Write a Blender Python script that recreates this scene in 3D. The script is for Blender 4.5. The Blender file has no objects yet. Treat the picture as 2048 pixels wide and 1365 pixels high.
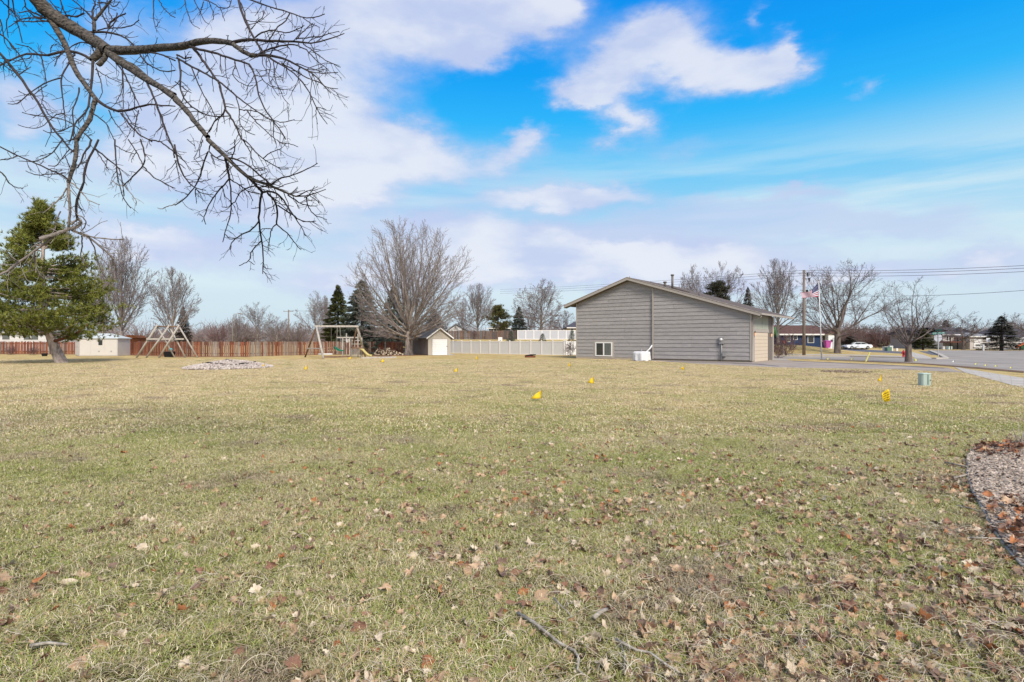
import bpy, math, random
import numpy as np
from mathutils import Vector, Matrix, Euler

random.seed(7)
RNG = np.random.default_rng(11)
R = math.radians
F = 1138.0          # focal length in photograph pixels (20 mm on 36 mm, 2048 px wide)
EYE = 1.5

scene = bpy.context.scene
COL = scene.collection

# ------------------------------------------------------------------ camera, sky, sun, exposure
cam_d = bpy.data.cameras.new("camera")
cam_d.lens = 20.0; cam_d.sensor_width = 36.0; cam_d.clip_start = 0.05; cam_d.clip_end = 6000
cam = bpy.data.objects.new("camera", cam_d); COL.objects.link(cam)
cam.location = (0, 0, EYE); cam.rotation_euler = (R(90), 0, 0)
scene.camera = cam

SUN_AZ = R(158)      # clockwise from +Y (view direction): behind the camera, to the right
SUN_EL = R(42)

def lin(c):
    out = []
    for v in c:
        v = v / 255.0
        out.append(v / 12.92 if v <= 0.04045 else ((v + 0.055) / 1.055) ** 2.4)
    return tuple(out)

def build_world():
    w = bpy.data.worlds.new("World"); scene.world = w; w.use_nodes = True
    nt = w.node_tree; nt.nodes.clear(); N = nt.nodes.new; L = nt.links.new
    out = N('ShaderNodeOutputWorld'); bg = N('ShaderNodeBackground'); bg.inputs['Strength'].default_value = 0.1
    L(bg.outputs[0], out.inputs[0])
    sky = N('ShaderNodeTexSky'); sky.sky_type = 'NISHITA'; sky.sun_disc = False
    sky.sun_elevation = SUN_EL; sky.sun_rotation = SUN_AZ; sky.air_density = 1.0; sky.dust_density = 0.6
    tc = N('ShaderNodeTexCoord'); sep = N('ShaderNodeSeparateXYZ'); L(tc.outputs['Generated'], sep.inputs[0])
    def M(op, a, b=None, c=None):
        n = N('ShaderNodeMath'); n.operation = op
        for i, v in enumerate((a, b, c)):
            if v is None: continue
            if isinstance(v, (int, float)): n.inputs[i].default_value = v
            else: L(v, n.inputs[i])
        return n.outputs[0]
    az = M('ARCTAN2', sep.outputs[0], sep.outputs[1]); el = M('ARCSINE', sep.outputs[2])
    # colour of the clear sky by elevation
    elc = M('DIVIDE', el, math.pi / 2)
    ramp = N('ShaderNodeValToRGB'); L(elc, ramp.inputs[0])
    stops = [(-5, (190, 205, 215)), (0, (203, 224, 238)), (5, (212, 232, 244)), (9, (194, 227, 246)), (12.5, (150, 214, 249)), (17, (98, 201, 252)),
             (21, (42, 184, 255)), (25, (4, 165, 252)), (31, (0, 146, 245)), (45, (0, 120, 225)), (90, (10, 95, 190))]
    els = ramp.color_ramp.elements
    while len(els) < len(stops): els.new(0.5)
    for e, (d, c) in zip(els, stops):
        e.position = max(0.0, d / 90.0); e.color = lin(c) + (1,)
    # cloud field, laid out by azimuth and elevation, edges broken with noise
    noi = N('ShaderNodeTexNoise'); noi.inputs['Scale'].default_value = 3.2; noi.inputs['Detail'].default_value = 6; noi.inputs['Roughness'].default_value = 0.5
    mp = N('ShaderNodeMapping'); mp.inputs['Scale'].default_value = (1, 1, 2.0); L(tc.outputs['Generated'], mp.inputs[0]); L(mp.outputs[0], noi.inputs['Vector'])
    noi2 = N('ShaderNodeTexNoise'); noi2.inputs['Scale'].default_value = 9.0; noi2.inputs['Detail'].default_value = 8; noi2.inputs['Roughness'].default_value = 0.6
    mp2 = N('ShaderNodeMapping'); mp2.inputs['Scale'].default_value = (1, 1, 2.2); mp2.inputs['Location'].default_value = (3.1, 1.7, 0.4)
    L(tc.outputs['Generated'], mp2.inputs[0]); L(mp2.outputs[0], noi2.inputs['Vector'])
    cs = N('ShaderNodeSeparateColor'); L(noi.outputs['Color'], cs.inputs[0])
    cs2 = N('ShaderNodeSeparateColor'); L(noi2.outputs['Color'], cs2.inputs[0])
    def warp(v, big, small, k):
        a = M('MULTIPLY_ADD', M('SUBTRACT', cs.outputs[k], 0.5), big, v)
        return M('MULTIPLY_ADD', M('SUBTRACT', cs2.outputs[k], 0.5), small, a)
    waz = warp(az, 0.15, 0.15, 0); wel = warp(el, 0.10, 0.09, 1)
    comb = N('ShaderNodeCombineXYZ'); L(waz, comb.inputs[0]); L(wel, comb.inputs[1])
    def field(blobs):
        tot = None
        for (px, py, rx, ry, amp) in blobs:
            tx = (px - 1024) / F; tz = (683 - py) / F
            a = math.atan(tx); k = math.sqrt(1 + tx * tx); e = math.atan(tz / k)
            wa = rx / F / (k * k); we = ry / F / k
            s = N('ShaderNodeVectorMath'); s.operation = 'SUBTRACT'; L(comb.outputs[0], s.inputs[0]); s.inputs[1].default_value = (a, e, 0)
            m = N('ShaderNodeVectorMath'); m.operation = 'MULTIPLY'; L(s.outputs[0], m.inputs[0]); m.inputs[1].default_value = (1 / wa, 1 / we, 0)
            d = N('ShaderNodeVectorMath'); d.operation = 'DOT_PRODUCT'; L(m.outputs[0], d.inputs[0]); L(m.outputs[0], d.inputs[1])
            g = M('POWER', 2.718, M('MULTIPLY', d.outputs['Value'], -1.0))
            tot = M('MULTIPLY', g, amp) if tot is None else M('MULTIPLY_ADD', g, amp, tot)
        return tot
    white = field([(760, 30, 150, 70, .9), (930, 20, 180, 80, 1.0), (1060, 30, 80, 50, .8), (960, 115, 55, 30, .5),
                   (1300, 105, 115, 48, .9), (1200, 150, 80, 30, .6), (1430, 150, 110, 40, .8), (1560, 140, 70, 34, .85), (1600, 105, 28, 30, .5),
                   (1545, 35, 22, 20, .35), (1735, 178, 36, 24, .45), (1160, 200, 80, 24, .75), (1225, 255, 50, 26, .55),
                   (560, 120, 130, 120, .9), (430, 90, 110, 80, .7), (660, 250, 130, 70, 1.0), (800, 285, 140, 42, .9), (540, 330, 170, 60, .8),
                   (1045, 290, 46, 26, .75), (40, 215, 120, 45, .7), (230, 40, 90, 60, .5), (330, 320, 120, 50, .6),
                   (335, 500, 140, 40, 1.2), (1090, 515, 200, 46, 1.3), (1260, 540, 170, 32, 1.0), (1000, 400, 150, 22, .5), (1180, 205, 90, 26, .5), (1250, 262, 60, 26, .4), (880, 450, 260, 34, .75), (1180, 388, 120, 28, .8), (700, 380, 120, 24, .5), (120, 600, 200, 40, .4), (1450, 560, 260, 26, .5), (480, 430, 160, 34, .5), (560, 350, 200, 60, .7), (360, 250, 110, 70, .7), (200, 150, 120, 50, .5), (800, 150, 120, 50, .35), (640, 340, 160, 40, .6), (960, 330, 140, 30, .55), (1330, 300, 120, 26, .3), (90, 330, 140, 40, .5), (760, 500, 160, 36, .5), (1600, 560, 260, 24, .5), (780, 560, 260, 40, .5), (1420, 400, 120, 18, .35), (1850, 560, 200, 30, .4), (1600, 385, 110, 16, .55),
                   (1990, 500, 90, 40, .7), (1500, 520, 240, 26, .5), (120, 440, 130, 30, .35), (700, 560, 300, 28, .35),
                   # beyond the frame
                   (-500, 200, 300, 110, .9), (-1300, 300, 600, 60, .8), (2700, 250, 300, 60, .7), (3600, 350, 700, 60, .7)])
    lav = field([(1250, 455, 200, 40, .8), (1480, 440, 150, 40, .7), (1650, 460, 170, 34, .8), (1860, 440, 150, 26, .6), (1980, 500, 130, 46, .7),
                 (700, 415, 150, 22, .5), (480, 500, 100, 30, .5), (60, 470, 100, 40, .3), (1000, 560, 200, 26, .4), (960, 330, 120, 30, .3), (900, 380, 220, 30, .45), (500, 560, 200, 40, .4), (1350, 500, 160, 34, .9), (1600, 430, 260, 30, .6), (1750, 520, 160, 30, .4)])
    # denser white cloud added out of view and overhead, to whiten the fill light
    gen = N('ShaderNodeTexNoise'); gen.inputs['Scale'].default_value = 2.3; gen.inputs['Detail'].default_value = 7; gen.inputs['Roughness'].default_value = 0.52
    mp3 = N('ShaderNodeMapping'); mp3.inputs['Scale'].default_value = (1, 1, 1.8); mp3.inputs['Location'].default_value = (7.7, 2.2, 5.0)
    L(tc.outputs['Generated'], mp3.inputs[0]); L(mp3.outputs[0], gen.inputs['Vector'])
    def sm(v, a, b, c=0.0, d=1.0):
        m = N('ShaderNodeMapRange'); m.interpolation_type = 'SMOOTHSTEP'
        L(v, m.inputs[0]); m.inputs[1].default_value = a; m.inputs[2].default_value = b; m.inputs[3].default_value = c; m.inputs[4].default_value = d
        return m.outputs[0]
    # in the direction of the photograph the clouds are placed; elsewhere noise sets them
    away = sm(M('ABSOLUTE', az), 0.80, 1.1); up = sm(el, 0.55, 0.8)
    outside = M('MAXIMUM', away, up)
    gcl = M('MULTIPLY', sm(gen.outputs[0], 0.34, 0.54), outside)
    wsum = M('ADD', M('MULTIPLY_ADD', M('SUBTRACT', cs2.outputs[2], 0.5), 0.55, white), M('MULTIPLY', M('SUBTRACT', cs.outputs[2], 0.5), 0.5))
    wc = sm(wsum, 0.10, 0.84); wc = M('MAXIMUM', wc, gcl)
    lc = sm(M('MULTIPLY_ADD', M('SUBTRACT', cs2.outputs[0], 0.5), 0.5, lav), 0.15, 1.0)
    # thin pale streaks low in the sky
    st = N('ShaderNodeTexNoise'); st.inputs['Scale'].default_value = 2.4; st.inputs['Detail'].default_value = 5
    mp4 = N('ShaderNodeMapping'); mp4.inputs['Scale'].default_value = (1, 1, 9); L(tc.outputs['Generated'], mp4.inputs[0]); L(mp4.outputs[0], st.inputs['Vector'])
    band = M('MULTIPLY', sm(el, 0.02, 0.12), sm(el, 0.36, 0.20))
    streak = M('MULTIPLY', sm(st.outputs[0], 0.34, 0.60), band)
    def mix(f, a, b):
        m = N('ShaderNodeMix'); m.data_type = 'RGBA'
        if isinstance(f, float): m.inputs[0].default_value = f
        else: L(f, m.inputs[0])
        for i, v in ((6, a), (7, b)):
            if isinstance(v, tuple): m.inputs[i].default_value = v + (1,)
            else: L(v, m.inputs[i])
        return m.outputs[2]
    base = mix(M('MULTIPLY', streak, 0.75), ramp.outputs[0], lin((222, 241, 248)))
    base = mix(M('MULTIPLY', lc, 0.68), base, lin((196, 211, 244)))
    sh = N('ShaderNodeTexNoise'); sh.inputs['Scale'].default_value = 5.5; sh.inputs['Detail'].default_value = 6; mp5 = N('ShaderNodeMapping'); mp5.inputs['Scale'].default_value = (1, 1, 2.4); mp5.inputs['Location'].default_value = (1.3, 8.1, 2.9); L(tc.outputs['Generated'], mp5.inputs[0]); L(mp5.outputs[0], sh.inputs['Vector'])
    ccol = mix(M('MULTIPLY', M('MAXIMUM', sm(wsum, 0.3, 1.0), gcl), sm(sh.outputs[0], 0.34, 0.58, 0.15, 1.0)), lin((193, 206, 242)), lin((236, 240, 251)))
    base = mix(M('MULTIPLY', wc, 0.93), base, ccol)
    # scale to the brightness range of the physical sky and keep a share of it
    sc = N('ShaderNodeVectorMath'); sc.operation = 'SCALE'; L(base, sc.inputs[0]); sc.inputs['Scale'].default_value = 10.0
    fin = mix(0.06, sc.outputs[0], sky.outputs[0])
    L(fin, bg.inputs[0])
    w.cycles.sampling_method = 'MANUAL'; w.cycles.sample_map_resolution = 512
build_world()

sun_d = bpy.data.lights.new("sun", 'SUN'); sun_d.energy = 4.4; sun_d.angle = R(17); sun_d.color = (1.0, 0.93, 0.84)
sun = bpy.data.objects.new("sun", sun_d); COL.objects.link(sun)
sd = Vector((math.sin(SUN_AZ) * math.cos(SUN_EL), math.cos(SUN_AZ) * math.cos(SUN_EL), math.sin(SUN_EL)))
sun.rotation_euler = (-sd).to_track_quat('-Z', 'Y').to_euler()

vs = scene.view_settings
vs.view_transform = 'Standard'; vs.look = 'None'; vs.exposure = 0.0; vs.gamma = 1.0; vs.use_curve_mapping = False
scene.cycles.max_bounces = 5; scene.cycles.diffuse_bounces = 2; scene.cycles.glossy_bounces = 2; scene.cycles.transparent_max_bounces = 6

# ------------------------------------------------------------------ helpers
def ss(a, b, x):
    t = np.clip((np.asarray(x, float) - a) / (b - a), 0, 1); return t * t * (3 - 2 * t)

def gz(x, y):
    """height of the land"""
    x = np.asarray(x, float); y = np.asarray(y, float)
    berm = 1.75 * ss(72, 93, y) * ss(-30, -14, x) * (1 - ss(22, 32, x))
    mound = 1.0 * ss(66, 77, y) * ss(22, 30, x) * (1 - ss(37, 48, x))
    return np.maximum(berm, mound)

def G(px, py):
    Y = EYE * F / (py - 683.0); return ((px - 1024) / F * Y, Y)
def P(px, py, Y):
    return ((px - 1024) / F * Y, Y, EYE - (py - 683) / F * Y)
def X(px, Y): return (px - 1024) / F * Y
def Z(py, Y): return EYE - (py - 683) / F * Y

def mat(name, col, rough=0.8, var=0.15, scale=6.0, col2=None, bump=0.0, bscale=40.0, metal=0.0, stretch=None, island=0.0, space='Object', emit=None, spec=0.3, detail=5):
    m = bpy.data.materials.new(name); m.use_nodes = True
    nt = m.node_tree; N = nt.nodes.new; L = nt.links.new
    b = nt.nodes['Principled BSDF']; b.inputs['Roughness'].default_value = rough; b.inputs['Metallic'].default_value = metal
    b.inputs['Specular IOR Level'].default_value = spec
    c = lin(col); c2 = lin(col2) if col2 else tuple(v * (1 - 2 * var) for v in c)
    tc = N('ShaderNodeTexCoord'); no = N('ShaderNodeTexNoise'); no.inputs['Scale'].default_value = scale; no.inputs['Detail'].default_value = detail
    vec = tc.outputs['Object']
    if space == 'World':
        ge = N('ShaderNodeNewGeometry'); vec = ge.outputs['Position']
    if stretch:
        mp = N('ShaderNodeMapping'); mp.inputs['Scale'].default_value = stretch; L(vec, mp.inputs[0]); vec = mp.outputs[0]
    L(vec, no.inputs['Vector'])
    mr = N('ShaderNodeMapRange'); mr.inputs[1].default_value = 0.3; mr.inputs[2].default_value = 0.7; L(no.outputs[0], mr.inputs[0])
    mx = N('ShaderNodeMix'); mx.data_type = 'RGBA'; L(mr.outputs[0], mx.inputs[0])
    mx.inputs[6].default_value = c + (1,); mx.inputs[7].default_value = c2 + (1,)
    res = mx.outputs[2]
    if island > 0:
        ge = N('ShaderNodeNewGeometry'); oi = N('ShaderNodeObjectInfo')
        ad = N('ShaderNodeMath'); ad.operation = 'ADD'; L(ge.outputs['Random Per Island'], ad.inputs[0]); L(oi.outputs['Random'], ad.inputs[1])
        fr = N('ShaderNodeMath'); fr.operation = 'FRACT'; L(ad.outputs[0], fr.inputs[0])
        r2 = N('ShaderNodeMapRange'); L(fr.outputs[0], r2.inputs[0]); r2.inputs[3].default_value = 1 - island; r2.inputs[4].default_value = 1 + island
        hs = N('ShaderNodeHueSaturation'); L(r2.outputs[0], hs.inputs['Value']); L(res, hs.inputs['Color']); res = hs.outputs[0]
    L(res, b.inputs['Base Color'])
    if bump > 0:
        nb = N('ShaderNodeTexNoise'); nb.inputs['Scale'].default_value = bscale; nb.inputs['Detail'].default_value = 6; L(vec, nb.inputs['Vector'])
        bp = N('ShaderNodeBump'); bp.inputs['Strength'].default_value = bump; bp.inputs['Distance'].default_value = 0.02
        L(nb.outputs[0], bp.inputs['Height']); L(bp.outputs[0], b.inputs['Normal'])
    if emit:
        b.inputs['Emission Color'].default_value = lin(emit[0]) + (1,); b.inputs['Emission Strength'].default_value = emit[1]
    return m

class MB:
    def __init__(s): s.v = []; s.f = []; s.mi = []; s.cur = 0
    def add(s, vs_, fs_):
        o = len(s.v); s.v += [tuple(map(float, v)) for v in vs_]; s.f += [tuple(o + i for i in f) for f in fs_]; s.mi += [s.cur] * len(fs_); return s
    def box(s, lo, hi, M=None):
        (a, b, c), (d, e, f) = lo, hi
        vv = [(a, b, c), (d, b, c), (d, e, c), (a, e, c), (a, b, f), (d, b, f), (d, e, f), (a, e, f)]
        if M is not None: vv = [tuple(M @ Vector(v)) for v in vv]
        return s.add(vv, [(0, 3, 2, 1), (4, 5, 6, 7), (0, 1, 5, 4), (1, 2, 6, 5), (2, 3, 7, 6), (3, 0, 4, 7)])
    def bar(s, p, q, w, h=None, up=(0, 0, 1)):
        h = h or w; p = Vector(p); q = Vector(q); d = (q - p); L_ = d.length; d.normalize(); u = Vector(up)
        if abs(d.dot(u)) > 0.98: u = Vector((0, 1, 0))
        sx = d.cross(u).normalized(); uz = sx.cross(d)
        vv = []
        for c in (p, q):
            for a, b in ((-1, -1), (1, -1), (1, 1), (-1, 1)): vv.append(c + sx * (a * w / 2) + uz * (b * h / 2))
        return s.add(vv, [(3, 2, 1, 0), (4, 5, 6, 7), (0, 1, 5, 4), (1, 2, 6, 5), (2, 3, 7, 6), (3, 0, 4, 7)])
    def prism(s, poly, ext):
        n = len(poly); e = Vector(ext)
        vv = [Vector(p) for p in poly]; vv += [v + e for v in vv]
        return s.add(vv, [tuple(range(n))[::-1], tuple(range(n, 2 * n))] + [(i, (i + 1) % n, (i + 1) % n + n, i + n) for i in range(n)])
    def tube(s, pts, rad, sides=6, cap=True):
        pts = [Vector(p) for p in pts]; n = len(pts)
        if not hasattr(rad, '__len__'): rad = [rad] * n
        o = len(s.v); ref = None
        for i, p in enumerate(pts):
            t = (pts[min(i + 1, n - 1)] - pts[max(i - 1, 0)]).normalized()
            if ref is None: ref = Vector((0, 0, 1)) if abs(t.z) < 0.9 else Vector((1, 0, 0))
            a = t.cross(ref).normalized(); b = t.cross(a)
            for k in range(sides):
                th = 2 * math.pi * k / sides; s.v.append(tuple(p + (a * math.cos(th) + b * math.sin(th)) * rad[i]))
        fs_ = []
        for i in range(n - 1):
            for k in range(sides):
                fs_.append((o + i * sides + k, o + i * sides + (k + 1) % sides, o + (i + 1) * sides + (k + 1) % sides, o + (i + 1) * sides + k))
        if cap: fs_ += [tuple(o + k for k in range(sides))[::-1], tuple(o + (n - 1) * sides + k for k in range(sides))]
        s.f += fs_; s.mi += [s.cur] * len(fs_); return s
    def build(s, name, mats, parent=None, smooth=False, loc=None):
        me = bpy.data.meshes.new(name); me.from_pydata(s.v, [], s.f)
        for m in (mats if isinstance(mats, (list, tuple)) else [mats]): me.materials.append(m)
        if isinstance(mats, (list, tuple)) and len(mats) > 1: me.polygons.foreach_set('material_index', s.mi)
        if smooth: me.shade_smooth()
        return link(name, me, parent, loc)

def link(name, me, parent=None, loc=None):
    o = bpy.data.objects.new(name, me); COL.objects.link(o)
    if parent is not None: o.parent = parent
    if loc is not None: o.location = loc
    return o

def tag(o, label=None, cat=None, group=None, kind=None):
    if label: o['label'] = label
    if cat: o['category'] = cat
    if group: o['group'] = group
    if kind: o['kind'] = kind
    return o

def thing(name, label, cat, loc=(0, 0, 0), rz=0.0, group=None, scale=None):
    o = bpy.data.objects.new(name, None); COL.objects.link(o); o.location = loc; o.rotation_euler = (0, 0, rz)
    o.empty_display_size = 0.2
    if scale: o.scale = scale
    return tag(o, label, cat, group)

def copy_tree(o, parent=None):
    c = o.copy(); COL.objects.link(c); c.parent = parent
    for ch in list(o.children): copy_tree(ch, c)
    return c

def raw_mesh(name, verts, faces, mats, smooth=False):
    """verts (n,3) array, faces (m,k) array of equal-sided faces"""
    me = bpy.data.meshes.new(name); verts = np.asarray(verts, np.float32); faces = np.asarray(faces, np.int32)
    m, k = faces.shape
    me.vertices.add(len(verts)); me.vertices.foreach_set('co', verts.ravel())
    me.loops.add(m * k); me.loops.foreach_set('vertex_index', faces.ravel())
    me.polygons.add(m); me.polygons.foreach_set('loop_start', np.arange(0, m * k, k, dtype=np.int32))
    me.update(calc_edges=True)
    for mm in (mats if isinstance(mats, (list, tuple)) else [mats]): me.materials.append(mm)
    if smooth: me.shade_smooth()
    return me

# ------------------------------------------------------------------ vectorised tubes and bare trees
def tubes(groups, sides=4):
    """groups: list of (pts (N,K,3), rad (N,K)) -> verts, faces"""
    V = []; Fq = []; off = 0
    for pts, rad, sd_ in groups:
        N, K, _ = pts.shape
        if N == 0: continue
        t = np.gradient(pts, axis=1); t /= np.linalg.norm(t, axis=2, keepdims=True) + 1e-9
        mean = t.mean(axis=1); ref = np.where(np.abs(mean[:, 2:3]) < 0.8, np.array([[0, 0, 1.0]]), np.array([[1.0, 0, 0]]))
        ref = np.repeat(ref[:, None, :], K, axis=1)
        a = np.cross(t, ref); a /= np.linalg.norm(a, axis=2, keepdims=True) + 1e-9; b = np.cross(t, a)
        th = np.arange(sd_) * 2 * np.pi / sd_
        ring = pts[:, :, None, :] + rad[:, :, None, None] * (a[:, :, None, :] * np.cos(th)[None, None, :, None] + b[:, :, None, :] * np.sin(th)[None, None, :, None])
        V.append(ring.reshape(-1, 3))
        n = np.arange(N)[:, None, None] * K * sd_; k = np.arange(K - 1)[None, :, None] * sd_; s = np.arange(sd_)[None, None, :]
        s2 = (s + 1) % sd_
        f = np.stack([n + k + s, n + k + s2, n + k + sd_ + s2, n + k + sd_ + s], axis=-1) + off
        Fq.append(f.reshape(-1, 4)); off += N * K * sd_
    return np.concatenate(V), np.concatenate(Fq)

def unit(v): return v / (np.linalg.norm(v, axis=-1, keepdims=True) + 1e-9)

def grow(pos, d, length, r0, r1, segs, wob, trop, rng):
    N = len(pos); pts = [pos]; ds = [d]; p = pos; dd = d
    for k in range(segs):
        dd = unit(dd + rng.normal(0, wob, (N, 3)) + np.array([0, 0, 1.0]) * trop)
        p = p + dd * (length / segs)[:, None]; pts.append(p); ds.append(dd)
    pts = np.stack(pts, 1); ds = np.stack(ds, 1)
    tt = np.linspace(0, 1, segs + 1)[None, :]; rad = r0[:, None] * (1 - tt) + r1[:, None] * tt
    return pts, ds, rad

def spawn(pts, ds, rad, length, M, t0, t1, ang, angv, rng, rratio):
    N, K, _ = pts.shape
    t = t0 + (t1 - t0) * (np.arange(M)[None, :] + rng.uniform(0.1, 0.9, (N, M))) / M
    f = t * (K - 1); i = np.clip(f.astype(int), 0, K - 2); w = (f - i)[..., None]; n = np.arange(N)[:, None]
    p = pts[n, i] * (1 - w) + pts[n, i + 1] * w; d = ds[n, i + 1]; r = rad[n, i] * (1 - w[..., 0]) + rad[n, i + 1] * w[..., 0]
    perp = unit(np.cross(d, rng.normal(0, 1, d.shape))); a = (ang + rng.normal(0, angv, t.shape))[..., None]
    nd = d * np.cos(a) + perp * np.sin(a)
    L_ = np.repeat(length[:, None], M, 1)
    return p.reshape(-1, 3), nd.reshape(-1, 3), t.reshape(-1), L_.reshape(-1), (r * rratio).reshape(-1)

def exit_dist(p, d, c, rr):
    q = (p - c) / rr; e = d / rr
    A = (e * e).sum(1); B = (q * e).sum(1); C_ = (q * q).sum(1) - 1
    disc = np.maximum(B * B - A * C_, 0); return np.maximum((-B + np.sqrt(disc)) / A, 0.05)

def bare_tree_mesh(seed, H, Rr, trunk_h, trunk_r, n1=12, counts=(9, 7, 5), spread=(12, 75), wob=0.07, trop=0.07, base=0.25, twig=0.018, ratios=(0.62, 0.5, 0.42), angs=(36, 36, 38), bark=None, lean=0.0, cz=None, tcol=None):
    rng = np.random.default_rng(seed)
    c = np.array([0, 0, cz if cz is not None else (H + trunk_h * 0.6) / 2]); rz_ = H - c[2]; env = np.array([Rr, Rr, rz_])
    # trunk
    tp = np.array([[0, 0, -0.15], [lean * .2, 0, trunk_h * .08], [lean * .5, 0, trunk_h * .5], [lean, 0, trunk_h], [lean * 1.1, 0.05, trunk_h * 1.0 + (H - trunk_h) * base]])
    tr = np.array([trunk_r * 1.5, trunk_r * 1.12, trunk_r, trunk_r * 0.95, trunk_r * 0.45])
    # limbs
    k = np.arange(n1); az = k * 2.399 + rng.uniform(0, 6.3) + rng.normal(0, .2, n1)
    inc = np.radians(spread[0] + (spread[1] - spread[0]) * ((k + 0.5) / n1) ** 0.8 + rng.normal(0, 4, n1))
    d = np.stack([np.sin(inc) * np.cos(az), np.sin(inc) * np.sin(az), np.cos(inc)], 1)
    zz = trunk_h * (0.85 + 0.1 * rng.uniform(size=n1)) + (1 - (k + 0.5) / n1) * (H - trunk_h) * base * 0.9
    p = np.stack([np.full(n1, lean), np.zeros(n1), zz], 1)
    L_ = exit_dist(p, d, c, env) * rng.uniform(0.86, 1.0, n1)
    r0 = trunk_r * rng.uniform(0.24, 0.42, n1)
    pts, ds, rad = grow(p, d, L_, r0, r0 * 0.10, 10, wob, trop, rng)
    limbs = [(pts, rad, 6)]; crown = []
    length = L_
    cur = (pts, ds, rad, length)
    nseg = (6, 4, 3); sides = (4, 3, 3)
    for lev in range(len(counts)):
        p, nd, t, PL, r = spawn(*cur, counts[lev], (0.18, 0.15, 0.15)[lev], 0.97, math.radians(angs[lev]), 0.2, rng, (0.45, 0.55, 0.7)[lev])
        ex = exit_dist(p, unit(nd + np.array([0, 0, trop * 3])), c, env)
        ln = np.minimum(PL * ratios[lev] * (1.15 - 0.75 * t) * rng.uniform(0.6, 1.2, len(t)), ex * rng.uniform(0.85, 1.08, len(t)) + 0.15)
        r = np.maximum(r, twig); pts, ds, rad = grow(p, nd, ln, r, np.maximum(r * 0.25, twig * 0.55), nseg[lev], wob * (1.2, 1.3, 1.5)[lev], trop * 1.1, rng)
        crown.append((pts, rad, sides[lev])); cur = (pts, ds, rad, ln)
    tv, tf = tubes([(tp[None], tr[None], 10)] + limbs)
    cv, cf = tubes(crown)
    return (raw_mesh('trunk', tv, tf, bark, True), raw_mesh('crown', cv, cf, tcol or bark, False))

def place_tree(meshes, name, label, cat, loc, scale=(1, 1, 1), rz=0.0, group=None):
    r = thing(name, label, cat, loc, rz, group, scale)
    link('trunk', meshes[0], r); link('crown', meshes[1], r)
    return r

# ------------------------------------------------------------------ lawn colour, shared by the soil sheet and the blades
def lawn_nodes(nt, blades):
    N = nt.nodes.new; L = nt.links.new
    ge = N('ShaderNodeNewGeometry'); pos = ge.outputs['Position']
    def noise(scale, loc=(0, 0, 0), st=(1, 1, 1), det=5, rough=0.55):
        mp = N('ShaderNodeMapping'); mp.inputs['Location'].default_value = loc; mp.inputs['Scale'].default_value = st; L(pos, mp.inputs[0])
        n = N('ShaderNodeTexNoise'); n.inputs['Scale'].default_value = scale; n.inputs['Detail'].default_value = det; n.inputs['Roughness'].default_value = rough; L(mp.outputs[0], n.inputs['Vector'])
        return n.outputs[0]
    def mr(v, a, b, c=0.0, d=1.0):
        m = N('ShaderNodeMapRange'); m.inputs[1].default_value = a; m.inputs[2].default_value = b; m.inputs[3].default_value = c; m.inputs[4].default_value = d; L(v, m.inputs[0]); return m.outputs[0]
    def M(op, a, b):
        m = N('ShaderNodeMath'); m.operation = op
        for i, v in enumerate((a, b)):
            if isinstance(v, (int, float)): m.inputs[i].default_value = v
            else: L(v, m.inputs[i])
        return m.outputs[0]
    def mix(f, a, b):
        m = N('ShaderNodeMix'); m.data_type = 'RGBA'
        if isinstance(f, float): m.inputs[0].default_value = f
        else: L(f, m.inputs[0])
        for i, v in ((6, a), (7, b)):
            if isinstance(v, tuple): m.inputs[i].default_value = v + (1,)
            else: L(v, m.inputs[i])
        return m.outputs[2]
    sep = N('ShaderNodeSeparateXYZ'); L(pos, sep.inputs[0])
    big = noise(0.22, (3, 1, 0)); mid = noise(1.1, (9, 4, 0)); fine = noise(7.0, (1, 2, 0), det=8, rough=0.7); vfine = noise(45.0, (0, 5, 0), det=6, rough=0.75)
    far = mr(sep.outputs[1], 7.0, 20.0)                       # the lawn is drier away from the shade tree
    left = M('MULTIPLY', mr(sep.outputs[0], -4.0, -12.0), 0.18)
    dry = M('ADD', M('ADD', M('MULTIPLY', M('SUBTRACT', big, 0.5), 1.5), M('MULTIPLY', M('SUBTRACT', mid, 0.5), 1.5)), M('MULTIPLY', far, 0.52))
    dry = M('ADD', M('ADD', dry, left), M('MULTIPLY', M('SUBTRACT', fine, 0.5), 1.5 if not blades else 0.4))
    stripe = M('SINE', M('ADD', M('MULTIPLY', sep.outputs[0], 2.9), M('MULTIPLY', sep.outputs[1], 1.1)), 0.0)
    dry = M('ADD', dry, M('MULTIPLY', M('MULTIPLY', stripe, 0.20), M('MULTIPLY', mr(sep.outputs[0], -7.0, -12.0), mr(sep.outputs[1], 12.0, 18.0))))
    dry = mr(dry, -0.42, 0.62)
    bare = M('MULTIPLY', mr(noise(0.75, (50, 20, 0), det=7, rough=0.65), 0.53, 0.66), 0.75)
    return dict(N=N, L=L, mr=mr, M=M, mix=mix, dry=dry, fine=fine, vfine=vfine, big=big, mid=mid, ge=ge, sep=sep, noise=noise, far=far, bare=bare)

GREEN = lin((124, 136, 52)); GREEN2 = lin((172, 176, 104)); STRAW = lin((214, 190, 126)); PALE = lin((222, 208, 168)); THATCH = lin((138, 118, 88)); RUST = lin((150, 104, 62))

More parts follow.
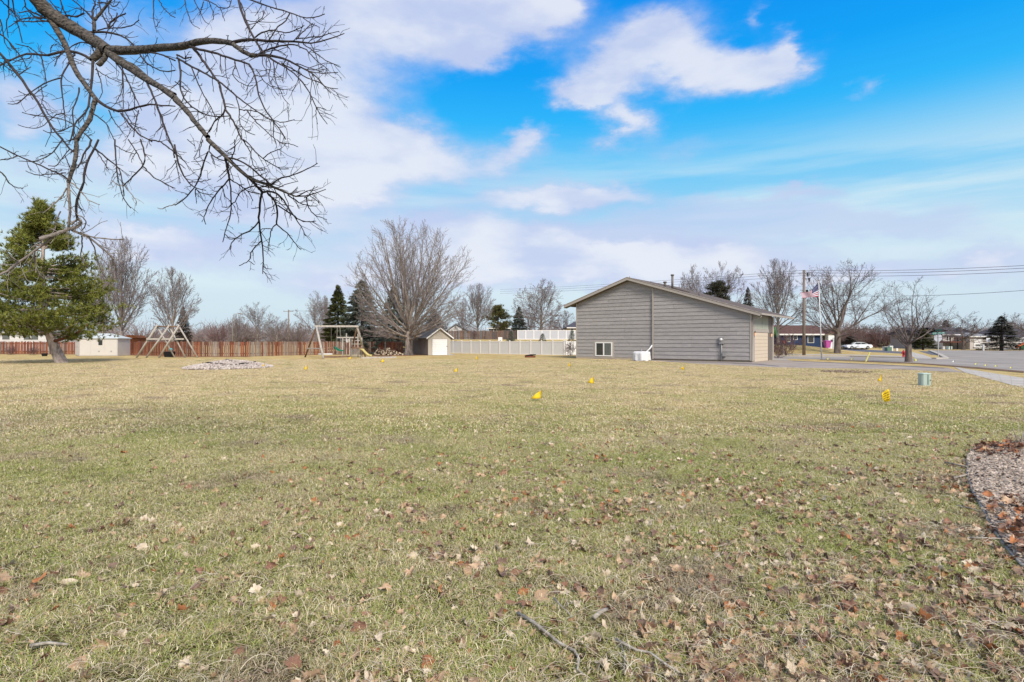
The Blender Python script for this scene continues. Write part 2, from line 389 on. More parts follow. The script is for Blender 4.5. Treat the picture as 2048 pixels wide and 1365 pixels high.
def lawn_soil():
    m = bpy.data.materials.new('lawn_soil'); m.use_nodes = True; nt = m.node_tree
    k = lawn_nodes(nt, False); mix = k['mix']; mr = k['mr']
    c = mix(k['dry'], GREEN, STRAW)
    c = mix(mr(k['vfine'], 0.35, 0.62), mix(0.5, THATCH, c), c)
    c = mix(mr(k['vfine'], 0.52, 0.75), c, PALE)
    rusty = k['M']('MULTIPLY', mr(k['noise'](0.9, (30, 7, 0), (1, 2.2, 1)), 0.44, 0.66), mr(k['sep'].outputs[1], 16, 34))
    c = mix(k['M']('MULTIPLY', rusty, 0.6), c, RUST)
    c = mix(k['bare'], c, lin((138, 116, 92)))
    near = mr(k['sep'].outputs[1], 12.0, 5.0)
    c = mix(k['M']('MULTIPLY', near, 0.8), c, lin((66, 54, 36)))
    b = nt.nodes['Principled BSDF']; b.inputs['Roughness'].default_value = 0.95; b.inputs['Specular IOR Level'].default_value = 0.1
    k['L'](c, b.inputs['Base Color'])
    bp = nt.nodes.new('ShaderNodeBump'); bp.inputs['Strength'].default_value = 0.9; bp.inputs['Distance'].default_value = 0.05
    k['L'](k['vfine'], bp.inputs['Height']); k['L'](bp.outputs[0], b.inputs['Normal'])
    return m

def lawn_blade():
    m = bpy.data.materials.new('lawn_blade'); m.use_nodes = True; nt = m.node_tree
    k = lawn_nodes(nt, True); mix = k['mix']; mr = k['mr']; M = k['M']; L = k['L']
    oi = nt.nodes.new('ShaderNodeObjectInfo')
    rnd = M('FRACT', M('ADD', k['ge'].outputs['Random Per Island'], M('MULTIPLY', oi.outputs['Random'], 7.13)), 0.0)
    # share of straw blades follows the dryness of the patch
    f = mr(M('SUBTRACT', M('ADD', M('MULTIPLY', k['dry'], 0.8), 0.12), rnd), -0.08, 0.08)
    r2 = M('FRACT', M('MULTIPLY', rnd, 17.3), 0.0)
    green = mix(r2, GREEN, GREEN2); straw = mix(r2, lin((176, 148, 98)), lin((240, 226, 190)))
    c = mix(f, green, straw); c = mix(k['bare'], c, mix(r2, lin((120, 98, 76)), lin((196, 178, 154))))
    b = nt.nodes['Principled BSDF']; b.inputs['Roughness'].default_value = 0.7; b.inputs['Specular IOR Level'].default_value = 0.2
    L(c, b.inputs['Base Color'])
    return m

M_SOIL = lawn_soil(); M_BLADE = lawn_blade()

# ------------------------------------------------------------------ ground
def nonuni(a, b, step, far):
    core = list(np.arange(a, b + 0.01, step)); lo = []; hi = []
    s = step; v = a
    while v > -far: s *= 1.35; v -= s; lo.append(v)
    s = step; v = b
    while v < far: s *= 1.35; v += s; hi.append(v)
    return np.array(lo[::-1] + core + hi)
gx = nonuni(-70, 110, 1.5, 2600); gy = nonuni(-12, 130, 1.5, 2600)
XX, YY = np.meshgrid(gx, gy); ZZ = gz(XX, YY)
vv = np.stack([XX.ravel(), YY.ravel(), ZZ.ravel()], 1); nx = len(gx); ny = len(gy)
ii, jj = np.meshgrid(np.arange(nx - 1), np.arange(ny - 1)); q = (jj * nx + ii).ravel()
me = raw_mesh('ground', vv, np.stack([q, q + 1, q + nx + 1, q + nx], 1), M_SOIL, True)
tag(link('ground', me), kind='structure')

M_ASPH = mat('asphalt_street', (160, 152, 143), 0.9, 0.0, 0.35, (132, 125, 117), 0.3, 60, space='World')
M_DRIVE = mat('asphalt_drive', (172, 160, 147), 0.9, 0.0, 0.7, (132, 120, 110), 0.3, 60, space='World', stretch=(0.5, 1.5, 1))
M_CONC = mat('concrete', (186, 179, 168), 0.9, 0.0, 1.2, (164, 156, 146), 0.2, 60, space='World')
M_DARKASPH = mat('asphalt_dark', (104, 104, 110), 0.9, 0.0, 0.9, (86, 86, 92), 0.3, 60, space='World')
M_DIRT = mat('dirt', (124, 98, 72), 0.95, 0.0, 3.0, (86, 66, 50), 0.5, 30, space='World')
M_LITTER = mat('leaf_litter', (158, 112, 78), 0.95, 0.0, 9.0, (120, 88, 62), 0.8, 20, space='World', detail=9)

def sheet(name, pts, z, m, kind='structure', label=None, cat=None):
    b = MB(); b.add([(x, y, z) for x, y in pts], [tuple(range(len(pts)))])
    o = b.build(name, m)
    if o.data.polygons[0].normal.z < 0: o.data.flip_normals()
    return tag(o, label, cat, kind=kind)
def gl(*pp): return [G(*p) for p in pp]

streetA_near = gl((1500, 718.2), (1600, 719), (1700, 721.5), (1780, 725), (1835, 728), (1950, 737), (2048, 746)) + [(19, 15), (14, 4)]
street = streetA_near + [(26, -10), (60, 20), (112, 86)] + gl((2048, 702.0), (1865, 701.6), (1858, 703), (1880, 711), (1893, 718.5), (1880, 719.3), (1866, 719), (1825, 717.6), (1770, 716.4), (1700, 714.8), (1600, 714), (1500, 713.4))
sheet('street', street, 0.004, M_ASPH)
sheet('driveway', gl((1238, 718.8), (1300, 722.5), (1400, 729), (1560, 736.5), (1700, 738.5), (1800, 740), (1929, 746.5), (1896, 736.8), (1780, 731), (1640, 724.8), (1580, 722.2), (1560, 716), (1380, 713), (1238, 713)), 0.008, M_DRIVE)
sheet('tar_seam', gl((1585, 722.9), (1640, 725.2), (1780, 731.4), (1890, 737.0), (1888, 738.2), (1780, 732.6), (1640, 726.2), (1585, 723.6)), 0.012, M_DARKASPH)
sheet('tar_seam', gl((1330, 724.0), (1440, 725.6), (1520, 729.5), (1560, 733.5), (1556, 734.2), (1512, 730.4), (1440, 726.6), (1330, 724.6)), 0.012, M_DARKASPH)
sheet('entrance_path', gl((1536, 721.6), (1583, 722.2), (1572, 719.3), (1530, 717.2)), 0.02, M_CONC)
sheet('sidewalk_street', gl((1908, 735), (1929, 746), (2048, 778)) + [(10, 5), (14, 5)] + gl((2048, 757.5)), 0.012, M_CONC)
sheet('sidewalk_corner', gl((1812, 703.5), (1826, 705.5), (1850, 711.5), (1868, 718.8), (1832, 718.0), (1822, 713), (1810, 707)), 0.012, M_CONC)
sheet('sidewalk_opposite', gl((1500, 708.0), (1700, 710), (1812, 713.2), (1812, 715.0), (1700, 711.8), (1500, 709.8)), 0.008, M_CONC)
sheet('neighbour_driveway', gl((1664, 697.6), (1700, 698.4), (1812, 704.8), (1815, 709.2), (1780, 707.2), (1700, 703.2), (1664, 700)), 0.012, M_DARKASPH)
sheet('corner_driveway', gl((1836, 703.2), (1858, 703.6), (1882, 712), (1862, 710.5)), 0.008, M_DARKASPH)
sheet('far_driveway', gl((1980, 700.6), (2048, 700.4), (2120, 700.4), (2120, 697.5), (2020, 697.5)), 0.004, M_DARKASPH)
sheet('concrete_apron', gl((866, 708.4), (893, 706.6), (912, 711.6), (858, 711.8)), 0.012, M_CONC)
# joints across the nearer sidewalk
b = MB()
for i in range(8):
    t = i / 7; a = Vector((*G(1929, 746), 0.0135)); a2 = Vector((*G(2048, 778), 0.0135)); c = Vector((*G(1908, 735), 0.0135)); c2 = Vector((*G(2048, 757.5), 0.0135))
    p = a.lerp(a2, t); q_ = c.lerp(c2, t); d = (a2 - a).normalized() * 0.012
    b.add([p - d, p + d, q_ + d, q_ - d], [(0, 1, 2, 3)])
tag(b.build('sidewalk_joints', mat('joint', (96, 90, 84))), kind='structure')
# kerbs: a real step along both streets
def kerb(name, pts, w=0.3, h=0.12, m=M_CONC):
    b = MB()
    for p, q_ in zip(pts[:-1], pts[1:]): b.bar((p[0], p[1], h / 2 - 0.02), (q_[0], q_[1], h / 2 - 0.02), w, h + 0.04)
    return tag(b.build(name, m), kind='structure')
kerb('kerb_far', gl((1500, 713.3), (1600, 713.9), (1700, 714.7), (1770, 716.3), (1812, 717.2)), 0.25, 0.10)
kerb('kerb_corner', gl((1868, 719.2), (1893, 718.6), (1880, 711), (1860, 703)), 0.35, 0.12)
sheet('verge_strip', gl((1835, 727.2), (1950, 735.4), (2048, 743.6), (2048, 747.2), (1950, 738.2), (1835, 728.9), (1640, 720.9), (1640, 720.2)), 0.016, M_DIRT)
sheet('verge_dirt', gl((1500, 712.2), (1700, 713.4), (1812, 716), (1812, 717), (1700, 714.5), (1500, 713.1)), 0.006, M_DIRT)
# strips of blown leaves along the back fence
sheet('litter_strip', [(-60, 65.0), (-47.5, 62.9), (-41, 60.0), (-31, 53.2), (-25, 53.0), (-25, 54.75), (-31, 54.95), (-41, 61.9), (-47.5, 64.5), (-60, 66.6)], 0.02, M_LITTER)
sheet('litter_strip', [(-22.6, 59.3), (-18.3, 62.8), (-13.4, 66.5), (-13.4, 68.8), (-18.3, 64.3), (-22.6, 60.8)], 0.02, M_LITTER)
sheet('litter_patch', [(-11.0 + (2.6 + .7 * math.sin(3 * a + 1)) * math.cos(a), 60.2 + (2.4 + .6 * math.cos(4 * a)) * math.sin(a)) for a in [i * math.pi / 12 for i in range(24)]], 0.012, M_LITTER)
sheet('litter_patch', [(-41.8 + (3.0 + .8 * math.sin(3 * a)) * math.cos(a), 59.6 + (1.6 + .3 * math.cos(5 * a)) * math.sin(a)) for a in [i * math.pi / 12 for i in range(24)]], 0.012, M_LITTER)

# ------------------------------------------------------------------ grass blades: stuff, instanced patches of real blades
def blade_patch(name, n, size, hmin, hmax, wmin, wmax, seed, lay=1.0):
    rng = np.random.default_rng(seed); V = []; Fs = []
    xy = rng.uniform(-size / 2, size / 2, (n, 2)); az = rng.uniform(0, 6.283, n); h = rng.uniform(hmin, hmax, n); w = rng.uniform(wmin, wmax, n)
    tilt = np.clip(rng.normal(1.32, 0.30, n), 0.25, 1.62) * lay
    d = np.stack([np.cos(az), np.sin(az)], 1); s = np.stack([-np.sin(az), np.cos(az)], 1)
    z0 = rng.uniform(0, 0.012, n)
    p0 = np.concatenate([xy, z0[:, None]], 1); hz = np.sin(tilt) * h; vz = np.cos(tilt) * h
    p1 = p0 + np.concatenate([d * (hz * .4)[:, None], (vz * .65)[:, None]], 1)
    p2 = p0 + np.concatenate([d * hz[:, None] + s * (rng.normal(0, .15, n) * h)[:, None], (vz * .9)[:, None]], 1)
    sw = np.concatenate([s * (w / 2)[:, None], np.zeros((n, 1))], 1)
    V = np.stack([p0 - sw, p0 + sw, p1 + sw * .8, p1 - sw * .8, p2], 1).reshape(-1, 3)
    o = np.arange(n) * 5
    tri = np.concatenate([np.stack([o, o + 1, o + 2], 1), np.stack([o, o + 2, o + 3], 1), np.stack([o + 3, o + 2, o + 4], 1)])
    return raw_mesh(name, V, tri, M_BLADE)

def gn_scatter(name, pts, rz, scl, pick, sources):
    me = bpy.data.meshes.new(name); me.vertices.add(len(pts)); me.vertices.foreach_set('co', np.asarray(pts, np.float32).ravel())
    a = me.attributes.new('rotv', 'FLOAT_VECTOR', 'POINT'); rv = np.zeros((len(pts), 3), np.float32); rv[:, 2] = rz; a.data.foreach_set('vector', rv.ravel())
    a = me.attributes.new('sclf', 'FLOAT', 'POINT'); a.data.foreach_set('value', np.asarray(scl, np.float32))
    a = me.attributes.new('pick', 'INT', 'POINT'); a.data.foreach_set('value', np.asarray(pick, np.int32))
    o = link(name, me)
    ng = bpy.data.node_groups.new(name, 'GeometryNodeTree')
    ng.interface.new_socket('Geometry', in_out='INPUT', socket_type='NodeSocketGeometry'); ng.interface.new_socket('Geometry', in_out='OUTPUT', socket_type='NodeSocketGeometry')
    N = ng.nodes.new; L = ng.links.new
    gi = N('NodeGroupInput'); go = N('NodeGroupOutput'); iop = N('GeometryNodeInstanceOnPoints'); jn = N('GeometryNodeJoinGeometry')
    for s in reversed(sources):
        oi = N('GeometryNodeObjectInfo'); oi.inputs['Object'].default_value = s; oi.inputs['As Instance'].default_value = False
        g2 = N('GeometryNodeGeometryToInstance'); L(oi.outputs['Geometry'], g2.inputs[0]); L(g2.outputs[0], jn.inputs[0])
    L(gi.outputs[0], iop.inputs['Points']); L(jn.outputs[0], iop.inputs['Instance']); iop.inputs['Pick Instance'].default_value = True
    def att(nm, t):
        n = N('GeometryNodeInputNamedAttribute'); n.data_type = t; n.inputs['Name'].default_value = nm; return n.outputs[0]
    L(att('pick', 'INT'), iop.inputs['Instance Index'])
    e2r = N('FunctionNodeEulerToRotation'); L(att('rotv', 'FLOAT_VECTOR'), e2r.inputs[0]); L(e2r.outputs[0], iop.inputs['Rotation'])
    L(att('sclf', 'FLOAT'), iop.inputs['Scale']); L(iop.outputs[0], go.inputs[0])
    md = o.modifiers.new('scatter', 'NODES'); md.node_group = ng
    return o

def in_poly(x, y, poly):
    x = np.asarray(x); y = np.asarray(y); r = np.zeros(x.shape, bool); n = len(poly)
    for i in range(n):
        x1, y1 = poly[i][:2]; x2, y2 = poly[(i + 1) % n][:2]
        c = ((y1 > y) != (y2 > y)) & (x < (x2 - x1) * (y - y1) / ((y2 - y1) if y2 != y1 else 1e-9) + x1); r ^= c
    return r

BED = gl((2048, 890), (1990, 895), (1950, 903), (1934, 920), (1936, 955), (1946, 985), (1956, 1002), (1966, 1022), (1985, 1058), (2012, 1098), (2048, 1140)) + [(3.6, 2.2), (9.5, 2.2), (12, 7.5)]
DRIVE = gl((1230, 717), (1300, 722), (1400, 728.5), (1560, 736), (1700, 738), (1800, 739.5), (1935, 747.5), (2060, 782)) + [(9, 5), (60, 5), (60, 60), (5, 60)]
ROCKS_C = (-15.9, 32.0)

def off_lawn(x, y):
    return in_poly(x, y, BED) | in_poly(x, y, DRIVE) | (((x - ROCKS_C[0]) / 2.35) ** 2 + ((y - ROCKS_C[1]) / 2.7) ** 2 < 1)

def hidden(me): return bpy.data.objects.new(me.name, me)
def scatter_lawn():
    near = [hidden(blade_patch('blades_near', 1000, 0.30, 0.014, 0.055, 0.0015, 0.0031, s)) for s in range(6)]
    pts = []; st = 0.215
    for y in np.arange(1.9, 9.0, st):
        for x in np.arange(-y * 1.0 - 0.5, y * 1.0 + 0.5, st): pts.append((x, y))
    p = np.array(pts) + RNG.uniform(-.06, .06, (len(pts), 2)); p = p[~off_lawn(p[:, 0], p[:, 1])]
    n = len(p); P3 = np.concatenate([p, np.zeros((n, 1))], 1)
    o = gn_scatter('lawn_grass', P3, RNG.uniform(0, 6.28, n), RNG.uniform(.85, 1.25, n), RNG.integers(0, 6, n), near)
    tag(o, 'short winter grass, green and straw mixed, over the nearer lawn', 'grass', kind='stuff')
    far = [hidden(blade_patch('blades_far', 1300, 1.0, 0.02, 0.055, 0.005, 0.010, 20 + s)) for s in range(5)]
    pts = []; st = 0.62
    for y in np.arange(8.6, 46.0, st):
        for x in np.arange(-y * 1.0 - 0.5, y * 1.0 + 0.5, st): pts.append((x, y))
    p = np.array(pts) + RNG.uniform(-.2, .2, (len(pts), 2)); p = p[~off_lawn(p[:, 0] , p[:, 1]) & ~off_lawn(p[:, 0] + .4, p[:, 1] + .4)& ~off_lawn(p[:, 0] - .4, p[:, 1] - .4)]
    n = len(p); P3 = np.concatenate([p, np.zeros((n, 1))], 1)
    o = gn_scatter('lawn_grass', P3, RNG.uniform(0, 6.28, n), RNG.uniform(.8, 1.15, n), RNG.integers(0, 5, n), far)
    tag(o, 'drier straw coloured grass over the farther lawn up to the house', 'grass', kind='stuff')
scatter_lawn()

# long dead stalks lying in the grass
def stalks():
    rng = np.random.default_rng(5); n = 8500
    y = 1.9 + 9 * rng.uniform(size=n) ** 1.6; x = rng.uniform(-1, 1, n) * (y * 0.98)
    x = np.where(rng.uniform(size=n) < 0.45, np.abs(x), x)
    keep = ~in_poly(x, y, BED); x = x[keep]; y = y[keep]; n = len(x)
    az = rng.uniform(0, 6.28, n); L_ = rng.uniform(.04, .20, n); cur = rng.normal(0, .5, n)
    K = 6; pts = np.zeros((n, K, 3)); px, py = x.copy(), y.copy(); z = np.full(n, .02); a = az
    arch = rng.uniform(0, .035, n)
    for k in range(K):
        t = k / (K - 1); pts[:, k, 0] = px; pts[:, k, 1] = py; pts[:, k, 2] = z + arch * math.sin(math.pi * t) + 0.012
        px = px + np.cos(a) * L_ / K; py = py + np.sin(a) * L_ / K; a = a + cur / K * 2
    rad = np.repeat(rng.uniform(.0007, .0015, n)[:, None], K, 1)
    v, f = tubes([(pts, rad, 3)])
    o = link('straw_stalks', raw_mesh('straw_stalks', v, f, mat('straw_stalk', (224, 214, 190), 0.7, 0.1, 3, (150, 128, 104), island=0.45, space='World')))
    tag(o, 'long dead straw stalks lying tangled in the nearer grass', 'straw', kind='stuff')
stalks()

# ------------------------------------------------------------------ fallen leaves
def leaf_mesh(seed, lobed=True):
    rng = random.Random(seed)
    if lobed:
        out = [(0, -.5), (.12, -.42), (.34, -.46), (.30, -.26), (.56, -.12), (.40, 0.02), (.60, .26), (.34, .22), (.30, .34), (.14, .26), (.10, .50), (0, .62),
               (-.12, .48), (-.14, .27), (-.32, .36), (-.34, .20), (-.58, .24), (-.38, .03), (-.54, -.14), (-.30, -.24), (-.32, -.44), (-.12, -.42)]
    else:
        out = [(0, -.6), (.12, -.45), (.22, -.2), (.26, .05), (.2, .3), (.1, .5), (0, .65), (-.1, .5), (-.22, .28), (-.27, .03), (-.2, -.22), (-.12, -.46)]
    inner = [(x * .45, y * .45) for x, y in out[::2]]
    ax = rng.uniform(0, math.pi); c1 = rng.uniform(.7, 3.2); tw = rng.uniform(-1.1, 1.1); c2 = rng.uniform(-1.0, 1.4)
    def bend(x, y):
        u = x * math.cos(ax) + y * math.sin(ax); w = -x * math.sin(ax) + y * math.cos(ax)
        r = 1 / max(c1, .05); z = r * (1 - math.cos(u / r)); u2 = r * math.sin(u / r)
        z += c2 * w * w * .6 + tw * u * w + .07 * math.sin(9 * w + seed) + .06 * math.cos(11 * u + seed)
        return (u2 * math.cos(ax) - w * math.sin(ax), u2 * math.sin(ax) + w * math.cos(ax), z)
    v = [bend(x * rng.uniform(.9, 1.1), y * rng.uniform(.9, 1.1)) for x, y in out] + [bend(x, y) for x, y in inner] + [bend(0, 0)]
    n = len(out); m = len(inner); f = []
    for i in range(m):
        a = 2 * i; b_ = (2 * i + 1) % n; c = (2 * i + 2) % n; j = n + i; k = n + (i + 1) % m
        f += [(a, b_, j), (b_, k, j), (b_, c, k), (j, k, n + m)]
    # stem
    s0 = len(v); v += [bend(0, -.5), bend(.03, -.5), bend(.02, -.95)]; f.append((s0, s0 + 1, s0 + 2))
    zmin = min(p[2] for p in v); v = [(x, y, z - zmin) for x, y, z in v]
    return v, f

LEAFCOL = [('tan', (198, 170, 138), (156, 126, 100)), ('pale', (214, 200, 176), (176, 156, 132)), ('russet', (156, 118, 96), (112, 80, 66)), ('orange brown', (180, 120, 76), (134, 84, 56)), ('grey brown', (144, 118, 102), (100, 80, 70))]
LM = [mat('leaf_' + n.replace(' ', '_'), a, 0.75, 0, 22, b_, 0.4, 60, island=0.12) for n, a, b_ in LEAFCOL]
def leaf_density(x, y):
    t = ss(13, 2.3, y); side = 0.16 + 0.84 * ss(-.7, .5, x / np.maximum(y, .1))
    clump = 0.35 + 0.65 * (np.sin(x * 2.1 + 1.3 * np.sin(y * 1.7)) * np.sin(y * 2.6 + x) > 0.0)
    return (t ** 2.0) * side * clump
def leaves():
    rng = np.random.default_rng(3); shapes = [leaf_mesh(s, s % 4 != 3) for s in range(12)]
    # candidates
    n = 85000; y = 2.2 + 15 * rng.uniform(size=n) ** 1.3; x = rng.uniform(-1, 1, n) * (y * 0.95)
    k = rng.uniform(size=n) < leaf_density(x, y) * 0.78 * y / 6
    x = x[k]; y = y[k]; inb = in_poly(x, y, BED); x = x[~inb]; y = y[~inb]; n = len(x)
    size = .026 + .06 * rng.uniform(0, 1, n) ** 1.7; big = size / y; order = np.argsort(-big)
    vis = (np.abs(x) < y * .9) & (y > 2.45)
    order = [i for i in order if vis[i]] + [i for i in order if not vis[i]]
    col = rng.choice(5, n, p=[.34, .20, .18, .06, .22]); rz = rng.uniform(0, 6.28, n); tx = rng.normal(0, .75, n); ty = rng.normal(0, .75, n)
    meshes = {}
    words_ = {0: 'curled tan maple leaf lying among the grass blades', 1: 'pale dried maple leaf lying on the nearer grass', 2: 'russet brown dead leaf lying on the nearer grass', 3: 'bright orange brown dead leaf on the nearer grass', 4: 'dull grey brown dead leaf lying on the nearer grass'}
    for c in range(5):
        for s in range(12):
            v, f = shapes[s]; mb = MB(); mb.add(v, f); me = bpy.data.meshes.new('fallen_leaf'); me.from_pydata(mb.v, [], mb.f); me.materials.append(LM[c]); me.shade_smooth(); meshes[c, s] = me
    for i in order[:285]:
        s = int(rng.integers(0, 12)); o = link('fallen_leaf', meshes[int(col[i]), s]); sc = float(size[i]) * 1.05
        o.location = (float(x[i]), float(y[i]), float(rng.uniform(-.006, .014))); o.rotation_euler = (float(tx[i]), float(ty[i]), float(rz[i])); o.scale = (sc, sc, sc)
        tag(o, words_[int(col[i])], 'leaf', LEAFCOL[int(col[i])][0] + ' leaves fallen on the nearer lawn')
    mb = MB()
    for i in order[285:]:
        v, f = shapes[int(rng.integers(0, 12))]; sc = float(size[i]); mm = Matrix.Translation((float(x[i]), float(y[i]), .009)) @ Euler((float(tx[i]), float(ty[i]), float(rz[i]))).to_matrix().to_4x4() @ Matrix.Scale(sc, 4)
        mb.cur = int(col[i]); mb.add([mm @ Vector(p) for p in v], f)
    tag(mb.build('fallen_leaves', LM, smooth=True), 'many smaller dead leaves scattered thinly across the lawn', 'leaves', kind='stuff')
    return shapes, len(order)
LEAF_SHAPES, NL = leaves(); print('leaves', NL)

M_STICK = mat('stick', (188, 180, 166), 0.85, 0, 20, (124, 116, 104), 0.5, 60)
def stick(name, label, pxs, r0, r1, branches=(), z=.03, cat='twig', group='sticks lying on the lawn'):
    pts = [(*G(*p), z + .008 * math.sin(i * 2)) for i, p in enumerate(pxs)]
    b = MB(); n = len(pts); b.tube(pts, [r0 + (r1 - r0) * i / (n - 1) for i in range(n)], 6)
    for br in branches: b.tube([(*G(*p), z) for p in br], [r1 * 1.1] * (len(br) - 1) + [r1 * .5], 5)
    return tag(b.build(name, M_STICK, smooth=True), label, cat, group)
stick('fallen_twig', 'longest grey bent twig among leaves at the bottom middle of the lawn', [(1035, 1238), (1070, 1262), (1120, 1298), (1150, 1315), (1158, 1335), (1155, 1352), (1170, 1363)], .010, .004, [[(1072, 1263), (1105, 1270)], [(1072, 1263), (1080, 1272)]])
stick('fallen_twig', 'thin short pale twig just above the longest bent twig', [(1108, 1208), (1120, 1224), (1135, 1232), (1144, 1246)], .006, .003)
stick('fallen_twig', 'forked grey twig near the lower edge beside orange leaves', [(1232, 1292), (1250, 1305), (1275, 1312), (1300, 1318), (1330, 1345), (1360, 1358)], .008, .004, [[(1240, 1300), (1250, 1325), (1248, 1362)]])
stick('fallen_twig', 'stubby thick bark coloured stick end beside a curled leaf', [(1188, 1248), (1202, 1238), (1215, 1228)], .013, .010)
stick('fallen_twig', 'straight weathered grey twig on grass at the lower left', [(60, 1305), (95, 1302), (135, 1300)], .009, .006)
stick('fallen_twig', 'long bare stick lying across the mulch bed corner', [(1905, 963), (1940, 956), (1975, 953), (2000, 948)], .012, .008)
stick('fallen_twig', 'thin stick pointing out of the bed over the grass above the long bare one', [(1890, 930), (1930, 940), (1960, 946), (2010, 958), (2048, 965)], .010, .006, [[(1910, 944), (1945, 950)]])
stick('fallen_twig', 'thin pale stick slanting toward the bed edging', [(1915, 1018), (1945, 1027), (1980, 1038)], .006, .004)
stick('fallen_twig', 'straight white stick reaching from lawn into bed', [(1940, 1084), (1970, 1087), (2005, 1085), (2044, 1087)], .007, .004, [[(1940, 1084), (1915, 1088)]])
stick('fallen_twig', 'slim stick lying along the mulch near leaves', [(1975, 1058), (2010, 1050), (2048, 1054)], .008, .006)

# mulch bed with its edging
def mulch():
    root = thing('mulch_bed', 'brown wood chip bed with plastic edging at the right edge of the lawn', 'garden bed', (*G(2048, 1000), 0))
    inv = Vector(root.location)
    b = MB(); b.add([(x - inv.x, y - inv.y, .035) for x, y in BED], [tuple(range(len(BED)))]); 
    b.build('bed_surface', mat('mulch_base', (140, 122, 108), 0.95, 0, 14, (70, 56, 48), 0.9, 25), root)
    if root.children[0].data.polygons[0].normal.z < 0: root.children[0].data.flip_normals()
    e = MB(); ed = [(x - inv.x, y - inv.y, .035) for x, y in BED[1:11]]; e.tube([(x, y, .012 + .012 * math.sin(i * 2.3)) for i, (x, y, z) in enumerate(ed)], .014, 6)
    e.build('edging', mat('edging', (170, 166, 160), 0.8, 0.1, 9), root, True)
    rng = np.random.default_rng(8); n = 85000
    lo = np.min(BED, 0); hi = np.max(BED, 0); x = rng.uniform(3.2, 10.5, n); y = rng.uniform(3.0, 8.6, n); k = in_poly(x, y, BED) & (x < y * 1.05); x = x[k]; y = y[k]; n = len(x)
    az = rng.uniform(0, 6.28, n); l = rng.uniform(.02, .06, n); w = rng.uniform(.008, .022, n); t = rng.uniform(.003, .008, n); z = rng.uniform(.035, .06, n); ti = rng.normal(0, .3, n)
    d = np.stack([np.cos(az) * np.cos(ti), np.sin(az) * np.cos(ti), np.sin(ti)], 1); s = np.stack([-np.sin(az), np.cos(az), rng.normal(0, .3, n)], 1); u = np.cross(d, s)
    c = np.stack([x - inv.x, y - inv.y, z], 1); vs_ = []
    for a, b_, g in ((-1, -1, -1), (1, -1, -1), (1, 1, -1), (-1, 1, -1), (-.8, -.7, 1), (.8, -.7, 1), (.8, .7, 1), (-.8, .7, 1)):
        vs_.append(c + d * (a * l / 2)[:, None] + s * (b_ * w / 2)[:, None] + u * (g * t / 2)[:, None])
    V = np.stack(vs_, 1).reshape(-1, 3); o = np.arange(n)[:, None] * 8
    Fq = np.concatenate([o + np.array(f) for f in ((4, 5, 6, 7), (0, 1, 5, 4), (1, 2, 6, 5), (2, 3, 7, 6), (3, 0, 4, 7))])
    oo = link('wood_chips', raw_mesh('wood_chips', V, Fq, mat('chips', (190, 176, 160), 0.9, 0, 30, (134, 116, 100), island=0.4)), root); oo['kind'] = 'stuff'
    # leaves caught along the top and the lower side
    mb = MB(); rng2 = random.Random(4)
    for i in range(290):
        if i < 190: px = rng2.uniform(1945, 2100); py = rng2.gauss(905, 9) + max(0, (1965 - px) * .2)
        else: px = rng2.uniform(1960, 2060); py = rng2.uniform(1010, 1130)
        if py < 880: continue
        xx, yy = G(px, py)
        if not in_poly(np.array([xx]), np.array([yy]), BED)[0]: continue
        v, f = LEAF_SHAPES[rng2.randrange(12)]; sc = rng2.uniform(.04, .09)
        mm = Matrix.Translation((xx - inv.x, yy - inv.y, .055 + rng2.uniform(0, .04))) @ Euler((rng2.gauss(0, .4), rng2.gauss(0, .4), rng2.uniform(0, 6.28))).to_matrix().to_4x4() @ Matrix.Scale(sc, 4)
        mb.cur = rng2.choice([2, 2, 3, 4, 0]); mb.add([mm @ Vector(p) for p in v], f)
    o2 = mb.build('bed_leaves', LM, root, True); o2['kind'] = 'stuff'
    # sprig of a bare shrub at the far side
    t = thing('bare_sprig', 'small bare woody sprig standing at the far side of the mulch bed', 'shrub', (*G(2038, 897), .03))
    sp = MB(); r3 = random.Random(9)
    for i in range(9):
        a = r3.uniform(0, 6.28); h = r3.uniform(.12, .34); sp.tube([(0, 0, 0), (math.cos(a) * h * .25, math.sin(a) * h * .25, h * .5), (math.cos(a) * h * .5, math.sin(a) * h * .5, h)], [.008, .005, .003], 5)
    sp.build('stem', M_STICK, t, True)
mulch()

# ------------------------------------------------------------------ the grey house
S_SIDE = (150, 143, 138)
M_SIDE = mat('siding_paint', (160, 155, 151), 0.7, 0, 2.5, (142, 138, 135), 0.25, 50, stretch=(1, 1, 6), island=0.07, space='World')
M_TRIM = mat('trim_paint', (166, 158, 148), 0.6, 0.03, 3)
M_TRIMD = mat('trim_dark', (112, 104, 98), 0.6, 0.03, 3)
M_SHING = mat('shingles', (112, 100, 92), 0.95, 0, 8, (80, 72, 68), 0.8, 30)
M_FOUND = mat('foundation', (170, 158, 140), 0.9, 0.05, 3)
M_WHITE = mat('white_vinyl', (228, 226, 222), 0.5, 0.02, 3)
M_GLASS = mat('window_glass', (54, 58, 56), 0.08, 0.1, 2, spec=0.6)
M_GLASSC = mat('window_glass_curtain', (100, 104, 100), 0.12, 0.15, 1.5, spec=0.6, stretch=(8, 8, .2))
M_DARK = mat('dark_gap', (34, 32, 32), 0.8)
M_METAL = mat('grey_metal', (150, 148, 146), 0.5, 0.05, 5, metal=0.2)
M_SAGE = mat('sage_panel', (168, 172, 156), 0.8, 0.04, 3)
M_BEIGE = mat('door_beige', (206, 190, 168), 0.6, 0.02, 3)
M_SOFFIT = mat('soffit', (104, 92, 74), 0.8, 0.03, 3)

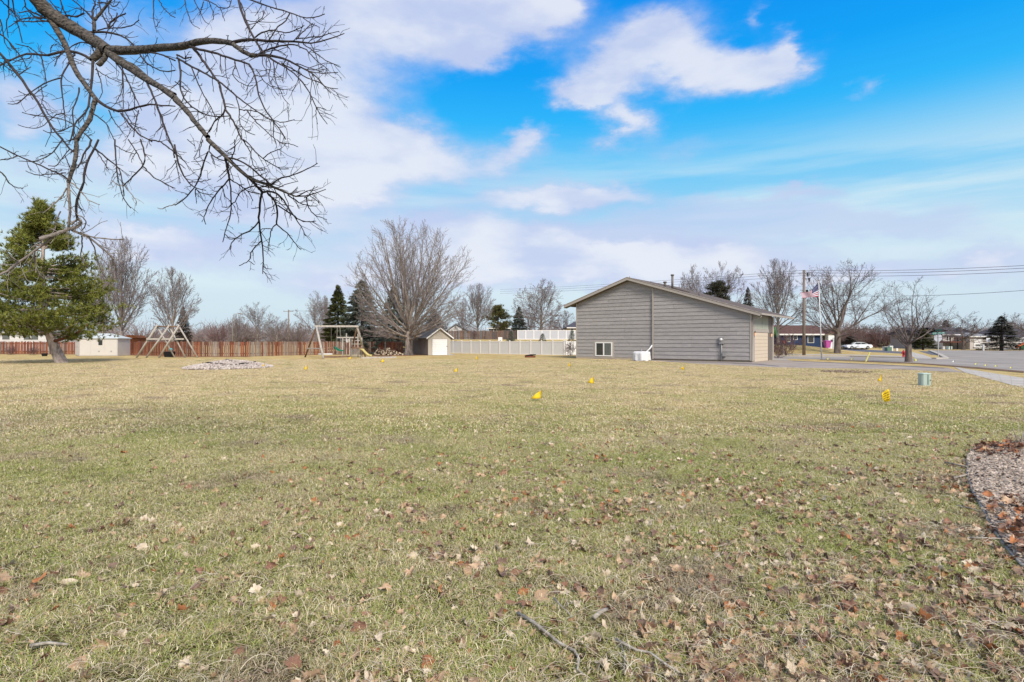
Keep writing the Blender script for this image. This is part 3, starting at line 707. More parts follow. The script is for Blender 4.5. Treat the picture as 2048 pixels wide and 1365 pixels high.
HL = Vector((5.54, 48.9, 0)); W = Vector((0.79, -0.613, 0)).normalized(); NB = Vector((-W.y, W.x, 0))  # NB points back (away)
def hp(s, z, out=0.0): return HL + W * s - NB * out + Vector((0, 0, z))
WL = 14.4; SP = 4.97; ZP = 6.62; ZL = 4.62 - .0; 
def roof_z(s):   # upper edge of rake boards
    return ZP - (SP - s) * 0.339 if s < SP else ZP - (s - SP) * 0.313
def s_at(z, side):
    return SP - (ZP - z) / 0.339 if side < 0 else SP + (ZP - z) / 0.313

def build_house():
    root = thing('grey_house', 'long grey lap sided house with low gable roof and beige garage door', 'house', tuple(HL))
    O = Vector(root.location)
    def l(v): return tuple(Vector(v) - O)
    DEP = 10.0
    # solid body behind the boards
    topcut = 0.22
    prof = [hp(0.02, 0), hp(WL - .02, 0), hp(WL - .02, roof_z(WL) - topcut), hp(SP, roof_z(SP) - topcut), hp(0.02, roof_z(0) - topcut)]
    sc_ = 11.0; prof1 = [hp(0.02, 0), hp(sc_, 0), hp(sc_, roof_z(sc_) - topcut), hp(SP, roof_z(SP) - topcut), hp(0.02, roof_z(0) - topcut)]
    prof2 = [hp(sc_ + .001, 0), hp(WL - .02, 0), hp(WL - .02, roof_z(WL) - topcut), hp(sc_ + .001, roof_z(sc_) - topcut)]
    b = MB(); b.prism([l(p) for p in prof1], NB * DEP); b.prism([l(p) for p in prof2], NB * 5.55); b.build('wall', M_TRIMD, root)
    fb = MB(); fb.prism([l(hp(-.01, -.1, .03)), l(hp(WL + .01, -.1, .03)), l(hp(WL + .01, .17, .03)), l(hp(-.01, .17, .03))], NB * 5.5); fb.build('foundation', M_FOUND, root)
    # lap siding, one board per course and section
    ST = 7.05; course = 0.297; jr = random.Random(6)
    def boards(s0, s1, zb, out):
        z = zb
        while z < ZP:
            z1 = z + course + .012
            def cut(s, zz):  # keep below the roof
                return zz
            a0, a1 = s0, s1; c0, c1 = s0, s1
            lim = .16
            la, ra = s_at(z + lim, -1), s_at(z + lim, 1); lc, rc = s_at(z1 + lim, -1), s_at(z1 + lim, 1)
            a0, a1 = max(s0, la), min(s1, ra); c0, c1 = max(s0, lc), min(s1, rc)
            if a1 - a0 < .25: break
            if c1 <= c0: c0 = c1 = min(max(SP, s0), s1) ; c1 += .02
            lo_, hi_ = max(a0, c0), min(a1, c1); cut_ = [(a0, a1, c0, c1)]
            if hi_ - lo_ > 2.6: j_ = jr.uniform(lo_ + .8, hi_ - .8); cut_ = [(a0, j_ - .004, c0, j_ - .004), (j_ + .004, a1, j_ + .004, c1)]
            for e0, e1, g0, g1 in cut_:
                mb = MB(); vv = []; dz = jr.uniform(-.004, .004)
                for s, zz, o in ((e0, z + dz, out + .044), (e1, z + dz, out + .044), (g1, z1, out + .010), (g0, z1, out + .010)): vv.append(l(hp(s, zz, o)))
                vv += [l(hp(s, zz, out - .006)) for s, zz in ((e0, z), (e1, z), (g1, z1), (g0, z1))]
                mb.add(vv, [(0, 1, 2, 3), (7, 6, 5, 4), (0, 4, 5, 1), (1, 5, 6, 2), (2, 6, 7, 3), (3, 7, 4, 0)])
                mb.build('siding_board', M_SIDE, root)
            z += course
    boards(0.09, ST - .04, .17, 0.0)
    boards(ST + .06, WL - .09, .14, 0.12)
    # vertical trims
    for s, o, zt in ((.04, .05, roof_z(.04) - .15), (ST, .19, roof_z(ST) - .15), (WL - .05, .18, roof_z(WL) - .15)):
        mb = MB(); M_ = Matrix((( *W, 0), (*(-NB), 0), (0, 0, 1, 0), (0, 0, 0, 1))).transposed()
        M_.translation = Vector(l(hp(s, 0)))
        mb.box((-.055, -.02, .1), (.055, o, zt), M_); mb.build('corner_trim', M_TRIM, root)
    # window
    s0, s1, z0, z1 = 1.88, 3.45, .24, 1.40
    def rect(name, a, b_, c, d, o0, o1, m, parent=root):
        mb = MB(); mb.prism([l(hp(a, c, o0)), l(hp(b_, c, o0)), l(hp(b_, d, o0)), l(hp(a, d, o0))], -NB * (o1 - o0)); return mb.build(name, m, parent)
    win = rect('window', s0 - .17, s1 + .17, z0 - .17, z1 + .13, -.01, .045, M_TRIM)
    fr = MB()
    for (a, b_, c, d) in ((s0, s0 + .09, z0, z1), (s1 - .09, s1, z0, z1), (s0 + .09, s1 - .09, z0, z0 + .08), (s0 + .09, s1 - .09, z1 - .08, z1), ((s0 + s1) / 2 - .05, (s0 + s1) / 2 + .05, z0 + .08, z1 - .08)):
        fr.prism([l(hp(a, c, .04)), l(hp(b_, c, .04)), l(hp(b_, d, .04)), l(hp(a, d, .04))], -NB * .05)
    fr.build('window_frame', M_WHITE, win)
    mid = (s0 + s1) / 2
    rect('pane', s0 + .09, mid - .05, z0 + .08, z1 - .08, .03, .055, M_GLASS, win); rect('pane', mid + .05, s1 - .09, z0 + .08, z1 - .08, .03, .055, M_GLASSC, win)
    # roof: two slabs, rake boards, gutters
    OH = .42; EL = -1.0; ER = 15.05; T = .10
    for side, (sa, sb) in enumerate(((EL, SP), (SP, ER))):
        mb = MB(); za, zb = roof_z(sa), roof_z(sb)
        dback = DEP + .4
        mb.prism([l(hp(sa, za, OH)), l(hp(sb, zb, OH)), l(hp(sb, zb - T, OH)), l(hp(sa, za - T, OH))], NB * (dback + OH))
        mb.build('roof', M_SHING, root)
        mb = MB(); ra = MB()
        mb.prism([l(hp(sa, za - .03, OH + .03)), l(hp(sb, zb - .03, OH + .03)), l(hp(sb, zb - .24, OH + .03)), l(hp(sa, za - .24, OH + .03))], NB * .028)
        mb.build('rake_board', M_TRIM, root)
        mb = MB(); mb.prism([l(hp(sa, za + .012, OH + .05)), l(hp(sb, zb + .012, OH + .05)), l(hp(sb, zb - .035, OH + .05)), l(hp(sa, za - .035, OH + .05))], NB * .06)
        mb.build('drip_edge', mat('drip', (168, 158, 148), 0.6), root)
        mb = MB(); mb.prism([l(hp(sa, za - .24, OH)), l(hp(sb, zb - .24, OH)), l(hp(sb, zb - .262, OH)), l(hp(sa, za - .262, OH))], NB * (OH + .03)); mb.build('soffit', M_SOFFIT, root)
    # garage front (faces right): local frame u=NB (back), w=+W out
    def gp(t, z, o=0.0): return HL + W * (WL + o) + NB * t + Vector((0, 0, z))
    def grect(name, a, b_, c, d, o0, o1, m, parent=root):
        mb = MB(); mb.prism([l(gp(a, c, o0)), l(gp(b_, c, o0)), l(gp(b_, d, o0)), l(gp(a, d, o0))], W * (o1 - o0)); return mb.build(name, m, parent)
    zt = roof_z(WL) - .3
    grect('facade_trim', 0, .5, .1, zt, .0, .05, M_TRIM); grect('facade_trim', 4.35, 5.5, .1, zt, 0, .05, M_TRIMD); grect('facade_trim', 5.3, 5.6, .1, zt, .05, .12, M_TRIM)
    grect('lintel', .5, 4.35, 2.13, 2.36, 0, .06, M_TRIM)
    for i in range(2): grect('sage_panel', .5 + i * 2.1, .5 + i * 2.1 + 2.05, 2.37, zt, 0, .03, M_SAGE)
    door = grect('garage_door', .55, 4.25, .0, 2.13, -.02, .005, M_TRIMD)
    for i in range(8):
        c = .02 + i * .264; p_ = grect('door_panel', .57, 4.2, c, c + .25, .005, .028, M_BEIGE, door)
    grect('door_jamb', 4.2, 4.36, 0, 2.14, .02, .06, M_TRIMD)
    for t, z in ((.3, 1.98), (4.85, 1.95)):
        mb = MB(); c = Vector(l(gp(t, z, .12)))
        mb.cur = 0; mb.tube([c + Vector((0, 0, -.12)), c + Vector((0, 0, .12))], [.06, .085], 8); mb.cur = 1; mb.tube([c + Vector((0, 0, .12)), c + Vector((0, 0, .2))], [.1, .03], 8); mb.bar(c, c - W * .1, .03)
        mb.build('wall_lamp', [mat('lamp_glow', (226, 190, 160), 0.4, 0.02, emit=((255, 190, 150), 0.12)), M_DARK], root)
    # right eave: gutter and downspout
    mb = MB(); za = roof_z(ER); mb.bar(l(hp(ER + .03, za - .08, OH - .05)), l(hp(ER + .03, za - .08, OH) + NB * (DEP + .2)), .13, .13); mb.build('gutter', M_TRIM, root)
    mb = MB(); q0 = hp(ER, za - .15, .15)
    mb.tube([l(q0), l(q0 + Vector((0, 0, -.12))), l(hp(WL + .06, za - .52, .1)), l(hp(WL + .06, .18, .1)), l(hp(WL + .12, .08, .3))], .05, 6); mb.build('downspout', M_TRIM, root, True)
    # roof plumbing
    def rp(px, py): # point on the front part of the roof near the ridge line
        return None
    def vent(s, back, h, r, capr, name='vent_pipe'):
        base = hp(s, roof_z(s) - .05, 0) + NB * back; mb = MB(); mb.tube([l(base), l(base + Vector((0, 0, h)))], r, 10); 
        if capr: mb.tube([l(base + Vector((0, 0, h))), l(base + Vector((0, 0, h + .05))), l(base + Vector((0, 0, h + .12)))], [capr * .8, capr, capr * .7], 10)
        mb.build(name, M_TRIMD, root, True)
    vent(8.2, .9, 1.05, .085, .15); vent(7.3, 1.6, .32, .10, .16); vent(10.2, 1.2, .42, .035, 0)
    bx = hp(8.7, roof_z(8.7) + .02, 0) + NB * 1.4; mb = MB(); mb.bar(l(bx - W * .6 + Vector((0, 0, .19))), l(bx + W * .6 + Vector((0, 0, -.18))), .5, .12); mb.build('vent_box', M_SHING, root)
    # electricity meter with its conduit
    c = hp(12.35, 1.55, .165); m_ = thing('utility_meter', 'grey electricity meter box with round dial and conduit on the siding', 'meter', tuple(c))
    M_ = Matrix((( *W, 0), (*(-NB), 0), (0, 0, 1, 0), (0, 0, 0, 1))).transposed()
    mb = MB(); mb.box((-.17, 0, -.25), (.17, .14, .25), M_); mb.build('meter_box', M_METAL, m_)
    mb = MB(); cc = -NB * .0; a = M_ @ Vector((0, .14, .06)); b2 = M_ @ Vector((0, .24, .06)); mb.tube([a, b2], [.1, .085], 12); mb.build('dial', M_WHITE, m_, True)
    mb = MB(); mb.tube([M_ @ Vector((0, .06, -.25)), M_ @ Vector((0, .06, -1.5))], .045, 8); mb.build('conduit', M_METAL, m_, True)
    mb = MB(); mb.box((.08, .02, -1.15), (.33, .14, -.88), M_); mb.build('junction_box', M_METAL, m_)
    mb = MB(); mb.tube([M_ @ Vector((-.17, .05, -.2)), M_ @ Vector((-.26, .05, -.3)), M_ @ Vector((-.25, .05, -.8)), M_ @ Vector((-.2, .05, -1.45)), M_ @ Vector((-.05, .05, -1.5))], .012, 5); mb.build('cable', M_DARK, m_, True)
    # slanting white duct pipe against the middle trim
    a = hp(ST - .05, 1.18, .14); t_ = thing('drain_pipe', 'slanting white drain pipe leaning from the wall trim down to the ground', 'pipe', tuple(hp(ST, 0, .5)))
    o2 = Vector(t_.location); mb = MB(); mb.tube([a - o2, hp(ST - .25, .85, .3) - o2, hp(ST - .95, .05, .9) - o2], .055, 8); mb.build('pipe', M_WHITE, t_, True)
build_house()

def cloth_cover():
    t = thing('covered_air_conditioner', 'outdoor cooling unit wrapped in a crumpled white tarp beside the grey wall', 'air conditioner', (*G(1283, 723), 0), R(38))
    b = MB(); b.box((-.45, -.45, 0), (.45, .45, .55)); b.build('unit', M_METAL, t)
    n = 40; V = []; rows = 9
    for r_ in range(rows):
        f = r_ / (rows - 1)
        for k in range(n):
            a = 2 * math.pi * k / n; sq = 1 / max(abs(math.cos(a)), abs(math.sin(a))); rad = .5 * min(sq, 1.25)
            if f < .3: rr = rad * f / .3; z = .72 + .02 * math.sin(3 * a) * f
            else: g = (f - .3) / .7; rr = rad * (1 + .10 * g * math.sin(7 * a) + .05 * g * math.sin(13 * a + 1) + .06 * g); z = .72 - .68 * g + .03 * math.sin(5 * a)
            V.append((rr * math.cos(a), rr * math.sin(a), z))
    Fc = [(r_ * n + k, r_ * n + (k + 1) % n, (r_ + 1) * n + (k + 1) % n, (r_ + 1) * n + k) for r_ in range(rows - 1) for k in range(n)]
    b = MB(); b.add(V, Fc); b.build('tarp', mat('tarp', (222, 220, 218), 0.7, 0.04, 6, bump=0.5, bscale=9), t, True)
    b = MB(); b.tube([(.1, .1, .7), (.1, .1, .9)], .06, 8); b.build('cap', M_METAL, t)
cloth_cover()

# ------------------------------------------------------------------ fences
WOODC = [(152, 88, 62), (138, 80, 58), (164, 104, 76), (158, 130, 112), (166, 152, 140), (120, 82, 66)]
WM = [mat('picket_wood', c, 0.9, 0, 3, tuple(int(v * .72) for v in c), 0.4, 30, stretch=(4, 4, .5), space='World') for c in WOODC]
def picket_fence(name, label, pts, h, pitch, w, pal, sag=.03, seed=1, thick=.02, dog=.05, cat='fence', rails=True):
    rng = random.Random(seed); root = thing(name, label, cat, (pts[0][0], pts[0][1], float(gz(*pts[0]))))
    O = Vector(root.location); cache = {}
    rl = MB(); posts = MB(); side = 0.05
    for (a, b_) in zip(pts[:-1], pts[1:]):
        A = Vector((*a, 0)); B = Vector((*b_, 0)); d = (B - A); L_ = d.length; d.normalize(); nrm = Vector((d.y, -d.x, 0))
        if nrm.y > 0: nrm = -nrm
        n = max(1, int(L_ / pitch)); ang = math.atan2(d.y, d.x)
        for i in range(n):
            p = A + d * ((i + .5) * L_ / n); hh = h + rng.uniform(-sag, sag); mi = pal(i / n, rng, p)
            key = (mi, rng.randrange(3))
            if key not in cache:
                mb = MB(); ww = w / 2; k = .985 + .01 * key[1]
                poly = [(-ww, 0, 0), (ww, 0, 0), (ww, 0, 1 - dog), (ww * .55, 0, k), (-ww * .55, 0, k), (-ww, 0, 1 - dog)]
                mb.prism(poly, (0, thick, 0)); me = bpy.data.meshes.new('picket'); me.from_pydata(mb.v, [], mb.f); me.materials.append(WM[mi]); cache[key] = me
            z = float(gz(p.x, p.y)); o = link('picket', cache[key], root); o.location = p + nrm * (.03 if i % 2 else .045) + Vector((0, 0, z)) - O
            o.rotation_euler = (0, rng.gauss(0, .006), ang); o.scale = (rng.uniform(.92, 1.05), 1, hh)
        if rails:
            m_ = max(1, int(L_ / 2.4))
            for k in range(m_):
                p = A + d * (k * L_ / m_); q_ = A + d * ((k + 1) * L_ / m_); z0 = float(gz(p.x, p.y)); z1 = float(gz(q_.x, q_.y))
                for f in (.2, .82): rl.bar(p - nrm * .04 + Vector((0, 0, z0 + h * f)) - O, q_ - nrm * .04 + Vector((0, 0, z1 + h * f)) - O, .04, .09)
                pp = MB(); pp.bar(p - nrm * .1 + Vector((0, 0, z0)) - O, p - nrm * .1 + Vector((0, 0, z0 + h * 1.02)) - O, .1); pp.build('post', WM[4], root)
    if rails: rl.build('rail', WM[5], root)
    return root
def pal_back(t, rng, p):
    red = 0.92 if p.x < -30 else (.42 if p.x < -24 or (p.x > -19.5 and p.x < -17) else .3)
    if p.x > -16: red = .7
    return rng.choice([0, 1, 2, 5]) if rng.random() < red else rng.choice([3, 4, 3])
picket_fence('picket_fence', 'long red brown and weathered grey picket fence across the back of the yard', [(-62, 67), (-47.5, 64.7), (-41, 62.4), (-31, 55.1), (-25.2, 54.9), (-22.6, 61), (-18.3, 64.5), (-13.2, 69)], 1.45, .207, .165, pal_back)
# grey-brown fence on the rise
def pal_rise(t, rng, p): return rng.choice([3, 5]) if p.x > -1 else rng.choice([4, 3, 5])
WM2 = [mat('board_wood', c, 0.9, 0, 3, tuple(int(v * .75) for v in c), 0.4, 30, stretch=(4, 4, .5), space='World') for c in ((112, 108, 106), (124, 98, 82), (98, 86, 80), (140, 116, 98))]
_keep = WM; WM = [WM2[0], WM2[1], WM2[2], WM2[1], WM2[0], WM2[2]]
picket_fence('board_fence', 'weathered brown grey board fence standing up the rise behind the white fence', [(-13.5, 97), (-5, 96), (.8, 95)], 1.52, .27, .25, pal_rise, seed=4, dog=.01)
WM = _keep

def vinyl_fence(name, label, pts, n, h, capped=True, panel_m=None, post_m=None, ribs=8):
    root = thing(name, label, 'fence', (*pts[0], float(gz(*pts[0])))); O = Vector(root.location)
    A = Vector((*pts[0], 0)); B = Vector((*pts[1], 0)); d = (B - A).normalized(); L_ = (B - A).length; ang = math.atan2(d.y, d.x); step = L_ / n
    mb = MB(); mb.box((-.065, -.065, 0), (.065, .065, h)); 
    if capped: mb.add([(-.085, -.085, h), (.085, -.085, h), (.085, .085, h), (-.085, .085, h), (0, 0, h + .09)], [(0, 1, 4), (1, 2, 4), (2, 3, 4), (3, 0, 4), (3, 2, 1, 0)])
    pm = bpy.data.meshes.new('post'); pm.from_pydata(mb.v, [], mb.f); pm.materials.append(post_m)
    mb = MB(); w = step - .13; r_ = ribs
    for i in range(r_):
        a = -w / 2 + i * w / r_; mb.box((a + .004, -.018, .09), (a + w / r_ - .004, .018, h - .1))
    mb.box((-w / 2, -.012, .09), (w / 2, .012, h - .1))
    pn = bpy.data.meshes.new('panel'); pn.from_pydata(mb.v, [], mb.f); pn.materials.append(panel_m)
    mb = MB(); mb.box((-w / 2, -.035, .0), (w / 2, .035, .11)); mb.box((-w / 2, -.035, h - .13), (w / 2, .035, h - .03)); rm = bpy.data.meshes.new('rail'); rm.from_pydata(mb.v, [], mb.f); rm.materials.append(post_m)
    for i in range(n + 1):
        p = A + d * (i * step); o = link('post', pm, root); o.location = p + Vector((0, 0, float(gz(p.x, p.y)))) - O; o.rotation_euler = (0, 0, ang)
        if i < n:
            q_ = p + d * step / 2; z = float(gz(q_.x, q_.y)); o = link('panel', pn, root); o.location = q_ + Vector((0, 0, z)) - O; o.rotation_euler = (0, 0, ang)
            o = link('rail', rm, o); o.location = (0, 0, 0)
    return root
M_VIN = mat('vinyl_tan', (202, 201, 198), 0.6, 0.02, 2); M_VINP = mat('vinyl_post', (216, 212, 206), 0.6, 0.01, 2)
M_VIN2 = mat('vinyl_grey', (182, 184, 190), 0.6, 0.02, 2)
vinyl_fence('vinyl_fence', 'long tan white vinyl privacy fence running from the small garage to the grey house', ((-8.4, 70.6), (5.55, 60.4)), 12, 1.5, True, M_VIN, M_VINP)
vinyl_fence('vinyl_fence', 'bright white vinyl fence section behind the bare shrub at the house corner', ((5.75, 60.6), (10.5, 62.5)), 2, 1.5, True, M_WHITE, M_WHITE)
vinyl_fence('vinyl_fence', 'grey panelled vinyl fence with white posts up on the rise', ((.95, 95.2), (14.5, 95.5)), 10, 1.58, False, M_VIN2, M_WHITE, 5)

# ------------------------------------------------------------------ small garage shed
def garage_shed():
    # front gable faces right-front; corner px: left back 823, corner 856, right 900
    A = Vector((*G(856.5, 711.8), 0)); Bp = Vector((X(900, 59.0), 59.0, 0)); d = (Bp - A).normalized(); back = Vector((-d.y, d.x, 0)); wid = 2.42
    side = Vector((-1.0, .55, 0)).normalized(); 
    # make it square: front along d, depth along back
    d = Vector((.85, .527, 0)).normalized(); back = Vector((-d.y, d.x, 0))
    root = thing('garage_shed', 'small grey beige gabled garage with white roll up door behind the big bare tree', 'shed', tuple(A)); O = A
    wid = 2.55; dep = 4.5; he = 1.95; hr = 2.85; hf = 2.0
    def q(u, v, z): return tuple(d * u + back * v + Vector((0, 0, z)))
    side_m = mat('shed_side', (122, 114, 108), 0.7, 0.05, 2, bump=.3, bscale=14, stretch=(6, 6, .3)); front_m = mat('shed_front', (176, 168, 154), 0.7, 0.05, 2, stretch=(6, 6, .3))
    b = MB(); b.prism([q(0, .03, 0), q(wid, .03, 0), q(wid, .03, he), q(wid / 2, .03, hr), q(0, .03, he)], back * dep); b.build('wall', side_m, root)
    b = MB()
    for (u0, u1) in ((-.01, .42), (2.2, wid + .01)): b.prism([q(u0, 0, 0), q(u1, 0, 0), q(u1, 0, he), q(u0, 0, he)], back * .028)
    b.prism([q(.42, 0, 1.72), q(2.2, 0, 1.72), q(2.2, 0, he), q(.42, 0, he)], back * .028); b.prism([q(0, 0, he), q(wid, 0, he), q(wid / 2, 0, hr)], back * .028); b.build('front_wall', front_m, root)
    # vertical boards on the left side
    n = 14
    for i in range(n):
        v0 = .05 + i * dep / n; bb = MB(); bb.prism([q(-.02, v0, .12), q(-.02, v0 + dep / n - .03, .12), q(-.02, v0 + dep / n - .03, he), q(-.02, v0, he)], d * .02); bb.build('board', side_m, root)
    dr = MB(); dr.prism([q(.44, .0, .02), q(2.18, .0, .02), q(2.18, .0, 1.70), q(.44, .0, 1.70)], back * .026); door = dr.build('door', mat('shed_door_gap', (180, 180, 180), .6), root)
    for i in range(9):
        z = .03 + i * .186; pb = MB(); pb.prism([q(.46, -.02, z), q(2.16, -.02, z), q(2.16, -.02, z + .175), q(.46, -.02, z + .175)], back * .022); pb.build('door_slat', M_WHITE, door)
    hb = MB(); hb.bar(q(2.05, -.05, .95), q(2.2, -.05, .95), .04); hb.build('handle', M_DARK, door)
    # roof
    ov = .28; up = .06
    for sgn in (0, 1):
        if sgn == 0: e = [(-ov, he - ov * .66 + up), (wid / 2, hr + up)]
        else: e = [(wid / 2, hr + up), (wid + ov, he - ov * .66 + up)]
        b = MB(); b.prism([q(e[0][0], -.22, e[0][1]), q(e[1][0], -.22, e[1][1]), q(e[1][0], -.22, e[1][1] - .06), q(e[0][0], -.22, e[0][1] - .06)], back * (dep + .44)); b.build('roof', mat('shed_roof', (116, 118, 122), .9, .12, 6, bump=.5), root)
        b = MB(); b.prism([q(e[0][0], -.245, e[0][1] + .01), q(e[1][0], -.245, e[1][1] + .01), q(e[1][0], -.245, e[1][1] - .13), q(e[0][0], -.245, e[0][1] - .13)], back * .024); b.build('rake_board', M_WHITE, root)
garage_shed()

# ------------------------------------------------------------------ white plastic shed behind the pine
def plastic_shed():
    M1 = mat('resin_wall', (200, 194, 185), .5, .02, 2); M2 = mat('resin_roof', (196, 202, 200), .6, .06, 4, bump=.3)
    c = Vector((*G(151, 713.4), 0)); root = thing('storage_shed', 'cream resin storage shed with hipped roof and one small dark window', 'shed', tuple(c))
    d = Vector((.985, .17, 0)).normalized(); bk = Vector((-d.y, d.x, 0)); wid = 3.75; dep = 2.6; h = 1.72
    def q(u, v, z): return tuple(d * u + bk * v + Vector((0, 0, z)))
    ch = .45
    base = [(0, ch), (ch * .8, 0), (wid, 0), (wid, dep), (-1.3, dep), (-1.3, dep - .2)]
    b = MB(); b.prism([q(u, v, .02) for u, v in base], (0, 0, h)); b.build('wall', M1, root)
    for u0 in (1.55, 2.75): 
        b = MB(); b.box((0, 0, 0), (.01, .01, .01)); 
    for i, (u0, u1) in enumerate(((ch * .8 + .05, 1.35), (1.42, 2.55), (2.62, wid - .06))):
        b = MB(); b.prism([q(u0, -.022, .08), q(u1, -.022, .08), q(u1, -.022, h - .06), q(u0, -.022, h - .06)], bk * .02); b.build('wall_panel', M1, root)
    # doors on the left face
    dv = Vector((-1.3 - 0, dep - .2 - ch, 0)); L_ = dv.length; dv.normalize()
    for i in range(2):
        for j in range(2):
            a0 = .12 + i * (L_ / 2 - .06); a1 = a0 + L_ / 2 - .16; z0 = .12 + j * .8; P0 = d * 0 + bk * ch; dd = d * dv.x + bk * dv.y; nn = Vector((dd.y, -dd.x, 0)); nn = nn if nn.y < 0 else -nn
            pts = [P0 + dd * a0 + Vector((0, 0, z0)), P0 + dd * a1 + Vector((0, 0, z0)), P0 + dd * a1 + Vector((0, 0, z0 + .74)), P0 + dd * a0 + Vector((0, 0, z0 + .74))]
            b = MB(); b.prism([p + nn * .025 for p in pts], -nn * .02); b.build('door_panel', M1, root)
    top = h + .02; r = [(-.12, ch - .1), (ch * .7, -.12), (wid + .12, -.12), (wid + .12, dep + .1), (-1.42, dep + .1), (-1.42, dep - .3)]
    b = MB(); n = len(r); b.add([q(u, v, top) for u, v in r] + [q(u, v, top + .05) for u, v in r] + [q(.35, 1.15, top + .52), q(wid - 1.0, 1.15, top + .52)],
        [tuple(range(n))[::-1]] + [(i, (i + 1) % n, (i + 1) % n + n, i + n) for i in range(n)] + [(n + 1, n + 2, 2 * n + 1, 2 * n), (n + 2, n + 3, 2 * n + 1), (n + 3, n + 4, 2 * n, 2 * n + 1), (n + 4, n + 5, 2 * n), (n + 5, n + 0, 2 * n), (n, n + 1, 2 * n)])
    b.build('roof', M2, root)
    b = MB(); b.prism([q(2.05, -.05, 1.1), q(2.4, -.05, 1.1), q(2.4, -.05, 1.6), q(2.05, -.05, 1.6)], bk * .03); w_ = b.build('window', mat('resin_trim', (60, 60, 58), .5), root)
    b = MB(); b.prism([q(2.09, -.06, 1.14), q(2.36, -.06, 1.14), q(2.36, -.06, 1.56), q(2.09, -.06, 1.56)], bk * .012); b.build('pane', M_GLASS, w_)
    for u, z in ((2.1, .45), (3.2, .45)): b = MB(); b.bar(q(u, -.05, z), q(u, -.05, z + .08), .07); b.build('vent', M_METAL, root)
plastic_shed()

# ------------------------------------------------------------------ play frames
M_LOG = mat('weathered_log', (190, 184, 174), .9, 0, 4, (154, 146, 136), .5, 30, stretch=(3, 3, .6)); M_LOGD = mat('brown_log', (138, 112, 92), .9, 0, 4, (104, 80, 64), .5, 30)
def a_frame():
    Y0 = 51.0; root = thing('climbing_frame', 'bleached triple A-frame of round logs with cross rail before the red fence', 'play frame', (X(330, Y0), Y0, 0)); O = Vector(root.location)
    # apexes px (312,653),(336,653),(357,653); front feet 274,293.5,319 ; back feet 343,364,389
    for (fx, ax, bx, yy) in ((274, 313, 343, 0), (293.5, 337, 364.5, -.3), (319, 356.5, 389, -.6)):
        Yf = Y0 + yy; f = Vector((X(fx, Yf), Yf - .1, 0)) - O; a = Vector((X(ax, Yf), Yf, Z(654, Yf))) - O; k = Vector((X(bx, Yf), Yf + .5, 0)) - O
        ex = (a - f).normalized() * .16; ex2 = (a - k).normalized() * .2
        b = MB(); b.tube([f, a + ex], .085, 8); b.build('leg', M_LOG, root, True)
        b = MB(); b.tube([k, a + ex2 + Vector((0, .12, 0))], .065, 8); b.build('leg', M_LOG, root, True)
    b = MB(); b.tube([Vector((X(309, Y0), Y0 + .05, Z(654, Y0))) - O, Vector((X(358, Y0 - .6), Y0 - .55, Z(654, Y0 - .6))) - O], .06, 8); b.build('ridge_pole', M_LOGD, root, True)
    b = MB(); b.bar(Vector((X(296, Y0), Y0 - .2, Z(679, Y0))) - O, Vector((X(370, Y0), Y0 - .2, Z(679, Y0))) - O, .1, .15); b.build('cross_rail', M_LOG, root)
a_frame()

def swing_set():
    Y0 = 49.5; root = thing('swing_set', 'tall wooden A-frame swing set with heavy top beam before the spruces', 'swing set', (X(680, Y0), Y0, 0)); O = Vector(root.location)
    def v(px, py, Y): return Vector(P(px, py, Y)) - O
    zt = Z(654, Y0)
    La = Vector((X(632.5, Y0), Y0, zt)) - O; Ra = Vector((X(714, Y0 + .6), Y0 + .6, zt)) - O
    b = MB(); b.bar(La - Vector((.15, 0, -.03)), Ra + Vector((.15, 0, .03)), .14, .16); b.build('top_beam', M_LOG, root)
    feet = [(La, (610, 715.5), 'd'), (La, (647, 718.5), 'l'), (Ra, (700, 714), 'd'), (Ra, (731, 714.5), 'l')]
    for a, f, c in feet:
        g = Vector((*G(*f), 0)) - O; b = MB(); b.tube([g, a], .095 if c == 'l' else .075, 8); b.build('leg', M_LOG if c == 'l' else M_LOGD, root, True)
    b = MB(); b.bar(v(615, 697.5, 50.5), v(642, 698, 48.5), .05, .09); b.build('brace', M_LOG, root)
    b = MB(); b.bar(v(704, 697, 50.6), v(725, 697, 50.3), .06, .12); b.build('brace', M_LOGD, root)
    # baby swing seat, green
    t = thing('baby_swing', 'green moulded toddler swing seat hanging on ropes from the beam', 'swing', tuple(Vector(P(677, 701, Y0 + .3)))); o2 = Vector(t.location)
    b = MB(); prof = [(-.42, .30), (-.34, .32), (-.22, .05), (.05, -.08), (.42, -.10), (.45, -.02), (.12, .04), (-.08, .16)]
    b.prism([(x, -.18, z) for x, z in prof], (0, .36, 0)); b.build('seat', mat('swing_green', (20, 112, 84), .4, .1, 4), t)
    for dx in (-.2, .25):
        for dy in (-.16, .16): b = MB(); b.tube([(dx, dy, .05), (dx * .5, dy * .3, zt - o2.z - .06)], .008, 4); b.build('rope', M_LOG, t)
    t = thing('board_swing', 'flat pale board swing seat hanging low between the A-frame legs', 'swing', tuple(Vector(P(651, 709, Y0 + .2)))); o2 = Vector(t.location)
    b = MB(); b.box((-.60, -.1, -.05), (.60, .1, .05)); b.build('seat', M_WHITE, t)
    for dx in (-.5, .5): b = MB(); b.tube([(dx, 0, .05), (dx, 0, zt - o2.z - .06)], .006, 4); b.build('rope', M_LOG, t)
swing_set()

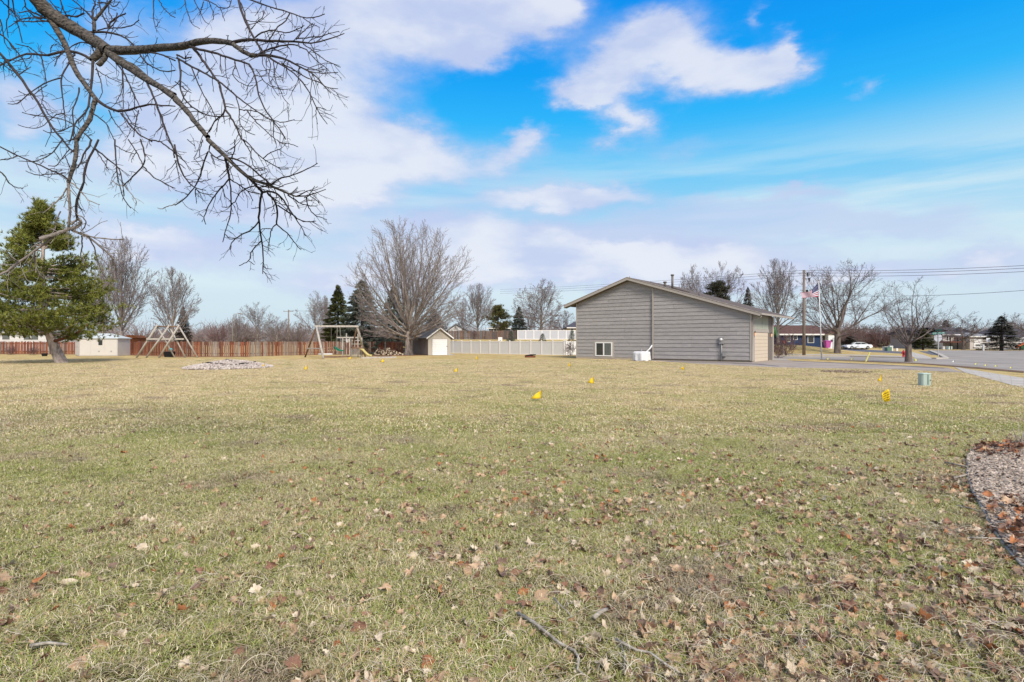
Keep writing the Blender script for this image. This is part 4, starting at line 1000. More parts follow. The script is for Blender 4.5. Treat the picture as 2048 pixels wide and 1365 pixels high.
def playset():
    Y0 = 52.5; root = thing('play_tower', 'weathered wooden play tower with climbing net rails behind the swing set', 'play tower', (X(700, Y0), Y0, 0)); O = Vector(root.location)
    def v(px, z, dy=0): return Vector((X(px, Y0 + dy), Y0 + dy, z)) - O
    def bar(name, a, b_, w, m=M_LOG):
        b = MB(); b.bar(a, b_, w); return b.build(name, m, root)
    zt = Z(676, Y0)
    for px, dy, z1 in ((685.5, 0, zt), (685.5, 1.4, zt), (699.5, 0, zt), (699.5, 1.4, zt), (693, .7, zt + .4), (716, 1.4, zt + .35), (723.5, 0, zt), (723.5, 1.4, zt)): bar('post', v(px, 0, dy), v(px, z1, dy), .10)
    bar('beam', v(674, zt), v(716, zt), .12, M_WHITE if False else M_LOG); bar('beam', v(674, zt, 1.4), v(716, zt, 1.4), .1)
    for py in (682, 689): bar('rung', v(703, Z(py, Y0)), v(723, Z(py, Y0)), .07)
    for px in (704, 709, 716): bar('upright', v(px, Z(695, Y0)), v(px, Z(675, Y0)), .05)
    bar('rung', v(685, Z(681, Y0)), v(699, Z(681, Y0)), .06)
    b = MB(); b.box(tuple(v(699, Z(698, Y0))), tuple(v(725, Z(696, Y0), 1.5))); b.build('deck', M_LOGD, root)
    for i in range(9): px = 700.5 + i * 2.6; bar('slat', v(px, .08), v(px, Z(698, Y0)), .055)
    b = MB(); c = v(695.5, Z(682.5, Y0), -.08)
    ring = [c + Vector((math.cos(a) * .13, 0, math.sin(a) * .13)) for a in np.linspace(0, 6.283, 13)]; b.tube(ring, .025, 5, False)
    for k in range(3): a = k * 2.09 + .5; b.tube([c, c + Vector((math.cos(a) * .13, 0, math.sin(a) * .13))], .02, 4)
    b.build('steering_wheel', M_WHITE, root)
    t = thing('slide', 'pale yellow plastic slide coming down from the play tower', 'slide', (X(735, Y0), Y0, 0)); o2 = Vector(t.location)
    prof = [(720.5, 699, 0), (726, 702, 0), (730, 706.5, 0), (734, 710.5, 0), (738, 713, 0), (742, 713.4, 0)]
    pts = [Vector((X(a, Y0 - .3), Y0 - .3, max(.06, Z(b_, Y0 - .3)))) - o2 for a, b_, _ in prof]; b = MB()
    V = []; 
    for p in pts: V += [p + Vector((0, -.26, .14)), p + Vector((0, -.22, 0)), p + Vector((0, .22, 0)), p + Vector((0, .26, .14)), p + Vector((0, .3, .13)), p + Vector((0, .24, -.03)), p + Vector((0, -.24, -.03)), p + Vector((0, -.3, .13))]
    b.add(V, [(8 * i + k, 8 * i + (k + 1) % 8, 8 * (i + 1) + (k + 1) % 8, 8 * (i + 1) + k) for i in range(len(pts) - 1) for k in range(8)]); b.build('chute', mat('slide_yellow', (196, 180, 116), .4, .05, 3), t, True)
    # timber borders of the play area
    for i, (a, b_, lab) in enumerate((((648, 716.3), (700, 715.5), 'grey landscape timber edging the play area under the swings'), ((722, 718.3), (792, 717.0), 'long pale landscape timber in front of the slide'), ((742, 713.5), (783, 714.5), 'dark landscape timber behind the foot of the slide'))):
        p, q_ = Vector((*G(*a), .07)), Vector((*G(*b_), .07)); bb = MB(); bb.bar(Vector((0, 0, 0)), q_ - p, .14, .14); o = bb.build('landscape_timber', M_LOGD if i != 1 else M_LOG, None, loc=tuple(p)); tag(o, lab, 'timber', 'timbers around the play area')
playset()

def barrel(name, label, px, py, r_, h, col, lid=None, cat='barrel', taper=1.0):
    x, y = G(px, py); t = thing(name, label, cat, (x, y, 0)); b = MB()
    b.tube([(0, 0, 0), (0, 0, h * .3), (0, 0, h * .34), (0, 0, h * .62), (0, 0, h * .66), (0, 0, h)], [r_ * .92 * taper, r_, r_ * 1.04, r_, r_ * 1.04, r_ * .97], 14); b.build('body', mat(name + '_body', col, .5, .08, 4), t, True)
    b = MB(); b.tube([(0, 0, h), (0, 0, h + .04)], [r_ * 1.02, r_ * .9], 14); b.build('lid', mat(name + '_lid', lid or col, .5), t); return t
barrel('rain_barrel', 'blue grey plastic barrel standing at the foot of the tree by the cream shed', 250, 711, .26, .72, (86, 92, 104), (50, 52, 58))
def bin_box():
    x, y = G(339, 715); t = thing('storage_bin', 'black plastic bin with turquoise toy on top behind the climbing frame', 'bin', (x, y, 0)); b = MB()
    b.add([(-.34, -.25, 0), (.34, -.25, 0), (.34, .25, 0), (-.34, .25, 0), (-.4, -.3, .52), (.4, -.3, .52), (.4, .3, .52), (-.4, .3, .52)], [(0, 3, 2, 1), (4, 5, 6, 7), (0, 1, 5, 4), (1, 2, 6, 5), (2, 3, 7, 6), (3, 0, 4, 7)])
    b.build('body', mat('black_plastic', (30, 30, 32), .5, .05), t)
    t2 = thing('watering_toy', 'small turquoise plastic toy resting on the black bin', 'toy', (x + .05, y, .53)); b = MB(); b.tube([(-.12, 0, .12), (0, 0, .22), (.12, 0, .2), (.2, 0, .1)], [.06, .12, .1, .04], 8); b.tube([(0, 0, 0), (0, 0, .14)], .03, 6); b.build('body', mat('turquoise', (60, 190, 196), .4), t2, True)
bin_box()
def small_pot():
    x, y = G(89, 713.3); t = thing('planter_tub', 'low black planter tub left of the leaning pine trunk', 'planter', (x, y, 0)); b = MB(); b.tube([(0, 0, 0), (0, 0, .26), (0, 0, .28)], [.2, .28, .24], 12); b.build('tub', M_DARK, t)
small_pot()

def playhouse():
    Y0 = 68; x0, x1 = X(246, Y0), X(275, Y0); root = thing('brown_playhouse', 'rusty brown wooden playhouse top peeking over the red fence', 'playhouse', ((x0 + x1) / 2, Y0, 0)); w = (x1 - x0) / 2
    m = mat('play_brown', (124, 72, 40), .8, .2, 5); b = MB(); b.box((-w, 0, 0), (w, 1.6, Z(677, Y0))); b.build('wall', m, root)
    zt = Z(677, Y0); b = MB(); b.prism([(-w - .1, -.1, zt), (w + .1, -.1, zt), (w * .6, -.1, Z(671.5, Y0)), (-w * .4, -.1, Z(671, Y0))], (0, 1.8, 0)); b.build('roof', mat('play_roof', (146, 88, 48), .8, .2, 5), root)
    for k in range(5):
        b = MB(); b.box((-w + k * w * .4, -.03, .2), (-w + k * w * .4 + w * .34, 0, zt)); b.build('board', m, root)
playhouse()

# firewood
def firewood():
    rng = random.Random(5); x0, y0 = G(779, 711.5); bark = mat('firewood_bark', (124, 104, 88), .9, 0, 8, (78, 62, 52), .6, 30, island=.2); cut = mat('firewood_cut', (206, 192, 170), .9, 0, 8, (170, 148, 122))
    root = thing('firewood_pile', 'loose pile of split pale firewood between the spruces and the bare tree', 'firewood', (x0, y0, 0))
    k = 0
    for row in range(6):
        n = 13 - int(row * 1.5)
        for i in range(n):
            px = -1.65 + row * .15 + i * (3.3 - row * .25) / 13 + rng.uniform(-.07, .07); z = .08 + row * .125
            lim = .82 if px > -.3 else .62
            if z > lim + rng.uniform(-.15, .1): continue
            yy = rng.uniform(-.1, .1) + row * .06; az = rng.gauss(1.5, .5); r_ = rng.uniform(.06, .105); l_ = rng.uniform(.18, .26); dd = Vector((math.cos(az), math.sin(az), rng.gauss(0, .2)))
            c = Vector((px, yy, z)); b = MB(); b.cur = 0; n0 = len(b.f); b.tube([c - dd * l_, c + dd * l_], r_, 7, True); b.mi[-2:] = [1, 1]; b.build('log', [bark, cut], root); k += 1
firewood()

# ------------------------------------------------------------------ bark and needles
BARK_G = mat('bark_grey', (156, 146, 138), .95, 0, 3, (92, 82, 76), .6, 14, stretch=(2, 2, .6), space='World')
BARK_M = mat('bark_maple', (172, 160, 148), .95, 0, 3, (104, 92, 84), .6, 14, stretch=(2, 2, .6), space='World')
TWIG_M = mat('twig_maple', (152, 142, 136), .95, 0, 3, (122, 112, 108), space='World')
TWIG_G = mat('twig_grey', (138, 128, 126), .95, 0, 3, (112, 102, 100), space='World')
BARK_D = mat('bark_dark', (124, 112, 104), .95, 0, 3, (76, 67, 62), .7, 16, stretch=(2, 2, .5), space='World')
TWIG_D = mat('twig_dark', (126, 115, 111), .95, 0, 3, (86, 76, 74), space='World')
TWIG_R = mat('twig_reddish', (122, 96, 92), .95, 0, 3, (94, 74, 74), space='World')
TWIG_F = mat('twig_far', (136, 128, 126), .95, 0, 1, (116, 106, 106), space='World')

T_BIG = bare_tree_mesh(21, 14.9, 7.4, 1.9, .40, 36, (12, 9, 4), (3, 92), .055, .05, .14, .011, (.55, .46, .40), (28, 32, 34), BARK_M, tcol=TWIG_M, cz=7.4)
T_UP = bare_tree_mesh(22, 12, 4.6, 2.0, .22, 18, (10, 8, 5), (5, 54), .06, .05, .3, .013, (.55, .5, .45), (28, 30, 34), BARK_G, tcol=TWIG_G)
T_RND = bare_tree_mesh(23, 11, 5.0, 2.2, .24, 15, (10, 8, 5), (10, 78), .10, .03, .25, .015, (.6, .55, .45), (40, 40, 42), BARK_G, tcol=TWIG_G)
T_RND2 = bare_tree_mesh(24, 11, 5.2, 1.8, .28, 10, (9, 7, 5), (14, 72), .12, .02, .2, .018, (.62, .55, .45), (42, 42, 42), BARK_D, tcol=TWIG_D)
T_STREET = bare_tree_mesh(35, 7.4, 3.4, 1.45, .19, 9, (9, 8, 5), (8, 74), .085, .05, .10, .006, (.58, .52, .45), (38, 40, 42), BARK_D, tcol=TWIG_D, cz=4.2)
T_SPREAD = bare_tree_mesh(26, 11.5, 6.4, 2.3, .32, 14, (10, 8, 5), (8, 84), .10, .045, .16, .011, (.6, .52, .45), (36, 36, 38), BARK_D, tcol=TWIG_D, cz=5.8)
T_SHRUB = bare_tree_mesh(27, 4.0, 3.0, .25, .10, 16, (8, 7, 4), (8, 80), .09, .04, .1, .014, (.6, .5, .45), (34, 36, 38), TWIG_R, tcol=TWIG_R)
T_FAR = bare_tree_mesh(28, 11, 5.4, 2.0, .28, 12, (9, 7, 4), (8, 80), .10, .03, .2, .024, (.6, .55, .45), (38, 40, 42), TWIG_F, tcol=TWIG_F)

DIM = {}
for nm, m_, H_, R_ in (('big', T_BIG, 14.9, 7.4), ('up', T_UP, 12, 4.6), ('rnd', T_RND, 11, 5.0), ('rnd2', T_RND2, 11, 5.2), ('street', T_STREET, 7.4, 3.3), ('spread', T_SPREAD, 11.5, 6.4), ('shrub', T_SHRUB, 4, 3), ('far', T_FAR, 11, 5.4)): DIM[nm] = (m_, H_, R_)
def tree(kind, px, Y, top, half, label, rz=0, name='bare_tree', cat='tree', group=None, basez=None):
    """tree standing at the bearing of px, Y metres off, reaching the height of pixel row top"""
    m_, H_, R_ = DIM[kind]; x = X(px, Y); z = float(gz(x, Y)) if basez is None else basez; H2 = Z(top, Y) - z; rr = half / F * Y
    return place_tree(m_, name, label, cat, (x, Y, z - .03), (rr / R_, rr / R_, H2 / H_), rz, group)

tree('big', 818, 60.5, 438, 146, 'huge fan shaped bare maple standing beside the small garage', .4)
tree('up', 243, 60.4, 474, 75, 'tall bare tree with orange dried leaves rising behind the cream shed', 1.0)
tree('up', 345, 84, 535, 58, 'upright many stemmed bare tree behind the log climbing frame', 2.2)
tree('up', 205, 80, 520, 60, 'bare tree half hidden between the pine and its grey neighbour', 4.2)
tree('rnd', 515, 120, 603, 40, 'round bare tree standing alone between the street lamp and the wooden pole', 1.1)
tree('shrub', 438, 112, 648, 26, 'bushy small tree holding rust coloured leaves behind the fence', 0.3)
tree('rnd', 470, 125, 628, 26, 'thin grey bare tree right beside the street lamp', 2.6)
tree('rnd', 553, 118, 632, 30, 'low bare tree left of the wooden utility pole', 3.6)
tree('rnd2', 596, 122, 640, 24, 'small dark bare tree right of the wooden utility pole', .9)
tree('rnd', 634, 95, 580, 46, 'bare tree with forked trunk left of the dark green spruce', 5.0)
tree('up', 652, 104, 592, 20, 'slim bare tree touching the left side of the green spruce', 3.0)
tree('up', 955, 98, 567, 48, 'vase shaped bare tree growing through the board fence on the rise', .7)
tree('far', 925, 118, 590, 40, 'pale bare tree between the huge maple and the vase shaped one', 1.9)
tree('rnd', 1083, 103, 556, 66, 'wide bare tree behind the grey panelled fence on the rise', 2.0)
tree('far', 1060, 130, 600, 40, 'faint bare tree just left of the wide one on the rise', 4.0)
tree('far', 1125, 130, 618, 34, 'faint low bare tree between the wide one and the gable end', 5.2)
tree('rnd', 1385, 84, 527, 48, 'bare tree rising behind the roof vents of the grey house', 1.3)
tree('rnd', 1440, 92, 520, 54, 'bare tree behind the dark pine over the grey roof', 3.1)
tree('up', 1556, 76, 519, 62, 'tall bare tree standing behind the garage end of the grey house', 2.9)
tree('spread', 1675, 67.5, 520, 118, 'massive spreading bare tree in front of the blue house', 2.1)
tree('street', 1817, 40.8, 552, 100, 'bare street tree on the verge with yellow marker at its foot', .9)
tree('rnd2', 1927, 97, 620, 58, 'dark bare tree in front of the beige house beyond the street', .2)
tree('far', 1838, 112, 622, 44, 'bare tree seen through the street tree crown by the corner', 2.2)
tree('rnd2', 2068, 92, 604, 62, 'bare tree reaching in at the right edge beyond the street', 1.2)
tree('far', 1895, 135, 640, 40, 'pale bare tree above the beige house roof', .8)
for i, (px, Y, top, half, lab) in enumerate(((1722, 112, 652, 26, 'purplish ornamental tree behind the nearer white car'), (1752, 118, 648, 26, 'purplish ornamental tree right of the nearer white car'), (1775, 124, 652, 28, 'purplish ornamental tree left of the farther white cars'), (1800, 128, 655, 26, 'purplish ornamental tree above the farther white cars'), (1702, 124, 656, 24, 'purplish ornamental tree left above the nearer white car'))):
    tree('shrub', px, Y, top, half, lab, i * 1.1, group='purplish ornamental trees beyond the blue house')
tree('shrub', 1141, 57, 683, 15, 'bare brown shrub at the left corner of the grey house', 1.0, 'bare_shrub', 'shrub')
tree('shrub', 948, 92, 660, 12, 'small reddish shrub in front of the board fence on the rise', 2.0, 'bare_shrub', 'shrub')
tree('shrub', 1572, 56, 668, 34, 'tangled bare shrub beside the garage under the wind sock', .6, 'bare_shrub', 'shrub')
tree('shrub', 1556, 49.5, 690, 20, 'low brown shrub at the garage corner by the path', 2.6, 'bare_shrub', 'shrub')
tree('shrub', 22, 61, 692, 13, 'low dry shrub before the red fence at the far left', .6, 'bare_shrub', 'shrub', 'dry shrubs along the red fence')
tree('shrub', 66, 61.5, 694, 12, 'low dry shrub before the red fence left of the pine trunk', 1.6, 'bare_shrub', 'shrub', 'dry shrubs along the red fence')

# distant treeline, one mass
def treeline():
    rng = np.random.default_rng(12); G_ = []
    n = 230
    for c in range(n):
        px = rng.uniform(-250, 2350); Y = rng.uniform(150, 220); x = X(px, Y); H = rng.uniform(4.0, 7.2) * (1.15 if px < 700 or px > 1700 else 1.0); rr = H * .45
        m = 60; d = unit(rng.normal(0, 1, (m, 3)) * np.array([.8, .8, 0]) + np.array([0, 0, .9])); p0 = np.array([x, Y, .2]) + d * rng.uniform(0, .4, (m, 1)); L_ = H * rng.uniform(.5, 1, m)
        pts, ds, rad = grow(p0, d, L_, np.full(m, .09), np.full(m, .035), 4, .12, .03, rng); G_.append((pts, rad, 3))
        cur = (pts, ds, rad, L_); p, nd, t, PL, r = spawn(*cur, 6, .2, .95, .6, .2, rng, .7); pts, ds, rad = grow(p, nd, PL * .4, np.maximum(r, .045), np.full(len(r), .03), 2, .12, .05, rng); G_.append((pts, rad, 3))
    v, f = tubes(G_); o = link('distant_woods', raw_mesh('distant_woods', v, f, mat('woods_far', (150, 138, 138), .95, 0, .05, (132, 116, 112), space='World', island=.12)))
    tag(o, 'far line of bare grey trees along the whole horizon', 'woods', kind='stuff')
treeline()

# ------------------------------------------------------------------ conifers
def needle_mat(name, a, b_, isl=.25):
    return mat(name, a, .8, 0, 1.5, b_, island=isl, space='World', spec=.15)
N_GREEN = needle_mat('needles_green', (96, 98, 54), (54, 60, 38)); N_BLUE = needle_mat('needles_blue', (124, 130, 116), (74, 82, 70)); N_DARK = needle_mat('needles_dark', (78, 76, 62), (50, 50, 42))
def spruce_mesh(seed, H, Rr, n, sz, m, skirt=.05, power=.85, gap=.0, trunkm=None):
    rng = np.random.default_rng(seed); nb = int(24 * H); bz = np.sort(rng.uniform(skirt, 1, nb) ** .85) * H; baz = np.arange(nb) * 2.4 + rng.normal(0, .2, nb)
    bl = Rr * (1 - bz / H) ** power * rng.uniform(.72, 1.08, nb) + .12
    w = bl / bl.sum(); bi = rng.choice(nb, n, p=w); s = rng.uniform(.12, 1, n) ** .6; lat = rng.normal(0, .13, n) * bl[bi] * (1.15 - s) + rng.normal(0, .05, n)
    rad = s * bl[bi]; droop = -.22 * rad + .10 * rad * s - np.abs(lat) * .15; ca, sa = np.cos(baz[bi]), np.sin(baz[bi])
    c = np.stack([ca * rad - sa * lat, sa * rad + ca * lat, bz[bi] + droop - rng.uniform(0, .22, n)], 1)
    out = np.stack([ca, sa, np.full(n, -.15)], 1) + rng.normal(0, .45, (n, 3)); out = unit(out); side = unit(np.cross(out, rng.normal(0, 1, (n, 3)) * .5 + np.array([0, 0, 1])))
    l = sz * rng.uniform(.7, 1.5, n)[:, None]; ww = sz * rng.uniform(.18, .34, n)[:, None]
    V = np.stack([c - out * l * .5 - side * ww * .5, c - out * l * .5 + side * ww * .5, c + out * l * .5 + side * ww * .2 + np.array([0, 0, -.3]) * ww, c + out * l * .5 - side * ww * .2], 1).reshape(-1, 3)
    o = np.arange(n) * 4; Fq = np.stack([o, o + 1, o + 2, o + 3], 1)
    crown = raw_mesh('crown', V, Fq, m)
    # trunk with limbs
    k = nb; p0 = np.stack([np.zeros(k), np.zeros(k), bz + .02], 1); p1 = np.stack([np.cos(baz) * bl * .85, np.sin(baz) * bl * .85, bz - .2 * bl], 1)
    pts = np.stack([p0, (p0 + p1) / 2 + np.array([0, 0, .03]), p1], 1); r_ = np.stack([bl * .012 + .008, bl * .008 + .006, np.full(k, .004)], 1)
    tp = np.array([[0, 0, -.1], [0, 0, H * .5], [0, 0, H * .985]])[None]; tr = np.array([[H * .017 + .04, H * .010 + .02, .01]])
    v, f = tubes([(tp, tr, 8), (pts, r_, 3)]); return (raw_mesh('trunk', v, f, trunkm or BARK_D, True), crown)
S_G = spruce_mesh(41, 10, 3.0, 26000, .24, N_GREEN); S_B = spruce_mesh(42, 10, 3.6, 42000, .24, N_BLUE, .01, .75); S_D = spruce_mesh(43, 9, 2.6, 9000, .26, N_DARK); S_S = spruce_mesh(44, 2.0, .75, 1600, .13, N_BLUE, .02)
for nm, m_, H_, R_ in (('sg', S_G, 10, 3.0), ('sb', S_B, 10, 3.6), ('sd', S_D, 9, 2.6), ('ss', S_S, 2.0, .75)): DIM[nm] = (m_, H_, R_)
tree('sg', 676, 72, 569, 46, 'dark green spruce rising directly behind the swing set', .3, 'spruce_tree')
tree('sb', 724, 68, 558, 64, 'dense blue grey spruce sweeping to the ground behind the firewood', 1.2, 'spruce_tree')
tree('sb', 788, 75, 570, 46, 'blue spruce seen through the branches of the huge maple', 2.4, 'spruce_tree')
tree('sd', 868, 84, 618, 44, 'dark brownish evergreen behind the roof of the small garage', .9, 'spruce_tree')
tree('sd', 366, 92, 612, 24, 'dark narrow spruce at the right of the upright bare tree', .2, 'spruce_tree')
tree('sb', 1038, 108, 613, 24, 'grey green spruce left of the wide tree on the rise', 2.1, 'spruce_tree')
tree('sd', 1496, 84, 574, 27, 'dark spruce tip over the right slope of the grey roof', 1.7, 'spruce_tree')
tree('sd', 2003, 88, 632, 46, 'large dark spruce by the sign post beyond the street', 3.0, 'spruce_tree')
tree('sg', 1846, 95, 655, 32, 'dark evergreen behind the stop sign', 1.4, 'spruce_tree')
tree('sd', 1892, 125, 640, 26, 'brown green spruce tip above the beige house', .5, 'spruce_tree')
tree('ss', 1022, 86, 661, 12, 'small blue spruce by the brown end of the board fence', .3, 'small_spruce')
tree('ss', 1085, 84, 667, 12, 'small blue spruce before the grey panelled fence', 1.3, 'small_spruce')
tree('ss', 1144, 80, 660, 13, 'small reddish spruce between both vinyl fences near the house', 2.3, 'small_spruce')
for i, (px, Y, half, top) in enumerate(((1700, 100, 34, 672), (1860, 120, 26, 676), (1738, 128, 40, 668), (1775, 135, 34, 672))):
    tree('sd', px, Y, top, half, ('low dark evergreen shrub behind the nearer white car', 'low dark evergreen left of the beige house', 'broad dark evergreen under the purplish trees', 'dark evergreen left of the farther cars')[i], i, 'evergreen_shrub', 'shrub')

# pines: needle tufts on leaning limbs
N_PINE = needle_mat('pine_needles', (136, 138, 64), (84, 92, 42), .35)
BARK_P = mat('bark_pine', (200, 186, 174), .95, 0, 5, (116, 98, 88), .9, 12, stretch=(1.5, 1.5, .5), space='Object')
BARK_PO = mat('bark_pine_orange', (132, 88, 64), .95, 0, 5, (88, 62, 50), .8, 12)
def tuft_cloud(c, d, n_need, ln, wd, rng):
    """c,d (N,3) tuft centres and axes -> needle triangles"""
    N = len(c); v = unit(np.repeat(d[:, None], n_need, 1) * .75 + rng.normal(0, .55, (N, n_need, 3))); base = c[:, None] + v * 0 + d[:, None] * rng.uniform(-.06, .06, (N, n_need, 1))
    s = unit(np.cross(v, rng.normal(0, 1, v.shape))); L_ = ln * rng.uniform(.7, 1.2, (N, n_need, 1)); w = wd * rng.uniform(.7, 1.3, (N, n_need, 1))
    V = np.stack([base - s * w, base + s * w, base + v * L_], 2).reshape(-1, 3); return V, np.arange(len(V)).reshape(-1, 3)
def pine_mesh(seed, H, width, shape, lean, zb, n_br, tufts, n_need, ln, wd, m, bark, tr=.3, thick_tr=True):
    rng = np.random.default_rng(seed)
    # leaning trunk
    tz = np.array([0, .12, .27, .55, .8, 1.0]); tx = lean * np.array([1.0, .5, .08, -.06, .0, 0.0]) - lean; tp = np.stack([tx, np.zeros(6), tz * H * .93], 1); tp[0, 2] = -.15
    trad = tr * np.array([1.15, .9, .62, .42, .24, .06])
    zz = zb + (1 - zb) * rng.uniform(0, 1, n_br) ** 1.15; az = np.arange(n_br) * 2.4 + rng.normal(0, .4, n_br)
    wv = np.interp(zz, shape[0], shape[1]) * width * rng.uniform(.72, 1.06, n_br); x0 = np.interp(zz * .93, tz, tx)
    p0 = np.stack([x0, np.zeros(n_br), np.minimum(zz, .97) * H * .9], 1); tip = p0 + np.stack([np.cos(az) * wv, np.sin(az) * wv, .10 * wv + .12 * H * (1 - zz) * 0 + rng.normal(.15, .25, n_br)], 1)
    mid = (p0 + tip) / 2 - np.array([0, 0, 1.0]) * (wv * .07)[:, None]; pts = np.stack([p0, mid, tip], 1); rad = np.stack([.03 + wv * .014, .02 + wv * .008, np.full(n_br, .012)], 1)
    k = tufts; s = rng.uniform(.35, 1, (n_br, k)) ** .7; base = np.where(s[..., None] < .5, p0[:, None] + (mid - p0)[:, None] * (s * 2)[..., None], mid[:, None] + (tip - mid)[:, None] * ((s - .5) * 2)[..., None])
    # side shoots group in rounded clumps
    nc = 7; cl = rng.normal(0, 1, (n_br, nc, 3)) * np.array([.55, .55, .2]) * (wv * .20 + .24)[:, None, None]; ci = rng.integers(0, nc, (n_br, k)); off = cl[np.arange(n_br)[:, None], ci] + rng.normal(0, .20, (n_br, k, 3)) * np.array([1, 1, .7])
    c = (base + off * (.4 + .6 * s)[..., None]).reshape(-1, 3); outd = unit(c - np.stack([np.repeat(x0, k), np.zeros(n_br * k), c[:, 2] - 1.1], 1)); d = unit(outd * .6 + np.array([0, 0, .75]) + rng.normal(0, .2, c.shape))
    V, Fq = tuft_cloud(c, d, n_need, ln, wd, rng); crown = raw_mesh('crown', V, Fq, m)
    v, f = tubes([(tp[None], trad[None], 12), (pts, rad, 4)]); return raw_mesh('trunk', v, f, bark, True), crown
def near_pine():
    Y = 38.8; x, y = G(125, 727); H = Z(387, Y); shape = ([0, .12, .18, .256, .37, .49, .67, .81, .93, 1.0], [.2, .4, .6, 1.0, .80, .68, .48, .34, .12, .02])
    tr, cr = pine_mesh(51, H, 4.7, shape, 1.3, .18, 135, 70, 12, .24, .021, N_PINE, BARK_P, .33)
    r = thing('leaning_pine', 'big dense green pine with leaning pale trunk at the left of the lawn', 'tree', (x, y, 0)); link('trunk', tr, r); link('crown', cr, r)
    b = MB(); b.tube([(-.45, -.1, 1.5), (.3, -.15, 1.7), (.95, -.2, 1.95), (1.55, -.2, 2.35), (1.9, -.2, 2.7)], [.12, .10, .08, .06, .04], 8); b.build('low_limb', BARK_PO, r, True)
near_pine()
def far_pine(px, Y, top, half, label, seed, nb=60):
    x = X(px, Y); z = float(gz(x, Y)); H = Z(top, Y) - z; w = half / F * Y; shape = ([0, .3, .45, .6, .75, .9, 1.0], [.2, .7, 1.0, .9, .7, .45, .1])
    tr, cr = pine_mesh(seed, H, w, shape, .1, .3, nb, 22, 9, .42, .035, needle_mat('pine_far', (112, 108, 62), (64, 66, 40), .35) if seed != 62 else N_DARK, BARK_D, .16)
    r = thing('pine_tree', label, 'tree', (x, Y, z)); link('trunk', tr, r); link('crown', cr, r)
far_pine(998, 110, 608, 30, 'yellowish green pine over the blue grey house on the rise', 61)
far_pine(1436, 82, 551, 34, 'dark ragged pine behind the roof of the grey house', 62, 70)

